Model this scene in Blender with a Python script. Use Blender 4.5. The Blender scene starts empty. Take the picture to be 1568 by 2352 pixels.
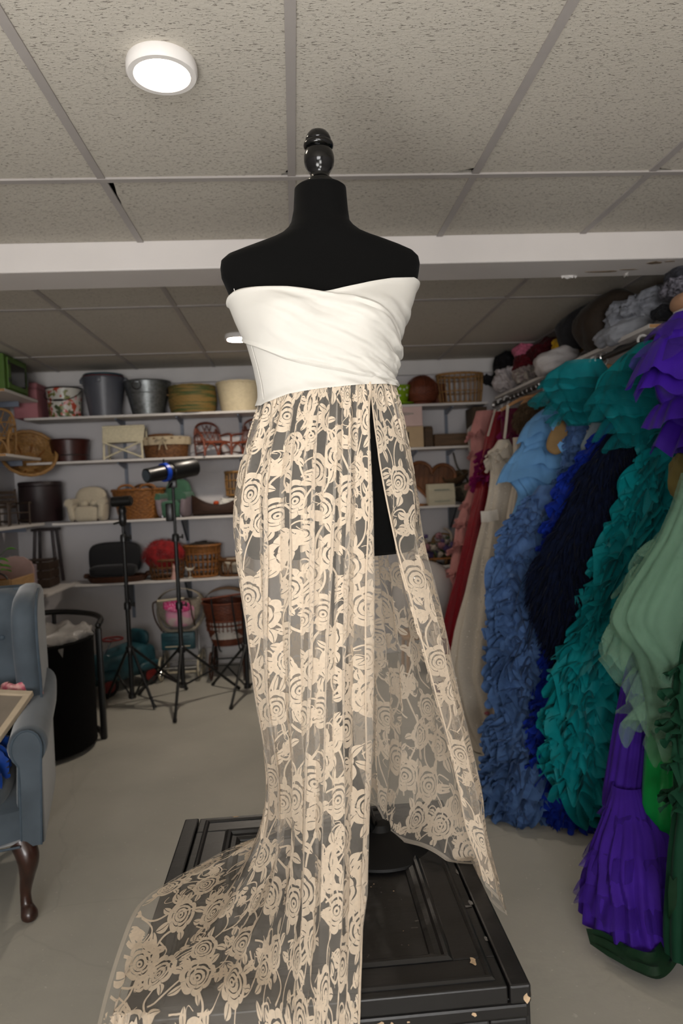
import bpy, bmesh, math, random
import numpy as np
from mathutils import Vector, Matrix, Euler
random.seed(7)
rng = np.random.default_rng(11)
PI = math.pi
scn = bpy.context.scene
COL = scn.collection

# ------------------------------------------------------------------ camera
CAM = np.array([0.0, 0.0, 1.38])
FPX, YAW, PITCH, ROLL = 1568.0, 0.0674, -0.0328, 0.0443
def cam_axes():
    cy, sy = math.cos(YAW), math.sin(YAW); cp, sp = math.cos(PITCH), math.sin(PITCH)
    cr, sr = math.cos(ROLL), math.sin(ROLL)
    fwd = np.array([sy * cp, cy * cp, sp]); right = np.array([cy, -sy, 0.0]); up = np.cross(right, fwd)
    return right * cr - up * sr, up * cr + right * sr, fwd
AX_R, AX_U, AX_F = cam_axes()
def at(px, py, y=None, z=None, x=None):
    """world point seen at a photo pixel, on a plane of known depth, height or side distance"""
    d = (px - 784) / FPX * AX_R - (py - 1176) / FPX * AX_U + AX_F
    t = y / d[1] if y is not None else ((z - CAM[2]) / d[2] if z is not None else x / d[0])
    return CAM + d * t
cam_data = bpy.data.cameras.new('camera')
cam = bpy.data.objects.new('camera', cam_data)
COL.objects.link(cam)
cam.matrix_world = Matrix(((AX_R[0], AX_U[0], -AX_F[0], CAM[0]), (AX_R[1], AX_U[1], -AX_F[1], CAM[1]),
                           (AX_R[2], AX_U[2], -AX_F[2], CAM[2]), (0, 0, 0, 1)))
cam_data.sensor_fit = 'HORIZONTAL'
cam_data.sensor_width = 24.0
cam_data.lens = FPX * 24.0 / 1568.0
cam_data.clip_start = 0.02
cam_data.dof.use_dof = True
cam_data.dof.focus_distance = 1.42
cam_data.dof.aperture_fstop = 4.0
scn.camera = cam

# ------------------------------------------------------------------ world, lights, exposure
w = bpy.data.worlds.new('world'); scn.world = w; w.use_nodes = True
w.node_tree.nodes['Background'].inputs[0].default_value = (0.8, 0.85, 0.95, 1)
w.node_tree.nodes['Background'].inputs[1].default_value = 0.3
def area(name, loc, rot, sx, sy, power, color):
    l = bpy.data.lights.new(name, 'AREA'); l.shape = 'RECTANGLE'; l.size = sx; l.size_y = sy
    l.energy = power; l.color = color
    o = bpy.data.objects.new(name, l); COL.objects.link(o); o.location = loc; o.rotation_euler = rot
    return o
# added lights: one at an unseen added window, two bounced off the ceiling
area('added_window_light', (-0.4, -3.5, 1.45), (math.radians(88), 0, math.radians(-4)), 2.4, 1.4, 125, (1.0, 0.98, 0.96))
area('added_bounce_light', (-0.5, 0.1, 1.0), (math.radians(180 - 10), 0, math.radians(0)), 0.7, 0.7, 21, (1.0, 0.975, 0.94))
area('added_bounce_light_low', (0.4, -0.9, 1.0), (math.radians(180 - 20), 0, 0), 0.7, 0.7, 20, (1.0, 0.975, 0.94))
scn.view_settings.view_transform = 'Standard'
scn.view_settings.look = 'None'
scn.view_settings.exposure = 0.10
scn.view_settings.gamma = 1.0
scn.view_settings.use_curve_mapping = False
scn.cycles.use_denoising = True
scn.cycles.use_adaptive_sampling = True
scn.cycles.adaptive_threshold = 0.06
scn.cycles.adaptive_min_samples = 12
scn.cycles.max_bounces = 5
scn.cycles.diffuse_bounces = 3
scn.cycles.transparent_max_bounces = 12
scn.cycles.caustics_reflective = False
scn.cycles.caustics_refractive = False
scn.cycles.sample_clamp_indirect = 4.0

# ------------------------------------------------------------------ materials
MATS = {}
def srgb(h):
    if isinstance(h, str):
        h = h.lstrip('#'); c = [int(h[i:i + 2], 16) / 255 for i in (0, 2, 4)]
    else: c = [v / 255 for v in h]
    return tuple(v / 12.92 if v <= .04045 else ((v + .055) / 1.055) ** 2.4 for v in c)
def mix_node(nt, kind='RGBA'):
    n = nt.nodes.new('ShaderNodeMix'); n.data_type = kind; return n
def mat(name, color, rough=.6, var=0.0, scale=20.0, bump=0.0, bscale=None, spec=.4, metal=0.0, stretch=(1, 1, 1),
        sheen=0.0, alpha=1.0, trans=0.0, color2=None, thresh=None, bdist=.002, detail=4.0, coat=0.0):
    """procedural material: noise-varied colour, noise bump, optional sheerness"""
    if name in MATS: return MATS[name]
    m = bpy.data.materials.new(name); m.use_nodes = True; nt = m.node_tree; N = nt.nodes; L = nt.links
    b = N['Principled BSDF']; out = N['Material Output']
    c = srgb(color); c2 = srgb(color2) if color2 else tuple(max(0, v * (1 - var)) for v in c)
    b.inputs['Roughness'].default_value = rough; b.inputs['Metallic'].default_value = metal
    b.inputs['Specular IOR Level'].default_value = spec
    if sheen: b.inputs['Sheen Weight'].default_value = sheen; b.inputs['Sheen Roughness'].default_value = .4
    if coat: b.inputs['Coat Weight'].default_value = coat; b.inputs['Coat Roughness'].default_value = .12
    tc = N.new('ShaderNodeTexCoord'); mp = N.new('ShaderNodeMapping'); mp.inputs['Scale'].default_value = stretch
    L.new(tc.outputs['Object'], mp.inputs['Vector'])
    nz = N.new('ShaderNodeTexNoise'); nz.inputs['Scale'].default_value = scale; nz.inputs['Detail'].default_value = detail
    L.new(mp.outputs[0], nz.inputs['Vector'])
    rp = N.new('ShaderNodeValToRGB'); rp.color_ramp.elements[0].color = (*c2, 1); rp.color_ramp.elements[1].color = (*c, 1)
    lo, hi = thresh if thresh else (.35, .65)
    rp.color_ramp.elements[0].position = lo; rp.color_ramp.elements[1].position = hi
    L.new(nz.outputs[0], rp.inputs[0]); L.new(rp.outputs[0], b.inputs['Base Color'])
    if bump:
        n2 = N.new('ShaderNodeTexNoise'); n2.inputs['Scale'].default_value = bscale or scale * 3; n2.inputs['Detail'].default_value = 3
        L.new(mp.outputs[0], n2.inputs['Vector'])
        bp = N.new('ShaderNodeBump'); bp.inputs['Strength'].default_value = bump; bp.inputs['Distance'].default_value = bdist
        L.new(n2.outputs[0], bp.inputs['Height']); L.new(bp.outputs[0], b.inputs['Normal'])
    sh = b.outputs[0]
    if trans:
        tr = N.new('ShaderNodeBsdfTranslucent'); L.new(rp.outputs[0], tr.inputs[0])
        mx = N.new('ShaderNodeMixShader'); mx.inputs[0].default_value = trans
        L.new(sh, mx.inputs[1]); L.new(tr.outputs[0], mx.inputs[2]); sh = mx.outputs[0]
    if alpha < 1:
        tp = N.new('ShaderNodeBsdfTransparent'); mx = N.new('ShaderNodeMixShader'); mx.inputs[0].default_value = alpha
        L.new(tp.outputs[0], mx.inputs[1]); L.new(sh, mx.inputs[2]); sh = mx.outputs[0]
    L.new(sh, out.inputs[0])
    MATS[name] = m
    return m
def emit(name, color, strength):
    m = bpy.data.materials.new(name); m.use_nodes = True; nt = m.node_tree
    e = nt.nodes.new('ShaderNodeEmission'); e.inputs[0].default_value = (*color, 1); e.inputs[1].default_value = strength
    nt.links.new(e.outputs[0], nt.nodes['Material Output'].inputs[0]); return m

# ------------------------------------------------------------------ mesh helpers
class MB:
    """collects vertices and faces of one mesh"""
    def __init__(s): s.v = []; s.f = []; s.n = 0
    def add(s, v, f):
        v = np.asarray(v, float).reshape(-1, 3)
        s.v.append(v); s.f.extend([tuple(int(i) + s.n for i in q) for q in f]); s.n += len(v); return s
    def grid(s, G, cu=False, cv=False):
        nu, nv = G.shape[:2]; f = []
        for i in range(nu if cu else nu - 1):
            a = i * nv; b = ((i + 1) % nu) * nv
            for j in range(nv if cv else nv - 1):
                k = (j + 1) % nv; f.append((a + j, b + j, b + k, a + k))
        return s.add(G.reshape(-1, 3), f)
    def box(s, lo, hi, M=None):
        lo = np.array(lo, float); hi = np.array(hi, float)
        v = np.array([[x, y, z] for x in (lo[0], hi[0]) for y in (lo[1], hi[1]) for z in (lo[2], hi[2])])
        if M is not None: v = v @ np.array(M)[:3, :3].T + np.array(M)[:3, 3]
        return s.add(v, [(0, 1, 3, 2), (4, 6, 7, 5), (0, 4, 5, 1), (2, 3, 7, 6), (0, 2, 6, 4), (1, 5, 7, 3)])
    def rbox(s, lo, hi, r=.004, M=None):
        """box with chamfered edges"""
        lo = np.array(lo, float); hi = np.array(hi, float); r = min(r, *((hi - lo) / 2.01))
        bm = bmesh.new(); bmesh.ops.create_cube(bm, size=1)
        for v in bm.verts: v.co = Vector(((lo + hi) / 2 + np.array(v.co) * (hi - lo)))
        bmesh.ops.bevel(bm, geom=bm.edges[:], offset=r, segments=2, profile=.5, affect='EDGES')
        bm.verts.index_update()
        v = np.array([x.co for x in bm.verts]); f = [[x.index for x in q.verts] for q in bm.faces]; bm.free()
        if M is not None: v = v @ np.array(M)[:3, :3].T + np.array(M)[:3, 3]
        return s.add(v, f)
    def tube(s, path, r, seg=8, closed=False, cap=True):
        P = np.asarray(path, float); n = len(P); r = np.broadcast_to(np.asarray(r, float), (n,))
        T = np.roll(P, -1, 0) - np.roll(P, 1, 0) if closed else np.gradient(P, axis=0)
        T /= np.linalg.norm(T, axis=1)[:, None] + 1e-12
        up = np.array([0, 0, 1.]) if abs(T[0][2]) < .9 else np.array([1., 0, 0])
        a = np.cross(T[0], up); a /= np.linalg.norm(a); G = np.zeros((n, seg, 3)); th = np.arange(seg) * 2 * PI / seg
        for i in range(n):
            a = a - T[i] * (a @ T[i]); a /= np.linalg.norm(a) + 1e-12; b = np.cross(T[i], a)
            G[i] = P[i] + r[i] * (np.cos(th)[:, None] * a + np.sin(th)[:, None] * b)
        base = s.n; s.grid(G, cu=closed, cv=True)
        if cap and not closed:
            s.f.append(tuple(base + i for i in range(seg))[::-1]); s.f.append(tuple(base + (n - 1) * seg + i for i in range(seg)))
        return s
    def lathe(s, prof, c=(0, 0, 0), seg=32, sx=1., sy=1., M=None, wob=None):
        prof = np.array(prof, float); th = np.arange(seg) * 2 * PI / seg
        G = np.zeros((seg, len(prof), 3))
        rr = prof[:, 0][None, :] * (np.ones((seg, 1)) if wob is None else (1 + wob(th)[:, None]))
        G[..., 0] = np.cos(th)[:, None] * rr * sx; G[..., 1] = np.sin(th)[:, None] * rr * sy; G[..., 2] = prof[:, 1][None, :]
        if M is not None: G = G @ np.array(M)[:3, :3].T + np.array(M)[:3, 3]
        return s.grid(G + np.array(c), cu=True)
    def build(s, name, material, parent=None, smooth=True, loc=None):
        V = np.concatenate(s.v) if s.v else np.zeros((0, 3))
        o_loc = None
        if loc is not None: V = V - np.array(loc); o_loc = loc
        me = bpy.data.meshes.new(name)
        me.from_pydata(V.tolist(), [], s.f); me.update()
        if smooth:
            me.polygons.foreach_set('use_smooth', [True] * len(me.polygons))
            try: me.set_sharp_from_angle(angle=math.radians(42))
            except Exception: pass
        if material is not None: me.materials.append(material)
        o = bpy.data.objects.new(name, me); COL.objects.link(o)
        if o_loc is not None: o.location = o_loc
        if parent is not None: o.parent = parent
        return o
def empty(name, label, cat, loc=(0, 0, 0), rz=0.0, group=None):
    o = bpy.data.objects.new(name, None); COL.objects.link(o); o.location = loc; o.rotation_euler = (0, 0, rz)
    o.empty_display_size = .05
    return tag(o, label, cat, group)
def tag(o, label=None, cat=None, group=None, kind=None):
    if label: o['label'] = label
    if cat: o['category'] = cat
    if group: o['group'] = group
    if kind: o['kind'] = kind
    return o
def struct(o, label=None):
    o['kind'] = 'structure'
    if label: o['label'] = label
    return o
def xf(loc=(0, 0, 0), rot=(0, 0, 0), s=1.0):
    return np.array(Matrix.Translation(loc) @ Euler(rot).to_matrix().to_4x4() @ Matrix.Scale(s, 4))
def interp_cols(S, cols, sv):
    """cubic Hermite across columns; cols (n, k, 3), S (n,)"""
    S = np.array(S, float); D = np.zeros_like(cols)
    for i in range(len(S)):
        a = max(0, i - 1); b = min(len(S) - 1, i + 1); D[i] = (cols[b] - cols[a]) / (S[b] - S[a])
    out = np.zeros((len(sv),) + cols.shape[1:])
    for n, q in enumerate(sv):
        i = min(len(S) - 2, max(0, int(np.searchsorted(S, q, 'right') - 1))); h = S[i + 1] - S[i]; t = (q - S[i]) / h
        out[n] = ((2 * t**3 - 3 * t**2 + 1) * cols[i] + (t**3 - 2 * t**2 + t) * h * D[i]
                  + (-2 * t**3 + 3 * t**2) * cols[i + 1] + (t**3 - t**2) * h * D[i + 1])
    return out
def smooth_path(pts, n):
    """n points on a smooth curve through pts, evenly by length"""
    P = np.array(pts, float); d = np.r_[0, np.cumsum(np.linalg.norm(np.diff(P, axis=0), axis=1))]
    Q = interp_cols(d, P, np.linspace(0, d[-1], n * 4)); e = np.r_[0, np.cumsum(np.linalg.norm(np.diff(Q, axis=0), axis=1))]
    tt = np.linspace(0, e[-1], n); return np.stack([np.interp(tt, e, Q[:, k]) for k in range(3)], 1)
def grid_normals(G):
    a = np.gradient(G, axis=0); b = np.gradient(G, axis=1); n = np.cross(a, b)
    return n / (np.linalg.norm(n, axis=2)[..., None] + 1e-12)
def fnoise(x, y, seed=0, oct=3):
    """cheap smooth value noise"""
    r = np.random.default_rng(seed); T = r.uniform(-1, 1, (64, 64)); out = 0; a = 1.0
    for o in range(oct):
        xi = np.floor(x).astype(int); yi = np.floor(y).astype(int); fx = x - xi; fy = y - yi
        fx = fx * fx * (3 - 2 * fx); fy = fy * fy * (3 - 2 * fy)
        g = lambda i, j: T[i % 64, j % 64]
        out = out + a * ((g(xi, yi) * (1 - fx) + g(xi + 1, yi) * fx) * (1 - fy) + (g(xi, yi + 1) * (1 - fx) + g(xi + 1, yi + 1) * fx) * fy)
        x = x * 2.03 + 7; y = y * 2.03 + 3; a *= .5
    return out
# ================================================================== the room
XL, XR, YB, YF, ZC = -2.22, 2.02, 5.62, -3.6, 2.41
M_wall = mat('wall_paint', '#cac6c7', .85, var=.06, scale=3, bump=.08, bscale=90)
M_trim = mat('trim_paint', '#d5d1cf', .6, var=.05, scale=5, bump=.05, bscale=60)
M_beam = mat('beam_paint', '#dcd6d2', .45, var=.04, scale=4, bump=.05, bscale=40)
M_tbar = mat('ceiling_bar_metal', '#a8a29e', .5, var=.05, scale=8)
# --- floor: worn grey paint on concrete
def floor_material():
    m = bpy.data.materials.new('floor_paint'); m.use_nodes = True; nt = m.node_tree; N = nt.nodes; L = nt.links; b = N['Principled BSDF']
    tc = N.new('ShaderNodeTexCoord')
    def noise(sc, det=5):
        n = N.new('ShaderNodeTexNoise'); n.inputs['Scale'].default_value = sc; n.inputs['Detail'].default_value = det
        L.new(tc.outputs['Object'], n.inputs['Vector']); return n
    def ramp(src, p0, p1, c0, c1):
        r = N.new('ShaderNodeValToRGB'); e = r.color_ramp.elements; e[0].position = p0; e[1].position = p1
        e[0].color = (*c0, 1); e[1].color = (*c1, 1); L.new(src, r.inputs[0]); return r
    base = ramp(noise(2.2).outputs[0], .3, .7, srgb('#a8a59b'), srgb('#b7b3a8'))
    spots = ramp(noise(60, 2).outputs[0], .70, .74, (0, 0, 0), (1, 1, 1))
    m1 = mix_node(nt); L.new(spots.outputs[0], m1.inputs[0]); L.new(base.outputs[0], m1.inputs[6]); m1.inputs[7].default_value = (*srgb('#c6c2b8'), 1)
    vo = N.new('ShaderNodeTexVoronoi'); vo.feature = 'DISTANCE_TO_EDGE'; vo.inputs['Scale'].default_value = .75
    wn = noise(3, 6); vm = mix_node(nt, 'VECTOR'); vm.inputs[0].default_value = .12
    L.new(tc.outputs['Object'], vm.inputs[4]); L.new(wn.outputs[1], vm.inputs[5]); L.new(vm.outputs[1], vo.inputs['Vector'])
    crack = ramp(vo.outputs[0], .0008, .003, (1, 1, 1), (0, 0, 0))
    cm = N.new('ShaderNodeMath'); cm.operation = 'MULTIPLY'; L.new(crack.outputs[0], cm.inputs[0]); cm.inputs[1].default_value = .14
    m2 = mix_node(nt); L.new(cm.outputs[0], m2.inputs[0]); L.new(m1.outputs[2], m2.inputs[6]); m2.inputs[7].default_value = (*srgb('#7b7972'), 1)
    L.new(m2.outputs[2], b.inputs['Base Color'])
    rr = ramp(noise(1.7).outputs[0], .3, .7, (.38,) * 3, (.55,) * 3); L.new(rr.outputs[0], b.inputs['Roughness'])
    bp = N.new('ShaderNodeBump'); bp.inputs['Strength'].default_value = .25; bp.inputs['Distance'].default_value = .004
    L.new(noise(26).outputs[0], bp.inputs['Height']); L.new(bp.outputs[0], b.inputs['Normal'])
    return m
struct(MB().box((XL, YF, -.1), (XR, YB, 0)).build('floor', floor_material(), smooth=False), 'grey painted concrete floor')
def tile_material():
    m = bpy.data.materials.new('fissured_ceiling_tile'); m.use_nodes = True; nt = m.node_tree; N = nt.nodes; L = nt.links; b = N['Principled BSDF']
    b.inputs['Roughness'].default_value = .9; b.inputs['Specular IOR Level'].default_value = .2
    tc = N.new('ShaderNodeTexCoord')
    def noise(sc, st, det, rough=.5):
        mp = N.new('ShaderNodeMapping'); mp.inputs['Scale'].default_value = st; L.new(tc.outputs['Object'], mp.inputs['Vector'])
        n = N.new('ShaderNodeTexNoise'); n.inputs['Scale'].default_value = sc; n.inputs['Detail'].default_value = det; n.inputs['Roughness'].default_value = rough
        L.new(mp.outputs[0], n.inputs['Vector']); return n
    def ramp(src, p0, p1, c0, c1):
        r = N.new('ShaderNodeValToRGB'); e = r.color_ramp.elements; e[0].position = p0; e[1].position = p1
        e[0].color = (*c0, 1); e[1].color = (*c1, 1); L.new(src, r.inputs[0]); return r
    fis = ramp(noise(78, (1, 3.6, 1), 2, .55).outputs[0], .335, .37, (0,) * 3, (1,) * 3)
    pits = ramp(noise(260, (1, 1.5, 1), 1).outputs[0], .24, .30, (0,) * 3, (1,) * 3)
    mu = N.new('ShaderNodeMath'); mu.operation = 'MULTIPLY'; L.new(fis.outputs[0], mu.inputs[0]); L.new(pits.outputs[0], mu.inputs[1])
    col = mix_node(nt); L.new(mu.outputs[0], col.inputs[0]); col.inputs[6].default_value = (*srgb('#8b847b'), 1); col.inputs[7].default_value = (*srgb('#c4beb3'), 1)
    L.new(col.outputs[2], b.inputs['Base Color'])
    ad = N.new('ShaderNodeMath'); ad.operation = 'MULTIPLY_ADD'; L.new(noise(90, (1, 1.6, 1), 4).outputs[0], ad.inputs[0]); ad.inputs[1].default_value = .35; L.new(mu.outputs[0], ad.inputs[2])
    bp = N.new('ShaderNodeBump'); bp.inputs['Strength'].default_value = .8; bp.inputs['Distance'].default_value = .004
    L.new(ad.outputs[0], bp.inputs['Height']); L.new(bp.outputs[0], b.inputs['Normal'])
    return m
M_tile = tile_material()
M_deck = mat('plenum_dark', '#16130f', .9, var=.3)
ceiling = struct(MB().box((XL, YF, ZC + .06), (XR, YB, ZC + .1)).build('ceiling', M_deck, smooth=False), 'suspended ceiling of fissured tiles on a metal grid')
def tile(x0, x1, y0, y1, notches=()):
    """a ceiling tile; each notch is (corner, length along x, length along y)"""
    g = .0015; x0 += g; x1 -= g; y0 += g; y1 -= g
    nd = dict((c, (a, b)) for c, a, b in notches)
    def ragged(p, q, ax):
        out = []
        for k in range(7):
            t = k / 6; pt = [p[0] + (q[0] - p[0]) * t, p[1] + (q[1] - p[1]) * t]
            if 0 < k < 6: pt[ax] += random.uniform(-.004, .004)
            out.append(tuple(pt))
        return out
    poly = []
    for cx, cy, key in ((x0, y0, 'ff'), (x1, y0, 'nf'), (x1, y1, 'nb'), (x0, y1, 'fb')):
        if key in nd:
            a, b = nd[key]; sx = 1 if cx == x0 else -1; sy = 1 if cy == y0 else -1
            pa = (cx + sx * a, cy); pb = (cx, cy + sy * b)
            seq = ragged(pb, pa, 0) if key in ('ff', 'nb') else ragged(pa, pb, 0)
            poly += seq
        else: poly.append((cx, cy))
    n = len(poly); ox, oy = (x0 + x1) / 2, (y0 + y1) / 2
    v = [(px, py, ZC + .004) for px, py in poly] + [(px, py, ZC + .02) for px, py in poly]
    f = [tuple(range(n))[::-1], tuple(range(n, 2 * n))] + [(i, (i + 1) % n, n + (i + 1) % n, n + i) for i in range(n)]
    MB().add(v, f).build('ceiling_tile', M_tile, ceiling, smooth=False, loc=(ox, oy, ZC))
def grid_lines(o, step, lo, hi):
    k = math.ceil((lo - o) / step + 1e-6); out = [lo]
    while o + k * step < hi - 1e-6: out.append(o + k * step); k += 1
    return out + [hi]
def tbar(lo, hi): MB().box(lo, hi).build('ceiling_bar', M_tbar, ceiling, smooth=False)
def section(xo, yo, y0, y1, notch):
    xs = grid_lines(xo, .61, XL, XR); ys = grid_lines(yo, 1.22, y0, y1)
    for i in range(len(xs) - 1):
        for j in range(len(ys) - 1):
            c = ((xs[i] + xs[i + 1]) / 2, (ys[j] + ys[j + 1]) / 2)
            nn = [n[1:] for n in notch if xs[i] < n[0][0] < xs[i + 1] and ys[j] < n[0][1] < ys[j + 1]]
            tile(xs[i], xs[i + 1], ys[j], ys[j + 1], nn)
    for x in xs[1:-1]: tbar((x - .0125, y0, ZC - .001), (x + .0125, y1, ZC + .005))
    for y in ys[1:-1]: tbar((XL, y - .0125, ZC - .0025), (XR, y + .0125, ZC + .004))
section(.0388, 2.2814, YF, 2.83, [((-.4, 2.5), 'ff', .03, .34), ((-.3, 1.9), 'nb', .04, .06), ((.4, 1.9), 'nb', .11, .048), ((1.5, 1.9), 'fb', .10, .035)])
section(.0118, 3.787, 3.06, YB, [((.9, 3.4), 'nb', .2, .03), ((-.9, 3.4), 'nb', .12, .02), ((1.5, 3.4), 'nb', .2, .03)])
# --- walls
struct(MB().box((XL - .1, YF, 0), (XL, YB + .1, ZC + .1)).build('wall_left', M_wall, smooth=False), 'pale painted wall behind the side shelves')
struct(MB().box((XR, YF, 0), (XR + .1, YB + .1, ZC + .1)).build('wall_right', M_wall, smooth=False), 'pale painted wall behind the dress rail')
wall_back = struct(MB().box((XL, YB, 0), (XR, YB + .1, ZC + .1)).build('wall_back', M_wall, smooth=False), 'pale lilac-grey back wall carrying the long shelves')
struct(MB().box((XL, YF - .1, 0), (XR, YF, ZC + .1)).build('wall_front', M_wall, smooth=False), 'pale wall behind the photographer')
struct(MB().rbox((XL, YB - .035, 2.295), (XR, YB, ZC + .004), .004).build('trim_1', M_trim, smooth=False), 'white boxed header along the top of the back wall')
struct(MB().rbox((XL, YB - .018, 0), (XR, YB, .14), .006).build('baseboard_back', M_trim, smooth=False), 'white baseboard along the back wall')
win = struct(MB().box((-1.65, YF, .72), (.85, YF + .02, 2.12)).build('added_window_1', emit('added_window_glow', (.85, .93, 1), 1.0), smooth=False), 'added glowing window behind the photographer')  # invented glowing window, added out of view to light the room
fr = MB()
for lo, hi in (((-1.72, YF, .66), (.92, YF + .045, .72)), ((-1.72, YF, 2.12), (.92, YF + .045, 2.18)), ((-1.72, YF, .72), (-1.65, YF + .045, 2.12)),
               ((.85, YF, .72), (.92, YF + .045, 2.12)), ((-.57, YF, .72), (-.53, YF + .045, 2.12))): fr.box(lo, hi)
fr.build('added_window_frame', M_trim, win, smooth=False)
beam = struct(MB().rbox((XL, 2.83, 2.300), (XR, 3.065, ZC + .02), .006).build('beam', M_beam, smooth=False), 'white painted boxed ceiling beam crossing the room')
M_flake = mat('peeled_plaster', '#8d7a66', .9, var=.5, scale=60)
M_flakew = mat('peeled_paint_curl', '#d8d4d0', .7, var=.1)
for fx, fy, fl, fw, mt in ((1.42, 2.99, .09, .014, M_flake), (1.60, 2.885, .035, .02, M_flake), (1.53, 2.97, .05, .008, M_flake), (1.66, 2.87, .03, .008, M_flake), (1.545, 3.03, .008, .03, M_flakew), (1.28, 3.04, .05, .01, M_flakew)):
    n = 11; v = []
    for k in range(n):
        a = 2 * PI * k / n; r = random.uniform(.55, 1.1)
        v.append((fx + math.cos(a) * fl * r, fy + math.sin(a) * fw * r, 2.2995 - (.012 if (mt is M_flakew and k % 3 == 0) else .0012 * random.random())))
    v += [(a, b, 2.3005) for a, b, c in v]
    MB().add(v, [tuple(range(n))] + [(i, (i + 1) % n, n + (i + 1) % n, n + i) for i in range(n)]).build('peeling_paint', mt, beam, smooth=False)
# --- ceiling lights
M_ring = mat('light_ring_white', '#eae6e2', .45, var=.03)
M_diff = emit('light_diffuser', (1.0, .86, .68), 17.0)
M_diff2 = emit('far_light_diffuser', (1.0, .88, .74), 380.0)
def downlight(x, y, r, label, m=M_diff):
    t = empty('ceiling_light', label, 'ceiling light', (x, y, ZC), group='round ceiling lights')
    MB().lathe([(r * .97, .004), (r, -.004), (r, -.022), (r * .96, -.027), (r * .80, -.0275), (r * .775, -.022), (r * .77, -.012)], seg=64).build('ring', M_ring, t)
    MB().lathe([(0.0001, -.0205), (r * .775, -.0205)], seg=64).build('diffuser', m, t)
downlight(-.268, 1.683, .083, 'round white ceiling light nearest the black dress form')
downlight(-.322, 4.51, .083, 'round ceiling light beyond the beam, half hidden by the white bodice', M_diff2)
downlight(-.268, -.75, .083, 'added unseen ceiling light behind the photographer')  # out of view, added because the room needs its light
downlight(1.25, 1.683 - 1.22, .083, 'added unseen ceiling light above the near end of the dress rail')  # another unseen lamp added to brighten the room
# ================================================================== the black chest
M_black = mat('worn_black_paint', '#1b1a1a', .42, var=.35, scale=7, bump=.25, bscale=35, spec=.5, stretch=(1, 3, 1))
M_blackb = mat('worn_black_paint_sides', '#232222', .5, var=.35, scale=6, bump=.3, bscale=30, spec=.45)
M_chip = mat('bare_wood_chip', '#cdb190', .8, var=.3, scale=80)
M_dust = mat('white_scuff', '#77736f', .9, var=.4, scale=120)
M_gapd = mat('dark_gap', '#0a0909', .9)
TX0, TX1, TY0, TY1, TZ = -.32, .352, 1.08, 1.76, .55
chest = empty('wooden_chest', 'black painted wooden chest with moulded panels and chipped edges under the dress form', 'chest', ((TX0 + TX1) / 2, (TY0 + TY1) / 2, 0))
cx0, cy0 = (TX0 + TX1) / 2, (TY0 + TY1) / 2
def cpart(mb, name, m, parent=None):
    o = mb.build(name, m, None, smooth=False, loc=(cx0, cy0, 0)); o.parent = parent or chest; o.location = (0, 0, 0); return o
cpart(MB().rbox((TX0 + .02, TY0 + .012, .02), (TX1 - .02, TY1 - .012, TZ - .03), .004), 'body', M_blackb)
# top: two edge boards, a frame of four rails and a sunken panel with mouldings
cpart(MB().rbox((TX0, TY0, TZ - .032), (TX0 + .036, TY1, TZ), .004), 'edge_board', M_black)
cpart(MB().rbox((TX1 - .036, TY0, TZ - .032), (TX1, TY1, TZ), .004), 'edge_board', M_black)
fx0, fx1 = TX0 + .039, TX1 - .039
cpart(MB().rbox((fx0, TY0 + .002, TZ - .032), (fx1, TY0 + .075, TZ - .001), .003), 'top_rail', M_black)
cpart(MB().rbox((fx0, TY1 - .075, TZ - .032), (fx1, TY1 - .002, TZ - .001), .003), 'top_rail', M_black)
cpart(MB().rbox((fx0, TY0 + .0755, TZ - .032), (fx0 + .075, TY1 - .0755, TZ - .001), .003), 'top_stile', M_black)
cpart(MB().rbox((fx1 - .075, TY0 + .0755, TZ - .032), (fx1, TY1 - .0755, TZ - .001), .003), 'top_stile', M_black)
px0, px1, py0, py1 = fx0 + .075, fx1 - .075, TY0 + .075, TY1 - .075
cpart(MB().box((px0, py0, TZ - .03), (px1, py1, TZ - .014)), 'top_panel', M_black)
def moulding(mb, x0, x1, y0, y1, prof, z0, plane='z'):
    """mitred moulding strip round a rectangle: prof is (inset, height)"""
    G = np.zeros((4, len(prof), 3))
    for k, (sx, sy) in enumerate(((0, 0), (1, 0), (1, 1), (0, 1))):
        for j, (i, h) in enumerate(prof):
            X = x0 + i if sx == 0 else x1 - i; Y = y0 + i if sy == 0 else y1 - i
            G[k, j] = (X, Y, z0 + h) if plane == 'z' else (X, z0 - h, Y)
    return mb.grid(G, cu=True)
cpart(moulding(MB(), px0, px1, py0, py1, [(0, -.004), (0, .0), (.006, .004), (.012, .002), (.016, -.004), (.026, -.006), (.034, -.010), (.036, -.0145)], TZ), 'panel_moulding', M_black)
cpart(moulding(MB(), fx0 + .016, fx1 - .016, TY0 + .018, TY1 - .018, [(0, -.002), (.0, .0004), (.004, .003), (.008, .0035), (.012, .0005), (.012, -.002)], TZ), 'rail_moulding', M_black)
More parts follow.
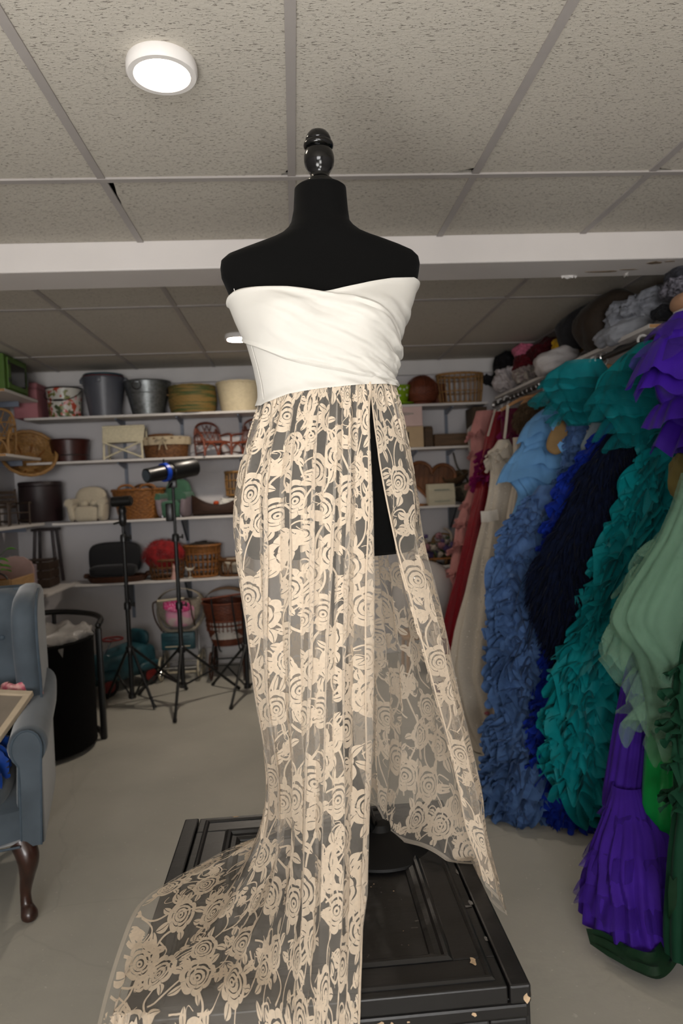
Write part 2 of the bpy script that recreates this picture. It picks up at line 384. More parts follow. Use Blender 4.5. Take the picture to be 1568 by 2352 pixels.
# front and sides
cpart(MB().rbox((TX0 + .004, TY0 + .001, TZ - .058), (TX1 - .004, TY0 + .02, TZ - .0325), .005), 'front_lip', M_black)
for lo, hi, nm in (((TX0 + .006, TY0 + .004, .02), (TX0 + .07, TY0 + .02, TZ - .0585), 'front_stile'), ((TX1 - .07, TY0 + .004, .02), (TX1 - .006, TY0 + .02, TZ - .0585), 'front_stile'),
                   ((TX0 + .0705, TY0 + .004, .02), (TX1 - .0705, TY0 + .02, .09), 'front_rail'), ((TX0 + .0705, TY0 + .004, TZ - .085), (TX1 - .0705, TY0 + .02, TZ - .0585), 'front_rail')):
    cpart(MB().rbox(lo, hi, .004), nm, M_blackb)
cpart(moulding(MB(), TX0 + .07, TX1 - .07, .09, TZ - .085, [(0, .0), (.0, .004), (.008, .005), (.016, .0), (.024, -.004), (.03, -.011)], TY0 + .005, 'y'), 'front_moulding', M_blackb)
for sx in (TX0, TX1):
    s = 1 if sx == TX0 else -1; a, b = sorted((sx, sx + s * .0195))
    cpart(MB().rbox((a, TY0 + .006, .02), (b, TY0 + .08, TZ - .0325), .004), 'side_stile', M_blackb)
    cpart(MB().rbox((a, TY1 - .08, .02), (b, TY1 - .006, TZ - .0325), .004), 'side_stile', M_blackb)
    cpart(MB().rbox((a, TY0 + .0805, TZ - .1), (b, TY1 - .0805, TZ - .0325), .004), 'side_rail', M_blackb)
    cpart(MB().rbox((a, TY0 + .0805, .02), (b, TY1 - .0805, .09), .004), 'side_rail', M_blackb)
for x, y in ((TX0 + .03, TY0 + .03), (TX1 - .03, TY0 + .03), (TX0 + .03, TY1 - .03), (TX1 - .03, TY1 - .03)):
    cpart(MB().rbox((x - .022, y - .022, 0), (x + .022, y + .022, .0205), .003), 'foot', M_blackb)
def flake(c, u, v, a, b, m, seed, name='paint_chip'):
    r = random.Random(seed); n = 9; c = np.array(c, float); u = np.array(u, float); v = np.array(v, float)
    pts = [c + u * math.cos(2 * PI * k / n) * a * r.uniform(.5, 1.15) + v * math.sin(2 * PI * k / n) * b * r.uniform(.5, 1.15) for k in range(n)]
    cpart(MB().add(pts, [tuple(range(n))]), name, m)
ex, ey, ez = (1, 0, 0), (0, 1, 0), (0, 0, 1)
flake((.272, 1.146, TZ + .0002), ex, ey, .007, .012, M_chip, 1)
flake((.343, 1.0795, TZ - .022), ex, ez, .006, .009, M_chip, 2); flake((.3525, 1.089, TZ - .018), ey, ez, .006, .010, M_chip, 3)
flake((.255, 1.0803, TZ - .042), ex, ez, .005, .004, M_chip, 4); flake((.100, 1.0803, TZ - .043), ex, ez, .006, .004, M_chip, 5)
flake((.118, 1.0803, TZ - .044), ex, ez, .003, .003, M_chip, 6); flake((.145, 1.0803, TZ - .044), ex, ez, .004, .002, M_chip, 7)
flake((.325, 1.083, TZ - .075), ex, ez, .006, .008, M_chip, 8); flake((-.19, 1.752, TZ - .0008), ex, ey, .012, .004, M_chip, 9)
for k in range(26):
    r = random.Random(100 + k); s = r.uniform(.0008, .0022)
    flake((r.uniform(.06, .24), r.uniform(1.17, 1.48), TZ - .0137), ex, ey, s, s, M_chip if k % 3 else M_dust, 200 + k, 'dust_speck')
for k, (x, y, a, b) in enumerate(((.30, 1.30, .012, .004), (.31, 1.31, .006, .009), (.19, 1.27, .007, .002), (.20, 1.29, .006, .0025), (.31, 1.20, .004, .009), (.29, 1.36, .004, .01), (.31, 1.42, .003, .012))):
    z = TZ + .0003 if x > .25 else TZ - .0136
    flake((x, y, z), ex, ey, a, b, M_dust, 300 + k, 'scuff')

# ================================================================== the dress form
M_velvet = mat('black_jersey', '#070707', .9, var=.35, scale=300, bump=.25, bscale=900, spec=.12, sheen=.02, bdist=.0006)
M_gloss = mat('gloss_black_wood', '#040404', .14, spec=.45)
form = empty('dress_form', 'black fabric dress form with a turned glossy finial standing on the chest', 'mannequin', (.16, 1.57, TZ))
def fpart(mb, name, m, par=None, smooth=True):
    o = mb.build(name, m, None, smooth=smooth, loc=(.16, 1.57, TZ)); o.parent = par or form; o.location = (0, 0, 0); return o
# torso as rings: z, centre x, centre y, half width, front depth, back depth
TOR = np.array([
    (2.034, .086, 1.500, .050, .050, .050), (2.029, .086, 1.500, .056, .056, .055), (1.985, .085, 1.500, .059, .060, .057), (1.957, .083, 1.500, .064, .064, .060),
    (1.943, .084, 1.500, .074, .068, .063), (1.930, .085, 1.500, .091, .071, .066), (1.920, .086, 1.500, .115, .073, .068), (1.910, .086, 1.500, .147, .074, .070),
    (1.900, .084, 1.500, .177, .075, .071), (1.890, .081, 1.500, .203, .076, .072), (1.880, .080, 1.500, .214, .078, .073), (1.865, .080, 1.500, .2165, .082, .075),
    (1.845, .079, 1.500, .214, .089, .077), (1.820, .081, 1.500, .206, .101, .080), (1.79, .081, 1.500, .196, .116, .082), (1.755, .081, 1.500, .184, .131, .083),
    (1.720, .080, 1.500, .169, .134, .083), (1.685, .078, 1.500, .158, .125, .082), (1.650, .078, 1.500, .150, .112, .081), (1.61, .078, 1.500, .144, .104, .082),
    (1.570, .078, 1.500, .143, .102, .085), (1.52, .078, 1.502, .150, .107, .092), (1.46, .077, 1.505, .166, .115, .103), (1.40, .076, 1.508, .180, .121, .112),
    (1.34, .075, 1.51, .188, .122, .116), (1.28, .075, 1.51, .188, .118, .114), (1.245, .075, 1.51, .184, .113, .109), (1.238, .075, 1.51, .174, .103, .099)])
TZs = TOR[::-1, 0]
def torso(th, z):
    """point on the torso; th=0 faces the camera, positive towards +x"""
    p = [np.interp(z, TZs, TOR[::-1, k]) for k in range(1, 6)]
    c = np.cos(th); s = np.sin(th); e = .88
    x = p[0] + p[2] * np.sign(s) * np.abs(s) ** e
    yy = np.where(c > 0, p[1] - p[3] * np.abs(c) ** e, p[1] + p[4] * np.abs(c) ** e)
    # two soft bust lobes
    bust = np.exp(-((z - 1.737) / .05) ** 2) * np.where(c > 0, 1, 0)
    yy = yy - .016 * bust * (np.exp(-((th - .5) / .34) ** 2) + np.exp(-((th + .5) / .34) ** 2)) + .006 * bust * np.exp(-(th / .16) ** 2)
    return np.stack(np.broadcast_arrays(x, yy, z), -1)
zz = np.concatenate([np.linspace(TOR[i, 0], TOR[i + 1, 0], 4)[:-1] for i in range(len(TOR) - 1)] + [[TOR[-1, 0]]])
th = np.linspace(-PI, PI, 97)[:-1]
G = torso(th[:, None], zz[None, :] + 0 * th[:, None])
mb = MB().grid(G, cu=True)
mb.f.append(tuple(i * len(zz) for i in range(96))); mb.f.append(tuple(i * len(zz) + len(zz) - 1 for i in range(96))[::-1])
fpart(mb, 'torso', M_velvet)
fpart(MB().lathe([(.0001, .006), (.047, .006), (.0485, .004), (.0485, 0)], c=(.086, 1.5, 2.031), seg=48), 'neck_cap', M_gloss)
fin = [(.034, .0), (.0355, .004), (.034, .008), (.031, .010), (.0305, .013), (.0285, .016), (.0235, .019), (.021, .024), (.0215, .031), (.026, .039), (.0315, .049),
       (.0335, .060), (.0335, .070), (.031, .080), (.0285, .086), (.0275, .0875), (.0295, .089), (.0325, .092), (.0332, .096), (.0325, .100), (.0295, .103), (.0275, .1045),
       (.0285, .107), (.0275, .113), (.0245, .120), (.0195, .126), (.012, .1300), (.0001, .1315)]
fpart(MB().lathe(np.array(fin) * [.98, .93], c=(.0865, 1.5, 2.036), seg=48), 'finial', M_gloss)
fpart(MB().tube(smooth_path([(.085, 1.505, 1.25), (.088, 1.53, .95), (.10, 1.56, .75), (.145, 1.58, TZ + .03)], 24), .016, 16), 'pole', M_gloss)
M_basem = mat('matte_black_metal', '#060606', .6, spec=.3)
fpart(MB().lathe([(.0001, .055), (.022, .053), (.03, .04), (.06, .032), (.105, .022), (.128, .010), (.13, .0045), (.126, .0005), (.0001, .0005)], c=(.165, 1.585, TZ - .0135), seg=64), 'base', M_basem)

# ================================================================== the gown
M_cream = mat('cream_jersey', '#d8d5ce', .8, var=.03, scale=8, bump=.12, bscale=700, spec=.2, sheen=.1, trans=.12, bdist=.0005)
M_lace = mat('lace_thread', '#ead9c3', .8, var=.10, scale=160, bump=.25, bscale=1200, spec=.2, trans=.28, bdist=.0006)
M_net = mat('lace_net', '#d9d2c8', .8, var=.05, scale=30, alpha=.27, trans=.4, spec=.1)
M_hemt = mat('net_hem', '#e2d6c6', .8, alpha=.5, trans=.35, spec=.1)
gown = empty('lace_gown', 'strapless gown with cream wrap bodice and sheer beige rose-lace skirt on the dress form', 'dress', (.08, 1.4, TZ))
def gpart(mb, name, m, par=None, smooth=True):
    o = mb.build(name, m, None, smooth=smooth, loc=(.08, 1.4, TZ)); o.parent = par or gown; o.location = (0, 0, 0); return o
def top_z(th):
    a = np.array([-PI, -2.2, -1.5, -1.15, -.9, -.45, -.05, .3, .7, 1.1, 1.45, 2.2, PI]); b = np.array([1.775, 1.775, 1.787, 1.801, 1.8, 1.788, 1.772, 1.787, 1.808, 1.822, 1.822, 1.79, 1.775])
    return np.interp(th, a, b)
def bot_z(th):
    a = np.array([-PI, -1.6, -1.1, -.5, 0, .5, 1.1, 1.7, PI]); b = np.array([1.575, 1.568, 1.562, 1.580, 1.588, 1.594, 1.598, 1.597, 1.575])
    return np.interp(th, a, b)
nth, nr = 200, 70
th = np.linspace(-PI, PI, nth + 1)[:-1]; tt = np.linspace(0, 1, nr)
Z = bot_z(th)[:, None] * (1 - tt) + top_z(th)[:, None] * tt
G = torso(th[:, None] + 0 * Z, Z); Nn = -grid_normals(np.concatenate([G, G[:1]], 0))[:-1]
if (Nn[nth // 2, 30] @ np.array([0, -1, 0])) < 0: Nn = -Nn
def creases(th, z, seed):
    """diagonal gathered folds, deepest at the right-hand side"""
    w = np.clip((th + .9) / 2.2, 0, 1) ** 1.3 * np.exp(-np.clip(th - 1.9, 0, 9) * 2)
    s = z * 1.0 + .075 * th - .012 * th ** 2
    a = np.sin(s * 165 + 1.2 * fnoise(th * 1.5 + 9, z * 14, seed)) ; b = np.sin(s * 320 + 2.0 * fnoise(th * 2.2, z * 20 + 5, seed + 1))
    return w * (.0052 * (np.abs(a) ** .6 * np.sign(a)) + .0018 * b)
off = .0045 + creases(th[:, None] + 0 * Z, Z, 3) * np.clip((1.78 - Z) / .06, 0, 1) * .8
off += .003 * np.exp(-((tt - 1) / .03) ** 2)[None, :] + .007 * np.exp(-(tt / .06) ** 2)[None, :]
gpart(MB().grid(G + Nn * np.maximum(off, .002)[..., None], cu=True), 'bodice', M_cream)
# wrap panel: from the left side of the picture, down and round to the right-hand side
nu, nr = 220, 60
tw = np.linspace(-1.75, 1.75, nu); tt = np.linspace(0, 1, nr)
up_edge = np.interp(tw, [-1.75, -1.15, -.9, -.45, -.05, .35, .8, 1.2, 1.75], [1.79, 1.803, 1.802, 1.790, 1.776, 1.760, 1.738, 1.705, 1.655])
lo_edge = np.interp(tw, [-1.75, -1.2, -.9, -.45, 0, .4, .9, 1.4, 1.75], [1.72, 1.69, 1.675, 1.645, 1.625, 1.612, 1.605, 1.60, 1.598])
k = np.ones(25) / 25; pad = lambda a: np.convolve(np.r_[[a[0]] * 12, a, [a[-1]] * 12], k, 'valid'); up_edge, lo_edge = pad(up_edge), pad(lo_edge)
Z = lo_edge[:, None] * (1 - tt) + up_edge[:, None] * tt
G = torso(tw[:, None] + 0 * Z, Z); Nn = grid_normals(G)
if (Nn[nu // 2, 30] @ np.array([0, -1, 0])) < 0: Nn = -Nn
off = .0095 + creases(tw[:, None] + 0 * Z, Z, 5) * 1.15
ed = np.minimum(tt, 1 - tt)
off = off - .0045 * np.exp(-(ed / .02) ** 2)[None, :] + .0035 * np.exp(-((ed - .05) / .03) ** 2)[None, :]
off -= .006 * np.exp(-((tw + 1.75) / .1) ** 2)[:, None] + .006 * np.exp(-((tw - 1.75) / .1) ** 2)[:, None]
gpart(MB().grid(G + Nn * np.maximum(off, .004)[..., None]), 'wrap_panel', M_cream)
# side seam line
sz = np.linspace(1.575, 1.805, 30); sp = torso(np.full(30, -1.12) - .1 * np.sin((sz - 1.575) / .23 * PI), sz); sp[:, 1] -= .0098; sp[:, 0] -= .003
gpart(MB().tube(sp, .0009, 6), 'side_seam', M_cream)

# ---- skirt: columns of points from the waist seam to the hem, running from the slit round the left and back to the slit's other edge
def wst(t_, dz=.012): p = torso(np.array(t_), np.array(bot_z(t_) + dz)); return [p[0], p[1], p[2]]
A = lambda px, py, y: at(px, py, y=y).tolist()
Zt = lambda px, py, z=TZ + .012: at(px, py, z=z).tolist()
cols = [
 (0.00, [A(850, 872, 1.405), A(851, 1060, 1.378), A(848, 1300, 1.355), A(848, 1600, 1.31), A(846, 1800, 1.265), A(836, 2080, 1.175), (.072, 1.085, .572), (.066, 1.066, .52), (.06, 1.062, .36)]),
 (0.10, [A(790, 872, 1.395), A(786, 1100, 1.35), A(780, 1300, 1.33), A(772, 1600, 1.28), A(768, 1800, 1.225), A(760, 2060, 1.15), (.015, 1.078, .575), (.01, 1.052, .53), (.0, 1.05, .36)]),
 (0.20, [A(722, 878, 1.395), A(700, 1100, 1.345), A(694, 1300, 1.325), A(690, 1600, 1.29), A(692, 1800, 1.26), A(688, 2040, 1.21), (-.045, 1.12, .575), (-.055, 1.058, .548), (-.06, 1.05, .40)]),
 (0.29, [A(660, 885, 1.41), A(618, 1100, 1.375), A(612, 1300, 1.36), A(622, 1600, 1.35), A(650, 1800, 1.345), A(640, 1990, 1.335), (-.125, 1.19, .572), (-.165, 1.075, .565), (-.185, 1.045, .45)]),
 (0.355, [A(620, 895, 1.44), A(565, 1100, 1.42), A(558, 1260, 1.415), A(588, 1550, 1.42), A(625, 1790, 1.43), A(612, 1930, 1.42), (-.175, 1.30, .570), (-.265, 1.15, .566), (-.345, 1.03, .505)]),
 (0.41, [A(604, 900, 1.48), A(548, 1100, 1.48), A(541, 1220, 1.48), A(578, 1480, 1.47), A(616, 1780, 1.465), A(606, 1885, 1.47), (-.16, 1.45, .567), (-.265, 1.36, .565), Zt(292, 2125)]),
 (0.46, [A(608, 895, 1.53), A(556, 1110, 1.55), A(548, 1220, 1.56), A(590, 1480, 1.56), A(622, 1760, 1.555), A(612, 1860, 1.56), (-.125, 1.56, .567), (-.2, 1.51, .566), Zt(368, 2040)]),
 (0.52, [wst(-2.1), (-.03, 1.60, 1.42), (-.045, 1.63, 1.28), (-.03, 1.64, 1.05), (-.02, 1.64, .82), (-.03, 1.64, .67), (-.06, 1.635, .572), (-.10, 1.62, .566), Zt(560, 1935)]),
 (0.60, [wst(-2.9), (.05, 1.62, 1.42), (.05, 1.66, 1.28), (.05, 1.68, 1.05), (.05, 1.69, .82), (.045, 1.685, .67), (.03, 1.675, .60), (.02, 1.665, .572), (.01, 1.655, .564)]),
 (0.68, [wst(2.9), (.12, 1.62, 1.42), (.13, 1.66, 1.28), (.14, 1.69, 1.05), (.15, 1.70, .84), (.15, 1.69, .73), (.15, 1.675, .68), (.15, 1.655, .64), (.148, 1.635, .612)]),
 (0.76, [wst(2.2), (.19, 1.605, 1.42), (.215, 1.635, 1.28), (.235, 1.66, 1.05), (.245, 1.66, .86), (.24, 1.645, .74), (.228, 1.62, .66), (.212, 1.59, .605), (.19, 1.555, .568)]),
 (0.84, [wst(1.75), (.235, 1.56, 1.42), (.26, 1.58, 1.27), (.295, 1.60, 1.06), (.33, 1.60, .88), (.34, 1.58, .75), (.335, 1.55, .66), (.32, 1.50, .595), (.285, 1.46, .562)]),
 (0.90, [A(903, 866, 1.48), A(945, 1080, 1.50), A(966, 1250, 1.50), A(1002, 1400, 1.52), A(1042, 1600, 1.52), A(1090, 1800, 1.51), A(1118, 1930, 1.48), A(1140, 2020, 1.45), A(1158, 2100, 1.42)]),
 (0.95, [A(890, 866, 1.44), A(930, 1080, 1.45), A(948, 1250, 1.44), A(988, 1400, 1.43), A(1030, 1600, 1.43), A(1078, 1800, 1.42), A(1108, 1930, 1.41), A(1132, 2010, 1.40), A(1145, 2075, 1.39)]),
 (1.00, [A(843, 868, 1.417), A(858, 990, 1.405), A(905, 1240, 1.38), A(955, 1420, 1.37), A(1005, 1610, 1.37), A(1062, 1800, 1.38), A(1088, 1920, 1.38), A(1104, 1985, 1.375), A(1116, 2034, 1.37)]),
]
NV = 230; NU = 620; FABW = 2.55
S = [c[0] for c in cols]; CP = np.stack([smooth_path(c[1], NV) for c in cols])
u = np.linspace(0, 1, NU); SK = interp_cols(S, CP, u)
SK[..., 2] = np.where(SK[..., 0] > TX1 + .004, SK[..., 2], SK[..., 2])
Nn = grid_normals(SK)
if Nn[60, 60] @ np.array([0, -1, 0]) < 0: Nn = -Nn
Tn = np.gradient(SK, axis=0); Tn /= np.linalg.norm(Tn, axis=2)[..., None] + 1e-9
v = np.linspace(0, 1, NV)
# gathers at the seam turning into fewer, deeper folds below
ph = u[:, None] * 2 * PI * 18 + 1.5 * fnoise(u[:, None] * 14 + 0 * v, v[None, :] * 2.2 + 0 * u[:, None], 21, 2)
ph2 = u[:, None] * 2 * PI * 62 + 1.5 * fnoise(u[:, None] * 30 + 0 * v, v[None, :] * 5 + 0 * u[:, None], 22, 2)
amp = .0055 + .0150 * np.clip(v / .30, 0, 1)
amod = .55 + .45 * fnoise(u[:, None] * 9 + 0 * v, v[None, :] * 1.5 + 0 * u[:, None], 23, 2)
flat = np.clip((SK[..., 2] - TZ - .015) / .10, 0.30, 1)          # calmer where it lies on the chest
zone = np.interp(u, [0, .30, .40, .50, .6, 1], [1, 1, .65, .6, .8, .75])[:, None]
D = amp[None, :] * amod * np.sin(ph) * zone + .0035 * np.exp(-v / .14)[None, :] * np.sin(ph2)
Tg = 1.0 * amp[None, :] * amod * np.sin(2 * ph) * zone
waistfix = np.clip((v - .012) / .03, .0, 1)[None, :]
SK = SK + Nn * (D * flat * waistfix)[..., None] + Tn * (Tg * flat * waistfix)[..., None]
# keep the cloth outside the torso
hz = np.clip(SK[..., 2], 1.238, 1.65); tp = [np.interp(hz, TZs, TOR[::-1, k]) for k in range(1, 6)]
X = (SK[..., 0] - tp[0]) / tp[2]; Yd = SK[..., 1] - tp[1]; Y = Yd / np.where(Yd < 0, tp[3], tp[4]); gq = (np.abs(X) ** (2 / .88) + np.abs(Y) ** (2 / .88)) ** .44
mg = np.interp(v, [0, .02, .08], [1.015, 1.025, 1.05])[None, :] + .02 * np.sin(ph) * np.clip((v - .012) / .03, 0, 1)[None, :] ; sc = np.where((SK[..., 2] > 1.225) & (gq < mg), mg / np.maximum(gq, .05), 1.0)
SK[..., 0] = tp[0] + (SK[..., 0] - tp[0]) * sc; SK[..., 1] = tp[1] + Yd * sc
onx = (SK[..., 0] > TX0 - .01) & (SK[..., 0] < TX1 + .004) & (SK[..., 1] > TY0 - .004)
SK[..., 2] = np.where(onx, np.maximum(SK[..., 2], TZ + .005 + .004 * (1 + np.sin(ph * .5))), SK[..., 2])
fr = ~onx & (SK[..., 1] > TY0 - .018) & (SK[..., 2] < TZ) & (SK[..., 0] < TX1) & (SK[..., 0] > TX0)
SK[..., 1] = np.where(fr, TY0 - .018, SK[..., 1])
gpart(MB().grid(SK[::2, ::2]), 'skirt', M_net)
skirt = [o for o in gown.children if o.name.startswith('skirt')][0]
L_len = 1.28                                    # fabric length, waist to hem, in metres (mean)
lens = np.linalg.norm(np.diff(SK, axis=1), axis=2).sum(1); lens = np.convolve(np.r_[[lens[0]] * 20, lens, [lens[-1]] * 20], np.ones(41) / 41, 'valid')
SKN = grid_normals(SK)
if SKN[60, 60] @ np.array([0, -1, 0]) < 0: SKN = -SKN
def cloth(P, lift=.0012):
    """fabric coordinates (metres across, metres down) -> points on the skirt"""
    P = np.asarray(P); a = np.clip(P[:, 0] / FABW, 0, 1) * (NU - 1)
    ln = np.interp(a, np.arange(NU), lens); b = np.clip(P[:, 1] / ln, 0, 1) * (NV - 1)
    i = np.minimum(a.astype(int), NU - 2); j = np.minimum(b.astype(int), NV - 2); fa = (a - i)[:, None]; fb = (b - j)[:, None]
    bl = lambda Q: (Q[i, j] * (1 - fa) + Q[i + 1, j] * fa) * (1 - fb) + (Q[i, j + 1] * (1 - fa) + Q[i + 1, j + 1] * fa) * fb
    return bl(SK) + bl(SKN) * lift
def inside(P): 
    ln = np.interp(np.clip(P[:, 0] / FABW, 0, 1) * (NU - 1), np.arange(NU), lens)
    return (P[:, 0] > .003) & (P[:, 0] < FABW - .003) & (P[:, 1] > .002) & (P[:, 1] < ln - .012)
lace = MB()
def strip(a, b):
    """a ribbon of quads between two polylines in fabric coordinates"""
    Q = np.stack([a, b], 1).reshape(-1, 2)
    if not inside(Q).all():
        ok = inside(Q).reshape(-1, 2).all(1)
        if ok.sum() < 2: return
    else: ok = np.ones(len(a), bool)
    V = cloth(Q); n = len(a)
    lace.add(V, [(2 * i, 2 * i + 1, 2 * i + 3, 2 * i + 2) for i in range(n - 1) if ok[i] and ok[i + 1]])
def rose(cx, cy, R, rot, r):
    ring = [(0, .20, 1), (.25, .45, 3), (.50, .68, 4), (.73, 1.0, 7)]
    ox, oy = 0.0, .10 * R
    for k, (a, b, n) in enumerate(ring):
        r0 = rot + r.uniform(0, 6.28); dx = ox * (1 - b); dy = oy * (1 - b) * 1.6
        for q in range(n):
            t0 = r0 + 2 * PI * q / n; t1 = t0 + 2 * PI / n * (.985 if n > 1 else 1.0); m = 10 if n > 1 else 13
            tq = np.linspace(t0, t1, m); f = np.sin(np.linspace(0, PI, m))
            ro = b * (1 + (.13 if k == 3 else .05) * f ** .6 + .02 * np.sin(tq * 9)) * R; ri = np.maximum(a * (1 + .10 * f), .0) * R
            if n == 1: ri = .07 * R + 0 * tq
            c, s = np.cos(tq), np.sin(tq) * .92
            strip(np.stack([cx + dx + ri * c, cy + dy + ri * s], 1), np.stack([cx + dx + ro * c, cy + dy + ro * s], 1))
def leaf(p, ang, ln, wd):
    m = 9; t = np.linspace(0, 1, m); d = np.array([math.cos(ang), math.sin(ang)]); e = np.array([-d[1], d[0]])
    c = np.array(p) + t[:, None] * ln * d + (.18 * ln * np.sin(t * PI))[:, None] * e * .5
    w = wd * np.sin(t * PI) ** .7 * (1 - .3 * t)
    for s in (1, -1):
        strip(c + s * e * .0007, c + s * e * (w[:, None] + .0007))
def vine(p, q, bend, w):
    m = 12; t = np.linspace(0, 1, m)[:, None]; p = np.array(p); q = np.array(q); d = q - p; e = np.array([-d[1], d[0]])
    c = p + d * t + e * bend * np.sin(t * PI) * 1.0; tg = np.gradient(c, axis=0); tg /= np.linalg.norm(tg, axis=1)[:, None] + 1e-9
    nn = np.stack([-tg[:, 1], tg[:, 0]], 1); strip(c - nn * w, c + nn * w)
DX, DY = .108, .095
spots = []
for i in range(-1, int(FABW / DX) + 2):
    for j in range(-1, 19):
        r = random.Random(i * 97 + j); x = (i + .5 * (j % 2)) * DX + r.uniform(-.016, .016); y = (j + (i % 3) / 3.0) * DY + r.uniform(-.014, .014) - .02
        spots.append((x, y, .036 * r.uniform(.86, 1.15), r.uniform(0, 6.28), r))
for x, y, R, rot, r in spots:
    if not (-.03 < x < FABW + .03): continue
    rose(x, y, R, rot, r)
    for k in range(5):
        a = rot + 2 * PI * k / 5 + r.uniform(-.3, .3); p = (x + math.cos(a) * R * .95, y + math.sin(a) * R * .9)
        leaf(p, a + r.uniform(-.5, .5), r.uniform(.020, .034), r.uniform(.006, .010))
    vine((x + R * .7, y + R * .5), (x + DX * .5, y + DY * .95), r.uniform(-.3, .3), .0020)
    vine((x - R * .7, y + R * .5), (x - DX * .45, y + DY * .75), r.uniform(-.35, .35), .0020)
    vine((x + R * .8, y - R * .1), (x + DX * .72, y + .01), r.uniform(.25, .5), .0024)
    vine((x + R * .8, y + R * .15), (x + DX * .70, y - .012), -r.uniform(.3, .55), .0016)
    for k in range(3):
        a = r.uniform(0, 6.28); p = (x + DX * .5 + r.uniform(-.02, .02), y + DY * .02 + r.uniform(-.025, .025))
        vine(p, (p[0] + .022 * math.cos(a), p[1] + .022 * math.sin(a)), r.uniform(-.8, .8), .0008)
    cx_, cy_ = x + DX * .5, y + .004
    
    for k in range(4): leaf((cx_ + r.uniform(-.012, .012), cy_ + r.uniform(-.014, .014)), r.uniform(0, 6.28), r.uniform(.022, .032), r.uniform(.006, .010))
tag(gpart(lace, 'lace_roses', M_lace, skirt, smooth=True), kind='stuff')
# gathered seam band, rolled slit edges and the net hem border
ux = np.linspace(.002, FABW - .002, 420)
vy = np.linspace(.004, .995, 260)
for e, nm in ((.002, 'slit_edge'), (FABW - .002, 'slit_edge')):
    ln = lens[0] if e < 1 else lens[-1]
    gpart(MB().tube(cloth(np.stack([0 * vy + e, vy * ln], 1), .0008), .0019, 6), nm, M_lace)
lnx = np.interp(ux / FABW * (NU - 1), np.arange(NU), lens)
a = cloth(np.stack([ux, lnx * .999], 1)); b = cloth(np.stack([ux, lnx - .011], 1))
gpart(MB().grid(np.stack([a, b], 1)), 'hem_border', M_hemt)
# ================================================================== shared builders for soft and woven things
def soft(mb, c, half, p=5.0, n=9, M=None, disp=None):
    """a rounded, pillowy box (superquadric)"""
    c = np.array(c, float); half = np.array(half, float); t = np.linspace(-1, 1, n); base = mb.n; V = []; F = []; idx = {}
    def key(q): return tuple(np.round(q, 6))
    for ax in range(3):
        for sg in (-1, 1):
            ids = np.zeros((n, n), int)
            for i in range(n):
                for j in range(n):
                    q = np.zeros(3); q[ax] = sg; q[(ax + 1) % 3] = math.tan(t[i] * PI / 4); q[(ax + 2) % 3] = math.tan(t[j] * PI / 4)
                    k = key(q)
                    if k not in idx: idx[k] = len(V); V.append(q)
                    ids[i, j] = idx[k]
            for i in range(n - 1):
                for j in range(n - 1):
                    f = (ids[i, j], ids[i + 1, j], ids[i + 1, j + 1], ids[i, j + 1]); F.append(f if sg > 0 else f[::-1])
    V = np.array(V); V = V / (np.abs(V) ** p).sum(1)[:, None] ** (1 / p)
    if disp is not None: V = V * (1 + disp(V))[:, None]
    V = V * half
    if M is not None: V = V @ np.array(M)[:3, :3].T
    mb.add(V + c, F); return mb
def wrinkle(a, f, seed):
    return lambda V: a * fnoise(V[:, 0] * f + V[:, 2] * f * .6 + 20, V[:, 1] * f + V[:, 2] * f * .5 + 20, seed, 3)
def arc(c, r, a0, a1, n, plane='xz', ry=None):
    t = np.linspace(a0, a1, n); ry = ry or r; z = 0 * t; c = np.array(c, float)
    o = {'xz': (r * np.cos(t), z, ry * np.sin(t)), 'xy': (r * np.cos(t), ry * np.sin(t), z), 'yz': (z, r * np.cos(t), ry * np.sin(t))}[plane]
    return np.stack(o, 1) + c
def weave_wall(mb, prof, seg=56, row=.011, amp=.0035, sx=1., sy=1.):
    """woven side: prof = [(radius, z)...] bottom to top"""
    prof = np.array(prof, float); d = np.r_[0, np.cumsum(np.linalg.norm(np.diff(prof, axis=0), axis=1))]
    rows = max(4, int(d[-1] / row)); n = rows * 4; tt = np.linspace(0, d[-1], n); r = np.interp(tt, d, prof[:, 0]); z = np.interp(tt, d, prof[:, 1])
    th = np.arange(seg * 2) * PI / seg; ri = np.arange(n) // 4; q = np.arange(n) % 4
    bulge = np.where((q == 1) | (q == 2), 1.0, .15)
    R = r[None, :] + amp * bulge[None, :] * (np.cos(th[:, None] * seg / 2 + PI * ri[None, :]) * .7 + .5)
    G = np.stack([np.cos(th)[:, None] * R * sx, np.sin(th)[:, None] * R * sy, z[None, :] + 0 * R], -1)
    return mb.grid(G, cu=True)
def basket(label, loc, rt, rb, h, m, sx=1., sy=1., bulge=0.0, rim=.007, seg=44, row=.012, amp=.004, name='wicker_basket', rz=0., cat='basket', group=None, rimm=None, tilt=None):
    t = empty(name, label, cat, loc, rz, group)
    if tilt: t.rotation_euler = tilt
    rmid = (rt + rb) / 2 + bulge
    prof = [(rb, .004), (rb + (rmid - rb) * .6, h * .25), (rmid, h * .5), (rmid + (rt - rmid) * .6, h * .78), (rt, h)]
    weave_wall(MB(), prof, seg, row, amp, sx, sy).build('woven_side', m, t)
    MB().lathe([(.0001, .004), (rb, .004), (rb * 1.01, .0)], sx=sx, sy=sy, seg=40).build('bottom', m, t)
    th_ = np.linspace(0, 2 * PI, 49)[:-1]; rp = np.stack([np.cos(th_) * rt * sx, np.sin(th_) * rt * sy, 0 * th_ + h], 1)
    w1 = rp.copy(); w1[:, 2] += .3 * rim * np.sin(th_ * 16)
    MB().tube(w1, rim, 7, closed=True).build('rim', rimm or m, t)
    return t
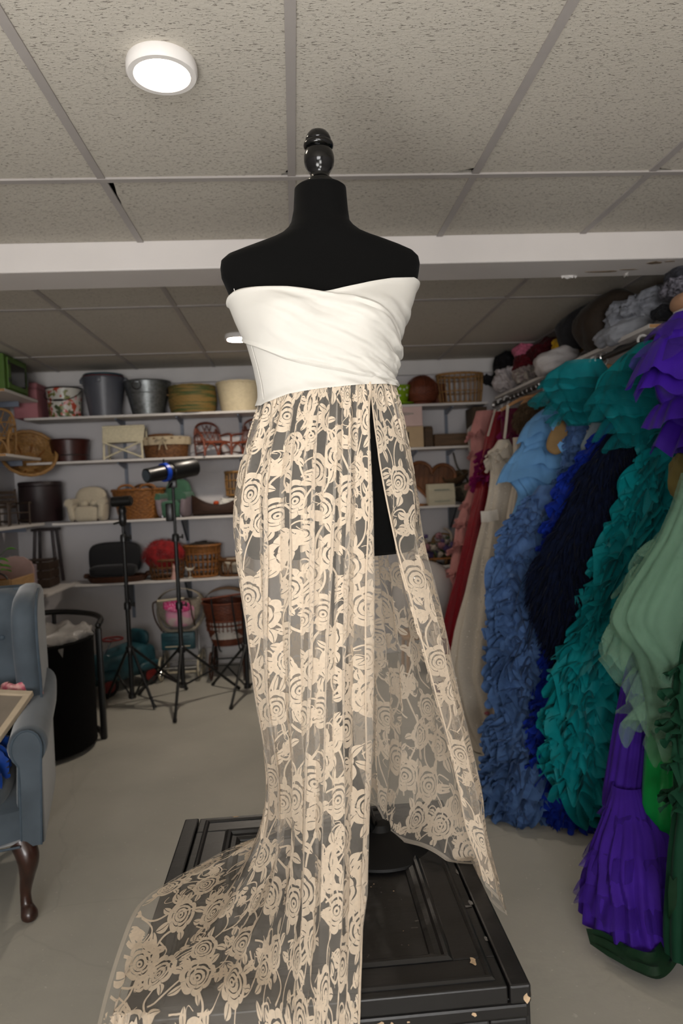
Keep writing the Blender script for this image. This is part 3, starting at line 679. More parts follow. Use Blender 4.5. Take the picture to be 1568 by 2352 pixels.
def open_basket(label, loc, rt, rb, h, m, sx=1., sy=1., n=24, rings=(.45,), sr=.0035, rr=.006, name='rattan_basket', rz=0., cat='basket', group=None, double=False, tilt=None, solid=0.0):
    t = empty(name, label, cat, loc, rz, group)
    if tilt: t.rotation_euler = tilt
    for k in range(n):
        a = 2 * PI * k / n; p = (rb * math.cos(a) * sx, rb * math.sin(a) * sy, .004); q = (rt * math.cos(a) * sx, rt * math.sin(a) * sy, h - .002)
        mid = ((p[0] + q[0]) / 2 * 1.03, (p[1] + q[1]) / 2 * 1.03, h / 2)
        MB().tube([p, mid, q], sr, 6).build('stake', m, t)
    th_ = np.linspace(0, 2 * PI, 41)[:-1]
    for f, r in [(0, rr), (1, rr * 1.25)] + [(v_, sr * 1.05) for v_ in rings]:
        R = rb + (rt - rb) * f + (.03 * rb * math.sin(f * PI)); MB().tube(np.stack([np.cos(th_) * R * sx, np.sin(th_) * R * sy, 0 * th_ + max(rr * .9, f * h)], 1), r, 7, closed=True).build('hoop', m, t)
    MB().lathe([(.0001, .004), (rb, .004)], sx=sx, sy=sy, seg=40).build('bottom', m, t)
    return t
M_wick_o = mat('wicker_honey', '#8f5c2c', .55, var=.45, scale=60, bump=.4, bscale=200, spec=.35)
M_wick_b = mat('wicker_brown', '#6b4626', .6, var=.5, scale=60, bump=.4, bscale=200, spec=.3)
M_wick_r = mat('wicker_red_brown', '#6b3520', .5, var=.4, scale=60, bump=.4, bscale=200, spec=.4)
M_wick_d = mat('wicker_dark', '#4a2a1a', .5, var=.4, scale=60, bump=.4, bscale=200, spec=.35)
M_wick_l = mat('rattan_tan', '#9c7442', .5, var=.35, scale=50, bump=.3, bscale=160, spec=.4)
M_wick_w = mat('wicker_cream', '#c9c0a6', .6, var=.15, scale=60, bump=.4, bscale=220, spec=.3)
M_blkmetal = mat('black_metal', '#0e0e0e', .42, var=.2, spec=.5)
M_blkplast = mat('black_plastic', '#131313', .35, var=.2, spec=.5)
M_chrome = mat('chrome', '#c8c8c8', .2, metal=1.0)
M_white = mat('white_board', '#c9c4c0', .55, var=.05, scale=6)
M_woodedge = mat('raw_wood_edge', '#b5885a', .7, var=.3, scale=30, stretch=(1, 8, 8))

# ================================================================== wing chair
M_blue = mat('slate_blue_velvet', '#505a63', .72, var=.28, scale=9, bump=.15, bscale=300, spec=.25, sheen=.5, bdist=.001)
M_cord = mat('blue_piping', '#47545f', .7, var=.2, scale=40)
M_mahog = mat('dark_mahogany', '#3a2118', .3, var=.45, scale=18, stretch=(3, 3, .6), spec=.5, coat=.25)
chair = empty('wing_chair', 'slate blue velvet wing chair with buttoned back and dark cabriole legs', 'armchair', (-1.331, 2.532, 0), math.radians(15.4))
def extr(prof_yz, x0, x1, r=.02, nx=5):
    """a slab with an outline in the y-z plane and softly rounded faces"""
    P = np.array(prof_yz, float); c = P.mean(0); xs = [x0, x0 + r * .3, x0 + r, x1 - r, x1 - r * .3, x1]; sc = [.0, .6, 1, 1, .6, .0]
    G = np.zeros((len(P), 6, 3))
    nrm = np.roll(P, -1, 0) - np.roll(P, 1, 0); nrm = np.stack([nrm[:, 1], -nrm[:, 0]], 1); nrm /= np.linalg.norm(nrm, axis=1)[:, None] + 1e-9
    ar = .5 * np.sum(P[:, 0] * np.roll(P[:, 1], -1) - P[:, 1] * np.roll(P[:, 0], -1))
    if ar < 0: nrm = -nrm
    for k, (x, s) in enumerate(zip(xs, sc)):
        q = P - nrm * r * (1 - s); G[:, k, 0] = x; G[:, k, 1:] = q
    mb = MB().grid(G, cu=True); n = len(P)
    mb.f.append(tuple(i * 6 for i in range(n))); mb.f.append(tuple(i * 6 + 5 for i in range(n))[::-1]); return mb
soft(MB(), (0, -.02, .325), (.345, .345, .075), 9, 9).build('seat_frame', M_blue, chair)
soft(MB(), (0, -.06, .425), (.265, .33, .07), 5, 13, disp=wrinkle(.01, 2, 4)).build('seat_cushion', M_blue, chair)
# buttoned back
nu, nv = 61, 61; U, V_ = np.meshgrid(np.linspace(-.285, .285, nu), np.linspace(.40, 1.035, nv), indexing='ij')
btn = []
for j in range(5):
    for i in range(-2, 3):
        bx = (i + (.5 if j % 2 else 0)) * .135; bz = .50 + j * .115
        if abs(bx) < .24: btn.append((bx, bz))
dep = 0 * U
for bx, bz in btn: dep += -.045 * np.exp(-np.sqrt(((U - bx) / .045) ** 2 + ((V_ - bz) / .045) ** 2 + .02))
edge = np.clip(1 - ((U / .285) ** 8 + (((V_ - .7175) / .3175) ** 10)), 0, 1) ** .3
Yf = .19 + (V_ - .4) * .20 - .075 * edge - dep * edge
mb = MB().grid(np.stack([U, Yf, V_], -1)); mb.grid(np.stack([U[:, ::-1], .33 + (V_[:, ::-1] - .4) * .14, V_[:, ::-1]], -1)); mb.build('backrest', M_blue, chair)
back = [o for o in chair.children if o.name.startswith('backrest')][0]
for bx, bz in btn:
    k = int(round((bx + .285) / .57 * 60)); l = int(round((bz - .40) / .635 * 60))
    soft(MB(), (bx, Yf[k, l] - .004, bz), (.011, .007, .011), 2.2, 5).build('button', M_cord, back)
for s in (-1, 1):
    # wing
    wing = [(-.02, .63), (.0, .70), (-.035, .80), (-.05, .90), (-.03, .98), (.03, 1.025), (.12, 1.045), (.32, 1.04), (.34, .9), (.33, .63)]
    extr(smooth_path([(0, a, b) for a, b in wing + wing[:1]], 40)[:-1, 1:], s * .27, s * .36, .028).build('wing', M_blue, chair)
    pp = smooth_path([(s * .358, a - .002, b) for a, b in wing[:7]], 30); MB().tube(pp, .005, 6).build('wing_piping', M_cord, chair)
    # rolled arm: cross-section swept front to back
    cs = []
    for a in np.linspace(-20, 235, 16): cs.append((.335 + .062 * math.cos(math.radians(a)), .575 + .062 * math.sin(math.radians(a))))
    outl = [(.375, .52), (.372, .25)] ; inl = [(.285, .25)]
    sec = cs[::1] + inl + outl[::-1]
    ys = [-.335, -.325, -.29, -.1, .1, .2, .26]; zs = [-.006, 0, 0, .012, .03, .05, .07]; ex = [.9, 1, 1, 1.02, 1.05, 1.0, .95]
    G = np.zeros((len(sec), len(ys), 3))
    for j, (yy, dz, e) in enumerate(zip(ys, zs, ex)):
        for i, (a, b) in enumerate(sec): G[i, j] = (s * (.33 + (a - .33) * e), yy, b + (dz if b > .45 else 0))
    mb = MB().grid(G, cu=True); n = len(sec); mb.f.append(tuple(i * len(ys) for i in range(n))); mb.build('arm', M_blue, chair)
    # front panel with its piping
    pan = [(s * (.33 + (a - .33) * .74), b - .002) for a, b in cs] + [(s * .302, .25), (s * .362, .25)]
    pv = [(a, -.338, b) for a, b in pan] + [(a * .985 + s * .005, -.349, b) for a, b in pan]; n = len(pan)
    MB().add(pv, [tuple(range(n, 2 * n))] + [(i, (i + 1) % n, n + (i + 1) % n, n + i) for i in range(n)]).build('arm_panel', M_blue, chair)
    MB().tube(smooth_path([(a, -.347, b) for a, b in [pan[-2]] + pan[:16][::-1] + [pan[-1]]], 50), .004, 6).build('arm_piping', M_cord, chair)
    # cabriole front leg
    lp = [(s * .30, -.315, .26), (s * .318, -.335, .21), (s * .312, -.325, .15), (s * .302, -.312, .09), (s * .303, -.318, .045), (s * .312, -.335, .018), (s * .314, -.338, .0)]
    lr = np.interp(np.linspace(0, 1, 40), [0, .2, .45, .7, .82, .92, .97, 1], [.038, .036, .024, .017, .019, .027, .026, .018])
    MB().tube(smooth_path(lp, 40), lr, 14).build('leg', M_mahog, chair)
    MB().tube(smooth_path([(s * .29, .28, .28), (s * .29, .29, .12), (s * .295, .33, 0)], 10), np.linspace(.024, .016, 10), 4).build('leg', M_mahog, chair)
MB().tube(smooth_path([(-.30, -.365, .262), (0, -.367, .262), (.30, -.365, .262)], 12), .004, 6).build('rail_piping', M_cord, chair)
# things on the chair
M_frame = mat('pale_frame', '#c9b79d', .6, var=.15, scale=20)
M_canvas = mat('grey_backing', '#8b8072', .8, var=.12, scale=12)
pf = empty('picture_frame', 'pale framed board lying tilted on the blue wing chair', 'frame', (-1.13, 2.47, .635), math.radians(12)); pf.rotation_euler = (math.radians(24), math.radians(4), math.radians(-8))
MB().rbox((-.2, -.13, 0), (.115, .11, .014), .003).build('backing', M_canvas, pf, smooth=False)
for lo, hi in (((-.2, .096, .0), (.125, .12, .022)), ((-.2, -.14, 0), (.125, -.116, .022)), ((.101, -.1155, 0), (.125, .0955, .022))): MB().rbox(lo, hi, .003).build('frame_rail', M_frame, pf, smooth=False)
M_pinkc = mat('pink_print_cloth', '#c2566f', .8, var=.4, scale=35, color2='#d8a6a0', thresh=(.42, .6))
def crumple(name, label, cat, loc, half, m, seed, a=.22, f=1.6, p=3.0, rot=(0, 0, 0), n=17, group=None, sub=None):
    o = soft(MB(), (0, 0, 0), half, p, n, disp=lambda V: wrinkle(a, f, seed)(V) + wrinkle(a * .35, f * 3.1, seed + 1)(V)).build(name, m, None)
    o.location = loc; o.rotation_euler = rot; return tag(o, label, cat, group)
crumple('folded_cloth', 'pink patterned cloth tucked behind the pale frame on the wing chair', 'cloth', (-1.07, 2.64, .625), (.09, .045, .07), M_pinkc, 31)
M_blucl = mat('royal_blue_satin', '#0f3f96', .45, var=.4, scale=6, spec=.4, sheen=.3)
crumple('satin_cloth', 'crumpled royal blue cloth heaped on the seat of the wing chair', 'cloth', (-1.145, 2.335, .53), (.14, .075, .10), M_blucl, 33, .3, 1.9, rot=(0, .45, .2))

# ================================================================== laundry hamper
M_fab = mat('black_hamper_fabric', '#0a0909', .9, var=.3, scale=30, bump=.2, bscale=400, spec=.15)
M_bag = mat('clear_bin_liner', '#cfcac6', .3, var=.1, alpha=.42, spec=.6)
ham = empty('laundry_hamper', 'black fabric laundry hamper with a clear liner and bent metal frame', 'hamper', (-1.50, 3.88, 0))
HW = lambda th_: .03 * np.cos(2 * th_)
MB().lathe([(.0001, .02), (.30, .02), (.315, .03), (.318, .3), (.322, .615), (.326, .62), (.322, .625), (.315, .62), (.310, .3), (.308, .05), (.0001, .03)], seg=64, wob=HW).build('bag_body', M_fab, ham)
MB().tube(arc((0, 0, .62), .325, 0, 2 * PI, 65, 'xy')[:-1], .011, 8, closed=True).build('rim', M_fab, ham)
th_ = np.linspace(0, 2 * PI, 97)[:-1]; G = np.zeros((96, 9, 3))
for j, (r, z) in enumerate(((.30, .45), (.308, .55), (.316, .625), (.325, .645), (.318, .655), (.30, .66), (.27, .65), (.2, .62), (.05, .60))):
    rr = r + .010 * np.sin(th_ * 23) + .008 * np.sin(th_ * 9 + 1); G[:, j] = np.stack([rr * np.cos(th_), rr * np.sin(th_), z + .016 * np.sin(th_ * 13 + j) * (j > 2)], 1)
MB().grid(G, cu=True).build('bin_liner', M_bag, ham)
for sx, sy in ((.337, .12), (-.337, .12)):
    MB().rbox((sx - .016, sy - .016, .0), (sx + .016, sy + .016, .645), .004).build('post', M_blkmetal, ham)
    MB().lathe([(.0001, .03), (.014, .028), (.018, .015), (.014, .002), (.012, 0)], c=(sx, sy, .645), seg=16).build('knob', M_blkplast, ham)
for z0, z1 in ((.665, .62),):
    MB().tube(smooth_path([(.337, .12, .66), (.325, .22, .685), (.22, .33, .70), (.0, .385, .71), (-.22, .33, .70), (-.325, .22, .685), (-.337, .12, .66)], 40), .017, 8).build('top_bar', M_blkmetal, ham)
MB().tube(smooth_path([(.337, .12, .012), (.24, .30, .012), (0, .38, .012), (-.24, .30, .012), (-.337, .12, .012)], 30), .012, 8).build('floor_bar', M_blkmetal, ham)
MB().tube([(0, .385, .70), (0, .38, .012)], .012, 8).build('rear_post', M_blkmetal, ham)
MB().box((-.02, .39, .40), (.0, .395, .45)).build('tag', M_white, ham)

# ================================================================== light stands
def light_stand(label, loc, hub, colb, top, feet, r=.0135):
    t = empty('light_stand', label, 'light stand', (loc[0], loc[1], 0), group='black light stands')
    MB().tube([(0, 0, colb), (0, 0, hub + .30)], r * 1.15, 12).build('lower_column', M_blkmetal, t)
    MB().tube([(0, 0, hub + .28), (0, 0, min(top, hub + .75))], r, 12).build('middle_column', M_blkmetal, t)
    MB().tube([(0, 0, min(top, hub + .74) - .02), (0, 0, top)], r * .75, 12).build('upper_column', M_blkmetal, t)
    for z in (hub + .29, hub + .74):
        if z < top:
            MB().lathe([(r, -.03), (r * 1.7, -.026), (r * 1.75, .012), (r * 1.4, .022), (r, .024)], c=(0, 0, z), seg=16).build('collar', M_blkplast, t)
            MB().tube([(r, 0, z), (.038, 0, z)], .006, 8).build('clamp_screw', M_blkplast, t)
            soft(MB(), (.045, 0, z + .004), (.006, .012, .016), 3, 5).build('clamp_knob', M_blkplast, t)
    MB().lathe([(r, -.028), (r * 1.9, -.024), (r * 2.0, .01), (r * 1.5, .02), (r, .022)], c=(0, 0, hub), seg=16).build('hub', M_blkplast, t)
    MB().lathe([(r, -.02), (r * 1.9, -.015), (r * 1.9, .012), (r, .016)], c=(0, 0, colb + .02), seg=16).build('spreader_collar', M_blkplast, t)
    for fx, fy in feet:
        d = np.array([fx, fy]) / math.hypot(fx, fy); p = (d[0] * .022, d[1] * .022, hub); q = (fx, fy, .009)
        g = MB().tube([p, q], .0095, 8).build('leg', M_blkmetal, t)
        MB().tube([(fx * .965, fy * .965, .009 + .035 * hub), (fx, fy, .0075)], .0125, 8).build('rubber_foot', M_blkplast, g)
        m_ = .52; MB().tube([(d[0] * .024, d[1] * .024, colb + .02), (fx * m_, fy * m_, hub + (.009 - hub) * m_)], .007, 6).build('brace', M_blkmetal, t)
    return t
s1 = light_stand('black light stand topped with a small clamp head, nearest the hamper', (-1.14, 4.60), .385, .05, 1.20, [(.168, -.113), (.31, .30), (-.22, .20)])
s2 = light_stand('tall black light stand carrying the studio flash', (-.793, 4.55), .375, .115, 1.44, [(.0, -.36), (-.36, .29), (.34, .28)])
s3 = light_stand('black light stand half hidden behind the left edge of the lace skirt', (-.385, 4.72), .32, .035, .80, [(-.087, -.336), (-.272, .25), (.3, .10)])
# clamp head on the first stand
ch = empty('clamp_head', 'small black tilting clamp head on top of the light stand by the hamper', 'clamp', (-1.14, 4.60, 1.20))
MB().lathe([(.012, .0), (.022, .012), (.026, .05), (.022, .085), (.028, .10), (.024, .125), (.014, .135)], seg=20).build('grip', M_blkplast, ch)
MB().tube([(-.060, 0, .165), (.062, -.015, .168)], np.array([.034, .034]), 20).build('clamp_body', M_blkplast, ch)
MB().tube([(.058, -.014, .168), (.07, -.016, .168)], .024, 16).build('end_cap', M_blkmetal, ch)
MB().tube([(-.02, 0, .03), (-.06, -.01, .02)], .007, 8).build('lever', M_blkplast, ch)
MB().rbox((-.016, -.012, .125), (.016, .012, .14), .003).build('yoke', M_blkmetal, ch)
# studio flash
M_bluering = mat('blue_ring', '#0d3fae', .35, var=.15, spec=.5)
M_lens = mat('flash_glass', '#33414a', .12, spec=.7)
fl = empty('studio_flash', 'black studio flash with a blue ring and optical snout on the tall stand', 'studio light', (-.793, 4.55, 1.44)); 
a0 = np.array(at(335, 1093, y=4.36)) - np.array([-.793, 4.55, 1.44]); a1 = np.array(at(447, 1072, y=4.66)) - np.array([-.793, 4.55, 1.44]); ax = (a1 - a0) / np.linalg.norm(a1 - a0); Lf = np.linalg.norm(a1 - a0)
def along(prof, seg=28):
    P = np.array([a0 + ax * d for d, r in prof]); return MB().tube(P, [r for d, r in prof], seg)
along([(Lf * .48, .055), (Lf * .50, .062), (Lf * .98, .062), (Lf, .052)]).build('flash_body', M_blkplast, fl)
along([(Lf * .33, .057), (Lf * .335, .061), (Lf * .40, .061), (Lf * .405, .057)]).build('blue_ring', M_bluering, fl)
along([(Lf * .395, .052), (Lf * .495, .052)]).build('mount', M_blkmetal, fl)
along([(Lf * .08, .036), (Lf * .09, .046), (Lf * .34, .05)]).build('snout', M_blkplast, fl)
mb = MB(); th_ = np.linspace(0, 2 * PI, 33)[:-1]
along([(0, .040), (.004, .046), (Lf * .10, .046), (Lf * .105, .04)]).build('lens_barrel', M_blkmetal, fl)
along([(-.0015, .036), (.002, .0365)]).build('lens', M_lens, fl)
MB().tube([a0 + ax * Lf * .36 + np.array([0, 0, .055]), a0 + ax * Lf * .36 + np.array([0, 0, .085])], .006, 8).build('lock_pin', M_blkmetal, fl)
MB().rbox((-.025, -.02, .0), (.025, .02, .055), .004).build('tilt_bracket', M_blkplast, fl)
MB().tube([(-.0, -.02, .03), (-.02, -.055, .0)], .006, 8).build('tilt_handle', M_blkplast, fl)
MB().rbox((-.06, .01, -.22), (-.015, .05, -.10), .008).build('trigger_pack', M_blkplast, fl)

# ================================================================== toys on the floor
M_teal = mat('worn_teal_enamel', '#22505a', .45, var=.4, scale=14, spec=.5, bump=.1)
M_red = mat('worn_red_enamel', '#7d1e1c', .45, var=.4, scale=20, spec=.5)
M_tyre = mat('black_rubber', '#121212', .8, var=.2)
def wheel(par, c, r, wd, axis, m_hub, tyre=None, spokes=0, name='wheel'):
    """axis: 'x' or 'y'"""
    pl = 'yz' if axis == 'x' else 'xz'; c = np.array(c, float)
    w_ = MB().tube(arc(c, r - wd * .5, 0, 2 * PI, 33, pl)[:-1], wd * .5, 8, closed=True).build(name, tyre or M_tyre, par)
    off = np.array([1., 0, 0]) if axis == 'x' else np.array([0, 1., 0])
    if spokes:
        for k in range(spokes):
            a = 2 * PI * k / spokes; d = np.array([0, math.cos(a), math.sin(a)]) if axis == 'x' else np.array([math.cos(a), 0, math.sin(a)])
            MB().tube([c, c + d * (r - wd * .6)], .0022, 5).build('spoke', m_hub, w_)
        MB().tube([c - off * .015, c + off * .015], .012, 10).build('hub', m_hub, w_)
    else:
        MB().tube([c - off * wd * .45, c - off * wd * .3, c + off * wd * .3, c + off * wd * .45], [(r - wd) * .35, (r - wd) * .98, (r - wd) * .98, (r - wd) * .35], 20).build('hub', m_hub, w_)
    return w_
pc = empty('pedal_car', 'old teal pedal car with red wheel hubs and red steering wheel behind the hamper', 'toy car', (-1.36, 5.06, 0), math.radians(-40)); pc.scale = (.85, .85, .85)
ns = 15; xs = np.linspace(0, 1, ns); G = np.zeros((ns, 20, 3))
for i, t_ in enumerate(xs):
    yy = -.30 + .62 * t_; hw = np.interp(t_, [0, .06, .3, .7, 1], [.05, .12, .165, .17, .13]); top = np.interp(t_, [0, .05, .2, .45, .55, .8, 1], [.20, .27, .31, .33, .34, .36, .33]); bot = .085
    for k in range(20):
        a = 2 * PI * k / 20; cxx = math.copysign(abs(math.cos(a)) ** .5, math.cos(a)); szz = math.copysign(abs(math.sin(a)) ** .6, math.sin(a))
        G[i, k] = (hw * cxx, yy, (top + bot) / 2 + (top - bot) / 2 * szz)
mb = MB().grid(G, cv=True); mb.f.append(tuple(range(20))[::-1]); mb.f.append(tuple((ns - 1) * 20 + k for k in range(20))); mb.build('body', M_teal, pc)
soft(MB(), (0, .25, .40), (.13, .03, .07), 3, 7).build('seat_back', M_teal, pc)
for sx in (-.18, .18):
    for sy in (-.20, .22):
        wheel(pc, (sx, sy, .088), .088, .032, 'x', M_red)
        soft(MB(), (sx * .93, sy, .17), (.035, .11, .04), 3, 7).build('mudguard', M_teal, pc)
sw = MB().tube(arc((0, -.02, .43), .085, 0, 2 * PI, 33, 'xy')[:-1] @ np.array(Euler((0, 0, 0)).to_matrix()).T, .009, 8, closed=True).build('steering_wheel', M_red, pc)
MB().tube([(-.08, -.02, .43), (.08, -.02, .43)], .006, 6).build('steering_spoke', M_red, sw); MB().tube([(0, -.02, .43), (0, -.12, .31)], .009, 8).build('steering_column', M_chrome, pc)
for sx in (-.08, .08): MB().lathe([(.0001, .03), (.02, .026), (.03, .012), (.032, 0)], M=xf((sx, -.285, .24), (PI / 2, 0, 0)), seg=16).build('headlamp', M_chrome, pc)
MB().rbox((-.13, -.325, .09), (.13, -.305, .125), .006).build('bumper', M_chrome, pc)

# --- doll stroller
M_cane = mat('aged_cane', '#9a9080', .65, var=.3, scale=60, bump=.3)
M_cream2 = mat('cream_enamel', '#c4b9a0', .5, var=.25, scale=25)
M_pink = mat('hot_pink_print', '#d43d7c', .8, var=.3, scale=90, color2='#f0a8c6', thresh=(.38, .48))
M_pinkq = mat('pale_pink_quilt', '#cf8aa6', .85, var=.3, scale=22, color2='#b8a9a2', thresh=(.35, .6), bump=.4, bscale=40)
st = empty('doll_stroller', 'vintage doll stroller with a pink quilt and teal footrest against the back wall', 'stroller', (-.915, 5.24, 0))
basketp = [(-.135, -.02, .60), (-.165, .03, .50), (-.11, -.03, .385), (.0, -.05, .372), (.12, -.03, .385), (.185, .03, .50), (.15, -.02, .61)]
MB().tube(smooth_path(basketp, 40), .013, 8).build('cane_rim', M_cane, st)
weave_wall(MB(), [(.10, .40), (.15, .48), (.17, .60)], 40, .012, .004, 1.0, .42).build('cane_body', M_cane, st)
G = np.zeros((24, 14, 3))
for i in range(24):
    for j in range(14):
        a = -PI * .02 + PI * 1.04 * j / 13; t_ = i / 23
        G[i, j] = (.175 * math.cos(a), .02 + .13 * t_, .56 + .12 * math.sin(a) * (1 - .15 * t_) + .004 * (i % 2))
MB().grid(G).build('cane_hood', M_cane, st)
soft(MB(), (.02, -.09, .495), (.105, .03, .085), 3, 11, disp=wrinkle(.06, 2, 51)).build('quilt', M_pinkq, st)
soft(MB(), (.0, -.108, .565), (.10, .02, .042), 3, 9, M=xf(rot=(0, .12, 0)), disp=wrinkle(.06, 2, 52)).build('pink_cover', M_pink, st)
M_rustbar = mat('rusty_bar', '#3c281d', .5, var=.4, scale=30)
MB().tube(smooth_path([(-.13, -.13, .615), (-.165, -.135, .60), (-.155, -.13, .48), (-.115, -.10, .385)], 24), .006, 8).build('side_bar', M_rustbar, st)
MB().tube(smooth_path([(.06, -.13, .625), (.10, -.135, .61), (.115, -.13, .50), (.13, -.10, .41)], 24), .006, 8).build('side_bar', M_rustbar, st)
MB().tube([(-.135, -.13, .615), (-.03, -.13, .62), (.065, -.13, .626)], .009, 8).build('handle_grip', M_cream2, st)
MB().rbox((-.13, -.09, .235), (.12, -.05, .365), .01).build('footrest', M_teal, st)
ft = [o for o in st.children if o.name.startswith('footrest')][0]
for z in (.262, .29, .318, .34): MB().rbox((-.10, -.097, z - .004), (.085, -.089, z + .004), .002).build('slat', M_cream2 if z < .27 else M_teal, ft)
for sx in (-.145, .14):
    wheel(st, (sx, -.06, .092), .092, .016, 'x', M_chrome, M_cream2, 8); wheel(st, (sx, .15, .092), .092, .016, 'x', M_chrome, M_cream2, 8)
    MB().tube(smooth_path([(sx * .9, -.06, .092), (sx * .95, .02, .2), (sx * .9, .04, .36)], 12), .006, 8).build('frame_tube', M_chrome, st)
    MB().tube(smooth_path([(sx * .9, .15, .092), (sx * .95, .06, .22), (sx * .9, .03, .36)], 12), .006, 8).build('frame_tube', M_chrome, st)
for yy in (-.06, .15): MB().tube([(-.15, yy, .092), (.145, yy, .092)], .006, 8).build('axle', M_chrome, st)
MB().rbox((-.13, -.10, .06), (.12, -.085, .075), .003).build('front_bar', M_cream2, st)

# --- brown wicker pram
pr = empty('wicker_pram', 'red-brown wicker doll pram with white slats and spoked wheels beside the lace skirt', 'pram', (-.56, 5.22, 0))
M_wslat = mat('white_slat', '#b9b2aa', .6, var=.1)
weave_wall(MB(), [(.085, .25), (.105, .31), (.115, .37)], 40, .012, .003, 1.25, 1.0).build('lower_body', M_wick_r, pr)
weave_wall(MB(), [(.132, .435), (.15, .50), (.158, .565)], 40, .012, .003, 1.1, 1.0).build('upper_body', M_wick_r, pr)
MB().lathe([(.0001, .25), (.085, .25)], sx=1.25, seg=32).build('floor_panel', M_wick_d, pr)
MB().lathe([(.112, .30), (.122, .44)], sx=1.15, seg=48).build('white_lining', M_wslat, pr)
for k in range(30):
    a = 2 * PI * k / 30; MB().tube([(.118 * 1.25 * math.cos(a), .118 * math.sin(a), .355), (.136 * 1.12 * math.cos(a), .136 * math.sin(a), .445)], .0042, 6).build('stake', M_wick_r, pr)
for z, r, s_ in ((.25, .088, 1.25), (.40, .128, 1.18), (.435, .136, 1.12), (.57, .162, 1.1)):
    p = arc((0, 0, z), r, 0, 2 * PI, 41, 'xy')[:-1]; p[:, 0] *= s_; MB().tube(p, .007, 7, closed=True).build('hoop', M_wick_r, pr)
G = np.zeros((16, 18, 3))
for i in range(16):
    for j in range(18):
        a = PI * j / 17; t_ = i / 15; G[i, j] = (.17 * math.cos(a), .15 - .19 * t_, .56 + .105 * math.sin(a) + .004 * (i % 2))
MB().grid(G).build('hood', mat('wicker_grey_brown', '#6d5743', .7, var=.4, scale=60, bump=.4, bscale=200), pr)
MB().tube([(-.16, -.15, .615), (.17, -.15, .645)], .008, 8).build('push_bar', M_wick_r, pr)
for sx in (-.09, .06): MB().tube(smooth_path([(sx, -.15, .635), (sx + .01, -.165, .50), (sx + .04, -.15, .25), (sx + .045, -.05, .20)], 20), .006, 8).build('handle_arm', M_blkmetal, pr)
for sx, sy in ((-.12, -.10), (-.11, .12), (.13, -.1), (.13, .12)):
    wheel(pr, (sx, sy, .105), .105, .014, 'x', M_blkmetal, M_wick_d, 8)
    MB().tube([(sx * .85, sy * .6, .26), (sx, sy, .105)], .006, 6).build('strut', M_blkmetal, pr)
for sy in (-.10, .12): MB().tube([(-.12, sy, .105), (.13, sy, .105)], .005, 6).build('axle', M_blkmetal, pr)

# --- white globe on a small stool
gs = empty('wooden_stool', 'small wooden stool under the white globe', 'stool', (.94, 5.02, 0))
MB().rbox((-.2, -.15, .265), (.2, .15, .295), .006).build('seat', M_woodedge, gs)
for sx in (-.16, .16):
    for sy in (-.11, .11): MB().tube([(sx, sy, .27), (sx * 1.1, sy * 1.1, 0)], .014, 10).build('leg', M_woodedge, gs)
gl = empty('white_globe', 'glossy white globe beside the red gown under the lowest shelf', 'globe', (.94, 5.02, .295))
MB().lathe([(.0001, .528)] + [(.245 * math.cos(a), .268 + .26 * math.sin(a)) for a in np.linspace(1.5, -1.3, 26)] + [(.06, .012), (.0001, .012)], seg=48).build('globe', mat('glossy_white_glass', '#b3aeac', .14, spec=.6), gl)
MB().lathe([(.055, 0), (.075, .004), (.07, .022), (.05, .03)], seg=28).build('collar', M_white, gl)
# ================================================================== shelves on the back and left walls
ZA, ZB, ZCs, ZD = 2.022, 1.685, 1.222, .745
M_bracket = mat('blue_grey_steel', '#6f7786', .4, var=.1, spec=.5)
M_brkdark = mat('dark_slate_steel', '#333a42', .4, var=.15, spec=.5)
def bracket(x, z, par, m, y0=None, ln=.24, drop=.07):
    mb = MB(); y1 = YB - .02; t_ = .007
    pts = [(y1, z - .012), (y1 - ln, z - .012), (y1 - ln, z - .022), (y1 - .02, z - drop), (y1, z - drop)]
    v = [(x - t_, a, b) for a, b in pts] + [(x + t_, a, b) for a, b in pts]; n = 5
    mb.add(v, [tuple(range(n)), tuple(range(n, 2 * n))[::-1]] + [(i, n + i, n + (i + 1) % n, (i + 1) % n) for i in range(n)]).build('bracket', m, par, smooth=False)
brx = [-1.34, -.88, -.41, .07, .55, .98, 1.28]
def back_shelf(z, x0, x1, label, m, drop, xs=brx, depth=.30):
    t = empty('wall_shelf', label, 'shelf', ((x0 + x1) / 2, YB, z)); c = np.array([(x0 + x1) / 2, YB, z])
    b = MB().rbox((x0, YB - .022 - depth, z - .019), (x1, YB - .022, z - .001), .003).build('board', M_white, None, smooth=False, loc=c); b.parent = t; b.location = (0, 0, 0)
    for x in xs:
        if x0 < x < x1:
            h = bpy.data.objects; bracket(x, z - .008, t, m, drop=drop)
            o = t.children[-1]; o.location = -Vector(c)
    return t
back_shelf(ZA, -2.0, 1.55, 'long white top shelf on the back wall holding buckets and baskets', M_bracket, .055)
back_shelf(ZB, -2.0, 1.60, 'long white second shelf from the top on the back wall holding small cane chairs', M_bracket, .055)
back_shelf(ZCs, -1.84, 1.38, 'long white third shelf on the back wall holding the heart tray and little armchairs', M_brkdark, .19)
back_shelf(ZD, -1.78, 1.38, 'long white lowest shelf on the back wall holding the charcoal seat', M_brkdark, .22)
for x in brx:   # slotted uprights on the wall
    MB().rbox((x - .012, YB - .02, .42 if x < 2 else .9), (x + .012, YB - .0005, 2.05), .002).build('shelf_upright', M_bracket, wall_back, smooth=False)
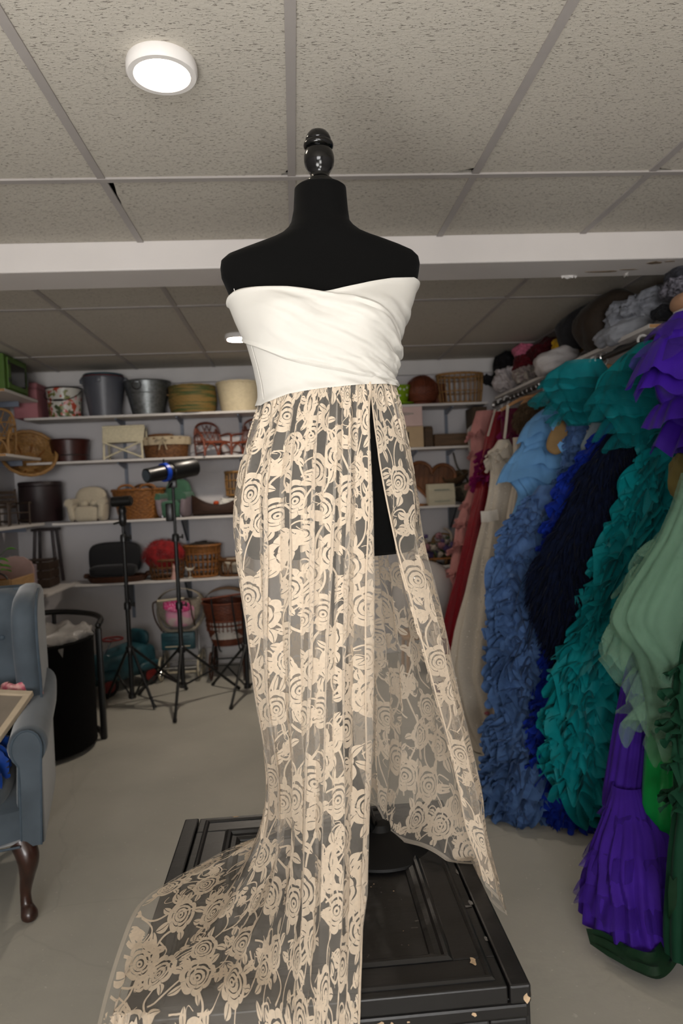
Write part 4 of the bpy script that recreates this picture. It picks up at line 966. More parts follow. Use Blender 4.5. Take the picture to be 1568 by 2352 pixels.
def left_shelf(z, y0, y1, x1, label):
    t = empty('side_shelf', label, 'shelf', (XL, (y0 + y1) / 2, z)); c = np.array([XL, (y0 + y1) / 2, z])
    o = MB().rbox((XL + .001, y0, z - .020), (x1, y1, z - .001), .002).build('board', M_white, None, smooth=False, loc=c); o.parent = t; o.location = (0, 0, 0)
    o = MB().box((XL + .002, y0 - .0015, z - .0185), (x1 - .002, y0 + .0005, z - .0025)).build('raw_edge', M_woodedge, None, smooth=False, loc=c); o.parent = t; o.location = (0, 0, 0)
    for yy in (y0 + .1, y1 - .1):
        o = MB().rbox((XL + .002, yy - .008, z - .06), (x1 - .10, yy + .008, z - .0205), .003).build('bracket', M_bracket, None, smooth=False, loc=c); o.parent = t; o.location = (0, 0, 0)
left_shelf(2.152, 4.70, 5.285, -1.885, 'white side shelf under the green toy oven')
left_shelf(1.718, 4.66, 5.285, -1.885, 'white side shelf under the hooped cane chair')
left_shelf(1.232, 3.6, 5.28, -1.885, 'white side shelf under the dark slatted doll chairs')
left_shelf(.765, 3.5, 5.28, -1.69, 'wide white side shelf behind the wing chair holding the wooden cradle')

# ---------- small builders
def lt(mb, name, m, par, smooth=True): return mb.build(name, m, par, smooth=smooth)
def bucket(label, loc, rt, rb, h, m, rimm=None, handle=None, name='bucket', sx=1., seg=48, group=None):
    t = empty(name, label, 'bucket', loc, 0, group)
    lt(MB().lathe([(.0001, .006), (rb * .97, .006), (rb, 0), (rb + (rt - rb) * .5, h * .5), (rt, h - .004), (rt - .004, h - .004), (rb + (rt - rb) * .5 - .004, h * .5), (rb * .95, .012), (.0001, .012)], sx=sx, seg=seg), 'body', m, t)
    p = arc((0, 0, h), rt, 0, 2 * PI, 49, 'xy')[:-1]; p[:, 0] *= sx
    lt(MB().tube(p, .006, 8, closed=True), 'rim', rimm or m, t)
    return t
# ---------- top shelf
M_pinkbox = mat('dusty_pink_card', '#a56b71', .8, var=.1, scale=8)
t = empty('storage_box', 'dusty pink storage box at the far end of the top shelf', 'box', (-1.975, 5.44, ZA)); lt(MB().rbox((-.10, -.13, 0), (.075, .12, .22), .006), 'box_body', M_pinkbox, t, False); lt(MB().rbox((-.103, -.133, .2205), (.078, .123, .265), .006), 'lid', M_pinkbox, t, False)
def floral_material():
    m = bpy.data.materials.new('floral_enamel'); m.use_nodes = True; nt = m.node_tree; N = nt.nodes; L = nt.links; b = N['Principled BSDF']; b.inputs['Roughness'].default_value = .35
    tc = N.new('ShaderNodeTexCoord'); cur = None
    base = (*srgb('#c2bfb6'), 1); prev = base
    sep = N.new('ShaderNodeSeparateXYZ'); L.new(tc.outputs['Object'], sep.inputs[0])
    for k, (sc, th_, c) in enumerate(((19, .56, '#a8402a'), (23, .58, '#6c6f2c'), (27, .60, '#cfa0a0'), (21, .61, '#3d4a2a'))):
        mp = N.new('ShaderNodeMapping'); mp.inputs['Location'].default_value = (k * 3.1, k * 1.7, k * .9); L.new(tc.outputs['Object'], mp.inputs[0])
        n = N.new('ShaderNodeTexNoise'); n.inputs['Scale'].default_value = sc; n.inputs['Detail'].default_value = 2; L.new(mp.outputs[0], n.inputs['Vector'])
        zr = N.new('ShaderNodeMapRange'); zr.inputs[1].default_value = .0; zr.inputs[2].default_value = .19; zr.inputs[3].default_value = .07; zr.inputs[4].default_value = -.06; L.new(sep.outputs[2], zr.inputs[0])
        ad = N.new('ShaderNodeMath'); L.new(n.outputs[0], ad.inputs[0]); L.new(zr.outputs[0], ad.inputs[1])
        r = N.new('ShaderNodeValToRGB'); r.color_ramp.elements[0].position = th_; r.color_ramp.elements[1].position = th_ + .03; L.new(ad.outputs[0], r.inputs[0])
        mx = mix_node(nt); L.new(r.outputs[0], mx.inputs[0])
        if cur is None: mx.inputs[6].default_value = prev
        else: L.new(cur, mx.inputs[6])
        mx.inputs[7].default_value = (*srgb(c), 1); cur = mx.outputs[2]
    L.new(cur, b.inputs['Base Color']); return m
M_gal = mat('galvanised_steel', '#8b8f90', .35, metal=.85, var=.35, scale=45, detail=2)
M_darkrim = mat('dark_iron', '#26221f', .45, var=.3, spec=.5)
fb = bucket('white enamel bucket printed with red flowers on the top shelf', (-1.735, 5.43, ZA), .132, .118, .225, floral_material(), M_darkrim)
lt(MB().tube(smooth_path([(-.135, 0, .21), (-.115, -.10, .155), (-.05, -.142, .125), (.05, -.142, .125), (.115, -.10, .155), (.135, 0, .21)], 30), .0035, 6), 'bail_handle', M_darkrim, fb)
lt(MB().tube([(-.035, -.146, .124), (.035, -.146, .124)], .008, 8), 'handle_grip', M_darkrim, fb)
M_grayp = mat('charcoal_plastic', '#50525a', .38, var=.08, spec=.5)
gb = bucket('tall charcoal plastic bucket on the top shelf, holding nested teal and red buckets', (-1.435, 5.44, ZA), .162, .115, .295, M_grayp)
lt(MB().lathe([(.150, .285), (.160, .304), (.156, .309), (.146, .30)], seg=48), 'red_inner_bucket', M_red, gb); lt(MB().lathe([(.140, .295), (.152, .320), (.147, .325), (.136, .30)], seg=48), 'teal_inner_bucket', M_teal, gb)
lt(MB().rbox((-.02, -.172, .25), (.02, -.158, .30), .004), 'handle_lug', M_grayp, gb); 
for sx in (-1, 1): lt(MB().rbox((sx * .165 - .015, -.02, .262), (sx * .165 + .015, .02, .298), .006), 'side_lug', M_grayp, gb)
tb = bucket('galvanised steel tub with a ring handle on the top shelf', (-1.105, 5.44, ZA), .178, .118, .255, M_gal, name='metal_tub')
lt(MB().tube(arc((-.045, -.172, .215), .032, 0, 2 * PI, 29, 'xz')[:-1], .0045, 8, closed=True), 'ring_handle', M_darkrim, tb); lt(MB().rbox((-.07, -.174, .235), (-.02, -.160, .252), .003), 'ring_plate', M_gal, tb)
lt(MB().tube(arc((0, 0, .16), .161, 0, 2 * PI, 49, 'xy')[:-1], .003, 6, closed=True), 'bead', M_gal, tb)
M_gr1 = mat('green_brown_weave', '#7a6132', .7, var=.4, scale=26, color2='#3c4a25', thresh=(.40, .52), stretch=(.15, .15, 2.2), bump=.4, bscale=150)
wb = basket('round woven basket striped green and brown on the top shelf', (-.76, 5.44, ZA), .178, .165, .205, M_gr1, bulge=.012, row=.014, amp=.005)
lt(MB().tube(arc((-.185, -.02, .18), .028, 0, 2 * PI, 21, 'xz')[:-1], .007, 7, closed=True), 'loop_handle', M_wick_l, wb)
M_creamw = mat('cream_woven_paper', '#cdbfa0', .7, var=.12, scale=40, bump=.3, bscale=150)
cb = basket('cream round basket next to the bodice on the top shelf', (-.40, 5.44, ZA), .172, .138, .222, M_creamw, row=.010, amp=.0022, seg=60, rim=.009)
M_lime = mat('lime_ceramic', '#7fa21d', .25, var=.06, spec=.6)
lc = empty('teacup_planter', 'lime green teacup planter with white dots and a saucer', 'planter', (.86, 5.42, ZA))
lt(MB().lathe([(.0001, .02), (.06, .02), (.075, .04), (.10, .155), (.104, .158), (.098, .158), (.07, .05), (.0001, .04)], seg=40), 'cup', M_lime, lc); lt(MB().lathe([(.0001, .006), (.06, .0), (.115, .012), (.125, .022), (.118, .024), (.06, .014), (.0001, .012)], seg=40), 'saucer', M_lime, lc)
M_dot = mat('white_dot', '#d6d6cf', .4)
for a, z in ((-1.2, .12), (-.8, .08), (-.9, .135), (-1.6, .075), (-1.55, .125), (-2.0, .10), (-.4, .11), (-2.3, .135)):
    r = .0755 + (z - .04) * .213 + .0008; lt(soft(MB(), (r * math.cos(a), r * math.sin(a), z), (.009, .003, .009), 2, 5, M=xf(rot=(0, 0, a + PI / 2))), 'dot', M_dot, lc)
lt(MB().tube(smooth_path([(.095, -.01, .14), (.135, -.01, .13), (.14, -.01, .085), (.085, -.01, .065)], 18), .008, 8), 'cup_handle', M_lime, lc)
bb = empty('ball_basket', 'round red-brown wicker ball basket on the top shelf', 'basket', (1.055, 5.43, ZA))
weave_wall(MB(), [(.06, .004), (.105, .03), (.128, .085), (.124, .135), (.10, .185), (.055, .222), (.01, .234)], 48, .011, .005).build('woven_body', M_wick_r, bb)
for a in np.linspace(0, PI, 5)[:-1]: lt(MB().tube(arc((0, 0, .115), .132, -.2, PI + .2, 25, 'xz', .122) @ np.array(Euler((0, 0, a)).to_matrix()).T, .004, 6), 'rib', M_wick_r, bb)
lt(MB().lathe([(.07, .0), (.09, .004), (.085, .03)], seg=32), 'foot_ring', M_wick_r, bb)
b3 = basket('small red-brown wicker basket between the ball basket and the slatted tray', (1.20, 5.50, ZA), .062, .05, .165, M_wick_r, row=.011)
ob = open_basket('oval tan rattan tray basket with slatted sides on the top shelf', (1.365, 5.44, ZA), .185, .165, .235, M_wick_l, 1.0, .62, 26, (.42, .86), .0045, .0085)
# ---------- second shelf
M_dkred = mat('dark_red_wood', '#3b1712', .35, var=.4, scale=20, stretch=(4, 4, .7), spec=.5)
dt = bucket('dark red-brown wooden tub on the second shelf', (-1.725, 5.45, ZB), .150, .128, .168, M_dkred, name='wooden_tub', seg=18)
lt(MB().tube(arc((0, 0, .05), .1355, 0, 2 * PI, 41, 'xy')[:-1], .004, 6, closed=True), 'hoop', M_darkrim, dt)
# white wicker folding bench
wbn = empty('wicker_bench', 'white wicker doll bench with crossed legs on the second shelf', 'bench', (-1.295, 5.43, ZB))
def rod(par, p, q, r, m, nm='rail'): return MB().tube([p, q], r, 8).build(nm, m, par)
W_, D_ = .145, .085
for sx in (-1, 1):
    rod(wbn, (sx * W_, -D_, 0), (sx * W_ * .98, -D_ * .9, .14), .009, M_wick_w, 'leg'); rod(wbn, (sx * W_, D_, 0), (sx * W_ * 1.02, D_ * .9, .245), .009, M_wick_w, 'leg')
    rod(wbn, (sx * W_ * .98, -D_, .14), (sx * W_, D_ * .8, .145), .008, M_wick_w, 'side_rail'); rod(wbn, (sx * W_ * 1.02, -D_ * .8, .14), (sx * W_ * 1.06, -D_ * .3, .25), .008, M_wick_w, 'arm_post')
rod(wbn, (-W_, -D_, .012), (W_, -D_, .135), .007, M_wick_w, 'cross_brace'); rod(wbn, (-W_, -D_ - .008, .135), (W_, -D_ - .008, .012), .007, M_wick_w, 'cross_brace'); rod(wbn, (-W_, -D_, .138), (W_, -D_, .138), .008, M_wick_w, 'front_rail')
rod(wbn, (-W_ * 1.1, -.03, .256), (W_ * 1.1, -.03, .256), .010, M_wick_w, 'top_rail')
G = np.zeros((60, 30, 3))
for i in range(60):
    for j in range(30): G[i, j] = ((i / 59 - .5) * 2 * W_ * 1.03, -.03 - .045 * (1 - j / 29) + .0028 * math.sin(i * 1.05) * math.sin(j * 2.1), .142 + .112 * j / 29)
lt(MB().grid(G), 'woven_panel', M_wick_w, wbn)
lt(soft(MB(), (0, 0, .142), (W_ * .97, D_ * .9, .008), 6, 7), 'seat', M_wick_w, wbn)
# lined basket with bow
lb = basket('oval brown wicker basket with a cream cloth liner and bow on the second shelf', (-.985, 5.44, ZB), .172, .15, .148, M_wick_b, 1.05, .72, row=.013, amp=.005)
M_linen = mat('cream_linen', '#a99a80', .85, var=.15, scale=30, bump=.2)
th_ = np.linspace(0, 2 * PI, 97)[:-1]; G = np.stack([np.stack([(r + .004 * np.sin(th_ * 17)) * np.cos(th_) * 1.05, (r + .004 * np.sin(th_ * 17)) * np.sin(th_) * .72, z + 0 * th_], 1) for r, z in ((.165, .165), (.176, .162), (.182, .15), (.181, .115), (.179, .10))], 1)
lt(MB().grid(G, cu=True), 'cloth_liner', M_linen, lb)
for sx in (-1, 1):
    lt(soft(MB(), (sx * .022, -.142, .145), (.02, .006, .012), 2.5, 6, M=xf(rot=(0, sx * .4, 0))), 'bow_loop', M_linen, lb); lt(MB().tube([(0, -.142, .14), (sx * .018, -.14, .10), (sx * .03, -.136, .06)], .005, 5), 'bow_tail', M_linen, lb)
lt(soft(MB(), (-.03, -.02, .17), (.10, .05, .022), 3, 8), 'flat_lid', M_wick_b, lb)
# cane doll chairs
def cane_chair(label, loc, m, s=1.0, rz=0., lat=True, h=.26, group=None):
    t = empty('cane_chair', label, 'doll chair', loc, rz, group); k = s
    Wc, Dc, Hs = .085 * k, .085 * k, .085 * k; Ht = h
    bp = smooth_path([(-Wc, Dc, 0), (-Wc * 1.05, Dc * 1.1, Ht * .55), (-Wc * .8, Dc * 1.2, Ht * .9), (0, Dc * 1.25, Ht), (Wc * .8, Dc * 1.2, Ht * .9), (Wc * 1.05, Dc * 1.1, Ht * .55), (Wc, Dc, 0)], 40)
    lt(MB().tube(bp, .0075 * k, 8), 'back_hoop', m, t)
    for sx in (-1, 1):
        lt(MB().tube(smooth_path([(sx * Wc * 1.1, -Dc, 0), (sx * Wc * 1.1, -Dc, Hs), (sx * Wc * 1.2, -Dc * .6, Hs + .055 * k), (sx * Wc * 1.05, Dc * 1.1, Ht * .62)], 24), .007 * k, 8), 'arm_leg', m, t)
        rod(t, (sx * Wc * 1.1, -Dc, .025 * k), (sx * Wc, Dc, .025 * k), .005 * k, m, 'stretcher')
        lt(MB().tube(arc((sx * Wc * .55, -Dc * 1.02, .0), Wc * .5, 0, PI, 15, 'xz', Hs * .9), .005 * k, 7), 'front_arch', m, t)
    rod(t, (-Wc, -Dc, Hs), (Wc, -Dc, Hs), .007 * k, m, 'front_rail'); rod(t, (-Wc, Dc, Hs), (Wc, Dc, Hs), .006 * k, m, 'rear_rail')
    lt(soft(MB(), (0, 0, Hs + .006), (Wc * 1.1, Dc * 1.05, .008 * k), 4, 7), 'seat', m, t)
    z0 = Hs + .01; z1 = Ht * .93
    for q in range(5):
        a = (q - 2) / 2.0 * Wc * .75
        for e in (-1, 1):
            b_ = max(-Wc * .8, min(Wc * .8, a + e * Wc * .75)); zt = z1 - (.10 * Ht if abs(b_) > Wc * .6 else 0)
            lt(MB().tube(smooth_path([(a, Dc * 1.05, z0), ((a + b_) / 2 + e * .008, Dc * 1.12, (z0 + zt) / 2), (b_, Dc * 1.2, zt)], 12), .0032 * k, 6), 'lattice_cane', m, t)
    for f in (.45, .7): lt(MB().tube(smooth_path([(-Wc * 1.02, Dc * 1.08, Ht * f), (0, Dc * 1.15, Ht * f + .006), (Wc * 1.02, Dc * 1.08, Ht * f)], 12), .004 * k, 6), 'cross_cane', m, t)
    return t
M_cred = mat('red_cane', '#743720', .4, var=.3, scale=40, spec=.5)
cane_chair('red-brown cane doll chair with a sloping side on the second shelf', (-.62, 5.43, ZB), M_cred, 1.2, math.radians(28), h=.275)
cane_chair('red-brown cane doll chair beside the lace skirt on the second shelf', (-.345, 5.43, ZB), M_cred, 1.1, math.radians(-22), h=.29)
# boxes on the right
M_pinkb = mat('pale_pink_paper', '#c3a9a4', .75, var=.05); M_beigeb = mat('beige_card', '#b09878', .75, var=.08)
M_ornam = mat('grey_green_ornament', '#7d8578', .8)
t = empty('gift_box', 'beige card box with a dark cut-out square beside the lace skirt', 'box', (.885, 5.44, ZB)); lt(MB().rbox((-.16, -.13, 0), (.145, .12, .165), .004), 'box_body', M_beigeb, t, False)
lt(MB().rbox((-.062 + .01, -.1335, .042), (.018 + .01, -.129, .122), .002), 'cutout', M_darkrim, t, False)
for a in np.linspace(0, 2 * PI, 9)[:-1]: lt(soft(MB(), (-.012 + .017 * math.cos(a), -.134, .082 + .017 * math.sin(a)), (.011, .002, .011), 2, 5), 'petal', M_beigeb, t)
t = empty('gift_box', 'pale pink box with a scrolled ornament, stacked on the beige box', 'box', (.885, 5.44, ZB + .165)); lt(MB().rbox((-.17, -.135, .0005), (.14, .12, .17), .004), 'box_body', M_pinkb, t, False)
for q in range(9):
    xx = -.012 + (q - 4) * .019; rr = .012 - abs(q - 4) * .0015; lt(MB().tube(arc((xx, -.1365, .098), rr, 0, 2 * PI, 15, 'xz', rr * .8)[:-1], .0018, 5, closed=True), 'scroll', M_ornam, t)
M_woodt = mat('weathered_brown_wood', '#5c4630', .7, var=.35, scale=14, stretch=(.6, 6, 6))
t = empty('wooden_block', 'small rough wooden block beside the pink box', 'block', (1.085, 5.43, ZB)); lt(MB().rbox((-.035, -.05, 0), (.035, .05, .155), .004), 'block_body', M_woodt, t, False); lt(MB().rbox((-.03, -.045, .155), (.03, .045, .168), .003), 'cap', M_woodt, t, False)
t = empty('wooden_tray', 'long dark wooden trough on the second shelf', 'tray', (1.30, 5.43, ZB))
for lo, hi, nm in (((-.175, -.09, 0), (.175, .09, .012), 'base'), ((-.175, -.09, .012), (.175, -.078, .10), 'side'), ((-.175, .078, .012), (.175, .09, .10), 'side'), ((-.175, -.0775, .012), (-.163, .0775, .10), 'end'), ((.163, -.0775, .012), (.175, .0775, .10), 'end')): lt(MB().rbox(lo, hi, .003), nm, M_woodt, t, False)
t = empty('wooden_crate', 'dark wooden crate standing on end near the pink tulle gown', 'crate', (1.49, 5.44, ZB))
M_crate = mat('dark_crate_wood', '#4a3a28', .7, var=.35, scale=14, stretch=(5, 5, .6))
for k in range(3): lt(MB().rbox((-.055 + .038 * k, -.11, 0), (-.055 + .036 + .038 * k, -.098, .30), .003), 'slat', M_crate, t, False)
lt(MB().rbox((-.058, -.0975, 0), (-.046, .11, .30), .003), 'side', M_crate, t, False); lt(MB().rbox((.048, -.0975, 0), (.060, .11, .30), .003), 'side', M_crate, t, False); lt(MB().rbox((-.0455, -.0975, .285), (.0475, .11, .30), .003), 'end', M_crate, t, False)
# ---------- third shelf
M_cribw = mat('cream_boucle', '#b3a894', .9, var=.12, scale=120, bump=.5, bscale=180, sheen=.2)
def mini_armchair(label, loc, m, w_, h_, rz=0., pads=False, m2=None, d_=.11):
    t = empty('mini_armchair', label, 'doll armchair', loc, rz); m2 = m2 or m
    lt(soft(MB(), (0, -.01, h_ * .22), (w_ * .34, d_ * .9, h_ * .22), 6, 9), 'seat', m, t)
    G = np.zeros((25, 12, 3))
    lt(soft(MB(), (0, d_ * .6, h_ * .58), (w_ * .43, d_ * .38, h_ * .42), 2.6, 11), 'backrest', m, t)
    for sx in (-1, 1):
        lt(soft(MB(), (sx * w_ * .39, -.01, h_ * .29), (w_ * .10, d_ * .95, h_ * .29), 4, 9, M=xf(rot=(0, sx * .14, 0))), 'arm', m2, t)
        lt(MB().tube([(sx * w_ * .42, -d_ * 1.0, h_ * .54), (sx * w_ * .40, d_ * .7, h_ * .56)], w_ * .115, 14), 'arm_roll', m, t)
        for sy in (-.8, .8): lt(MB().tube([(sx * w_ * .3, sy * d_, .0), (sx * w_ * .3, sy * d_, .02)], .010, 8), 'foot', M_mahog, t)
    if pads:
        for sx in (-1, 1): lt(soft(MB(), (sx * w_ * .13, -.0, h_ * .50), (w_ * .115, .03, h_ * .10), 2.6, 7, M=xf(rot=(-.4, sx * .3, 0))), 'pillow', m, t)
    return t
mini_armchair('cream fabric doll armchair with two tiny pillows on the third shelf', (-1.585, 5.40, ZCs), M_cribw, .285, .268, pads=True)
t = basket('honey wicker laundry basket with scalloped handles on the third shelf', (-1.215, 5.44, ZCs), .20, .150, .225, M_wick_o, 1.0, .78, row=.0145, amp=.006, rim=.011)
for cxh in (-.06, .10): lt(MB().tube(arc((cxh, -.145, .228), .06, 0, PI, 17, 'xz', .035), .009, 8), 'handle', M_wick_o, t)
lt(MB().tube(arc((0, .15, .228), .07, 0, PI, 17, 'xz', .04), .009, 8), 'handle', M_wick_o, t)
lt(soft(MB(), (.08, -.02, .19), (.05, .06, .045), 2.6, 8, disp=wrinkle(.1, 2, 61)), 'red_cloth', mat('red_cloth', '#7d1d20', .8, var=.3), t)
M_sage = mat('green_velour', '#3f6650', .85, var=.15, scale=50, sheen=.3); M_lilac = mat('grey_lilac_fabric', '#7d7076', .85, var=.12, scale=60)
mini_armchair('green doll armchair with grey-lilac arms behind the studio flash', (-.93, 5.42, ZCs), M_sage, .25, .30, math.radians(-14), m2=M_lilac)
# dark boat-shaped trough with odds and ends
dg = empty('dough_trough', 'dark wooden boat-shaped trough on the third shelf', 'trough', (-.60, 5.43, ZCs)); M_trough = mat('dark_trough_wood', '#40291d', .6, var=.4, scale=12, stretch=(1, 6, 6))
ns = 21; G = np.zeros((ns, 13, 3))
for i in range(ns):
    t_ = i / (ns - 1) * 2 - 1; hh = .075 + .085 * abs(t_) ** 2.2; ww = .095 * (1 - abs(t_) ** 4 * .55)
    for j in range(13):
        a = PI + PI * j / 12; G[i, j] = (.20 * t_ * (1 + .0 * j), ww * math.cos(a), hh + (hh - .004) * math.copysign(abs(math.sin(a)) ** .55, math.sin(a)))
mb = MB().grid(G); G2 = G.copy(); G2[..., 1] *= .86; G2[..., 2] = np.maximum(G2[..., 2] + .010, .016); mb.grid(G2[:, ::-1]); lt(mb, 'hull', M_trough, dg)
for i_ in (0, ns - 1): lt(MB().add(list(G[i_]), [tuple(range(13))]), 'end', M_trough, dg)
crumple('fur_scrap', 'small tuft of white fleece in the dark trough', 'fleece', (-.53, 5.43, ZCs + .10), (.06, .045, .028), M_cream, 63)
tag(lt(soft(MB(), (0, 0, 0), (.022, .018, .016), 2.4, 8), 'felt_ball', mat('orange_felt', '#b0441c', .8, var=.2), None), 'small orange felt ball on the fleece in the trough', 'ball').location = (-.615, 5.40, ZCs + .098)
t = open_basket('open-work tan rattan basket lying beside the lace skirt above the third shelf', (-.44, 5.50, ZCs + .145), .105, .10, .19, M_wick_l, 1, .8, 20, (.3, .65), .0042, .008)
basket('tilted tan wicker scoop basket against the lace skirt on the third shelf', (-.37, 5.40, ZCs + .012), .125, .07, .16, M_wick_l, 1, .8, row=.012, tilt=(0, .32, 0))
t = empty('wooden_riser', 'plain wooden riser under the open-work rattan basket', 'riser', (-.42, 5.53, ZCs)); lt(MB().rbox((-.10, -.05, .128), (.10, .055, .143), .003), 'top', M_woodt, t, False)
for sx in (-.09, .078): lt(MB().rbox((sx, -.05, 0), (sx + .012, .055, .1275), .002), 'side', M_woodt, t, False)
# heart tray, built as a rim and planks cut to the outline
ht = empty('heart_tray', 'heart-shaped wooden tray of upright planks leaning on the wall', 'tray', (1.095, 5.50, ZCs + .02)); ht.rotation_euler = (math.radians(-7), math.radians(8), 0)
M_heart = mat('oiled_teak', '#6e4324', .5, var=.35, scale=9, stretch=(5, 5, .6), spec=.4); M_heartr = mat('teak_rim', '#7d4d2a', .5, var=.25, scale=12)
hp = []
for a in np.linspace(0, 2 * PI, 81)[:-1]:
    hx = 16 * math.sin(a) ** 3; hz = 13 * math.cos(a) - 5 * math.cos(2 * a) - 2 * math.cos(3 * a) - math.cos(4 * a); hp.append((hx / 16 * .195, hz / 17 * .19 + .19))
hp = np.array(hp); lt(MB().tube(np.stack([hp[:, 0], 0 * hp[:, 0], hp[:, 1]], 1), .014, 8, closed=True), 'rim', M_heartr, ht)
for k in range(9):
    xa = -.186 + k * .0414; xb = xa + .0398; xs_ = np.linspace(xa, xb, 5); top = []; bot = []
    for xq in xs_:
        zs_ = []
        for q in range(80):
            (x1_, z1_), (x2_, z2_) = hp[q], hp[(q + 1) % 80]
            if (x1_ - xq) * (x2_ - xq) <= 0 and abs(x2_ - x1_) > 1e-9: zs_.append(z1_ + (z2_ - z1_) * (xq - x1_) / (x2_ - x1_))
        top.append(max(zs_) if zs_ else .2); bot.append(min(zs_) if zs_ else .19)
    dy = .004 * (k % 2); v_ = [(x_, .012 + dy, z_) for x_, z_ in zip(xs_, top)] + [(x_, .012 + dy, z_) for x_, z_ in zip(xs_[::-1], bot[::-1])]
    n = len(v_); lt(MB().add(v_ + [(a, .024, b) for a, _, b in v_], [tuple(range(n)), tuple(range(n, 2 * n))[::-1]] + [(i, n + i, n + (i + 1) % n, (i + 1) % n) for i in range(n)]), 'plank', M_heart, ht, False)
M_creamb = mat('cream_box_paper', '#b2aa94', .75, var=.06)
t = empty('bread_box', 'cream curved-front box in front of the heart tray', 'box', (1.155, 5.36, ZCs))
cr = [(-.05, 0), (-.058, .05), (-.054, .12), (-.03, .168), (.05, .17), (.05, 0)]; v_ = [(-.105, a, b) for a, b in cr] + [(.105, a, b) for a, b in cr]
lt(MB().add(v_, [tuple(range(6))[::-1], tuple(range(6, 12))] + [(i, (i + 1) % 6, 6 + (i + 1) % 6, 6 + i) for i in range(6)]), 'box_body', M_creamb, t, False); lt(MB().rbox((-.06, -.0645, .118), (.06, -.0545, .126), .002), 'embossed_line', M_ornam, t, False); lt(MB().rbox((-.06, -.062, .032), (.06, -.0525, .037), .002), 'embossed_line', M_ornam, t, False)
M_moss = mat('mossy_bark', '#5a5245', .9, var=.5, scale=30, bump=.8, bscale=60)
t = empty('bark_log', 'hollow grey bark log behind the pink tulle gown', 'log', (1.39, 5.43, ZCs)); n0 = 30
lt(MB().lathe([(.075, -.12), (.082, 0), (.076, .12), (.055, .12), (.058, 0), (.055, -.12), (.075, -.12)], M=xf((0, 0, .09), (PI / 2, 0, .35)), seg=30, wob=lambda q: .07 * np.sin(q * 5) + .04 * np.sin(q * 11)), 'bark', M_moss, t)
t = empty('wooden_bowl', 'grey wooden bowl leaning on the bark log', 'bowl', (1.33, 5.50, ZCs + .175)); lt(MB().lathe([(.0001, 0), (.05, .0), (.10, .04), (.112, .07), (.104, .07), (.09, .042), (.0001, .012)], seg=32, M=xf((0, 0, 0), (.2, -.3, 0))), 'bowl_body', M_woodt, t)
t = empty('bent_branch', 'thin bent branch rising behind the bark log', 'branch', (1.36, 5.47, ZCs)); lt(MB().tube(smooth_path([(.06, 0, .10), (.045, .02, .2), (-.02, .05, .30), (-.045, .07, .42)], 24), np.linspace(.009, .006, 24), 8), 'stem', M_moss, t)
t = empty('wooden_disc', 'small round wooden disc beside the cream box', 'disc', (.99, 5.38, ZCs)); lt(MB().lathe([(.0001, 0), (.06, 0), (.062, .004), (.062, .012), (.058, .016), (.0001, .016)], seg=32), 'disc_body', M_wick_o, t); lt(MB().tube([(.03, -.058, .008), (.042, -.062, .008)], .006, 8), 'peg', M_woodt, t)
# dark slatted doll chairs and boxes on the left
M_dkwood = mat('dark_walnut', '#3a2a1d', .55, var=.35, scale=16, stretch=(4, 4, .8))
def slat_chair(label, loc, m, rz, k=1.0):
    t = empty('slatted_chair', label, 'doll chair', loc, rz)
    for sx in (-1, 1):
        rod(t, (sx * .075 * k, -.08 * k, 0), (sx * .075 * k, -.08 * k, .155 * k), .008 * k, m, 'front_leg'); rod(t, (sx * .075 * k, .08 * k, 0), (sx * .075 * k, .11 * k, .27 * k), .008 * k, m, 'back_leg')
        lt(MB().rbox((sx * .075 * k - .012, -.095 * k, .155 * k), (sx * .075 * k + .012, .10 * k, .168 * k), .003), 'arm', m, t, False)
        rod(t, (sx * .075 * k, -.08 * k, .03 * k), (sx * .075 * k, .08 * k, .03 * k), .006 * k, m, 'stretcher')
    for q in range(5): lt(MB().rbox((-.075 * k, -.08 * k + q * .034 * k, .085 * k), (.075 * k, -.08 * k + q * .034 * k + .028 * k, .094 * k), .002), 'seat_slat', m, t, False)
    for q in range(4): lt(MB().rbox((-.072 * k, .088 * k + q * .004, (.125 + q * .036) * k), (.072 * k, .098 * k + q * .004, (.15 + q * .036) * k), .002), 'back_slat', m, t, False)
    return t
slat_chair('dark walnut slatted doll chair at the far end of the side shelf', (-2.0, 5.02, 1.232), M_dkwood, math.radians(50), .95)
slat_chair('dark walnut slatted doll chair at the near end of the side shelf', (-2.02, 4.72, 1.232), M_dkwood, math.radians(42), .95)
M_maroon = mat('dark_maroon_leatherette', '#200e11', .5, var=.25, spec=.5)
t = empty('maroon_canister', 'dark maroon canister under the rattan bowl', 'canister', (-1.955, 5.42, ZCs + .012)); lt(MB().lathe([(.0001, 0), (.15, 0), (.155, .006), (.155, .27), (.15, .275), (.0001, .275)], seg=40), 'canister_body', M_maroon, t); lt(MB().lathe([(.157, .276), (.158, .30), (.153, .308), (.0001, .308)], seg=40), 'lid', M_maroon, t)
t = basket('large tan rattan bowl tipped on its side at the end of the side shelf', (-1.965, 5.38, ZCs + .33), .19, .085, .13, M_wick_l, row=.016, amp=.006, rim=.013, name='rattan_bowl', cat='bowl', tilt=(math.radians(62), math.radians(14), math.radians(18)))
t.location = (-2.01, 5.36, ZCs + .475)
for a in np.linspace(0, 2 * PI, 9)[:-1]: lt(MB().tube([(.08 * math.cos(a), .08 * math.sin(a), -.004), (.152 * math.cos(a), .152 * math.sin(a), .066), (.198 * math.cos(a), .198 * math.sin(a), .13)], .0075, 7), 'rib', M_wick_o, t)
t = cane_chair('tall hooped tan cane doll chair on the side shelf', (-2.03, 4.83, 1.718), M_wick_l, 1.25, math.radians(8), h=.335)
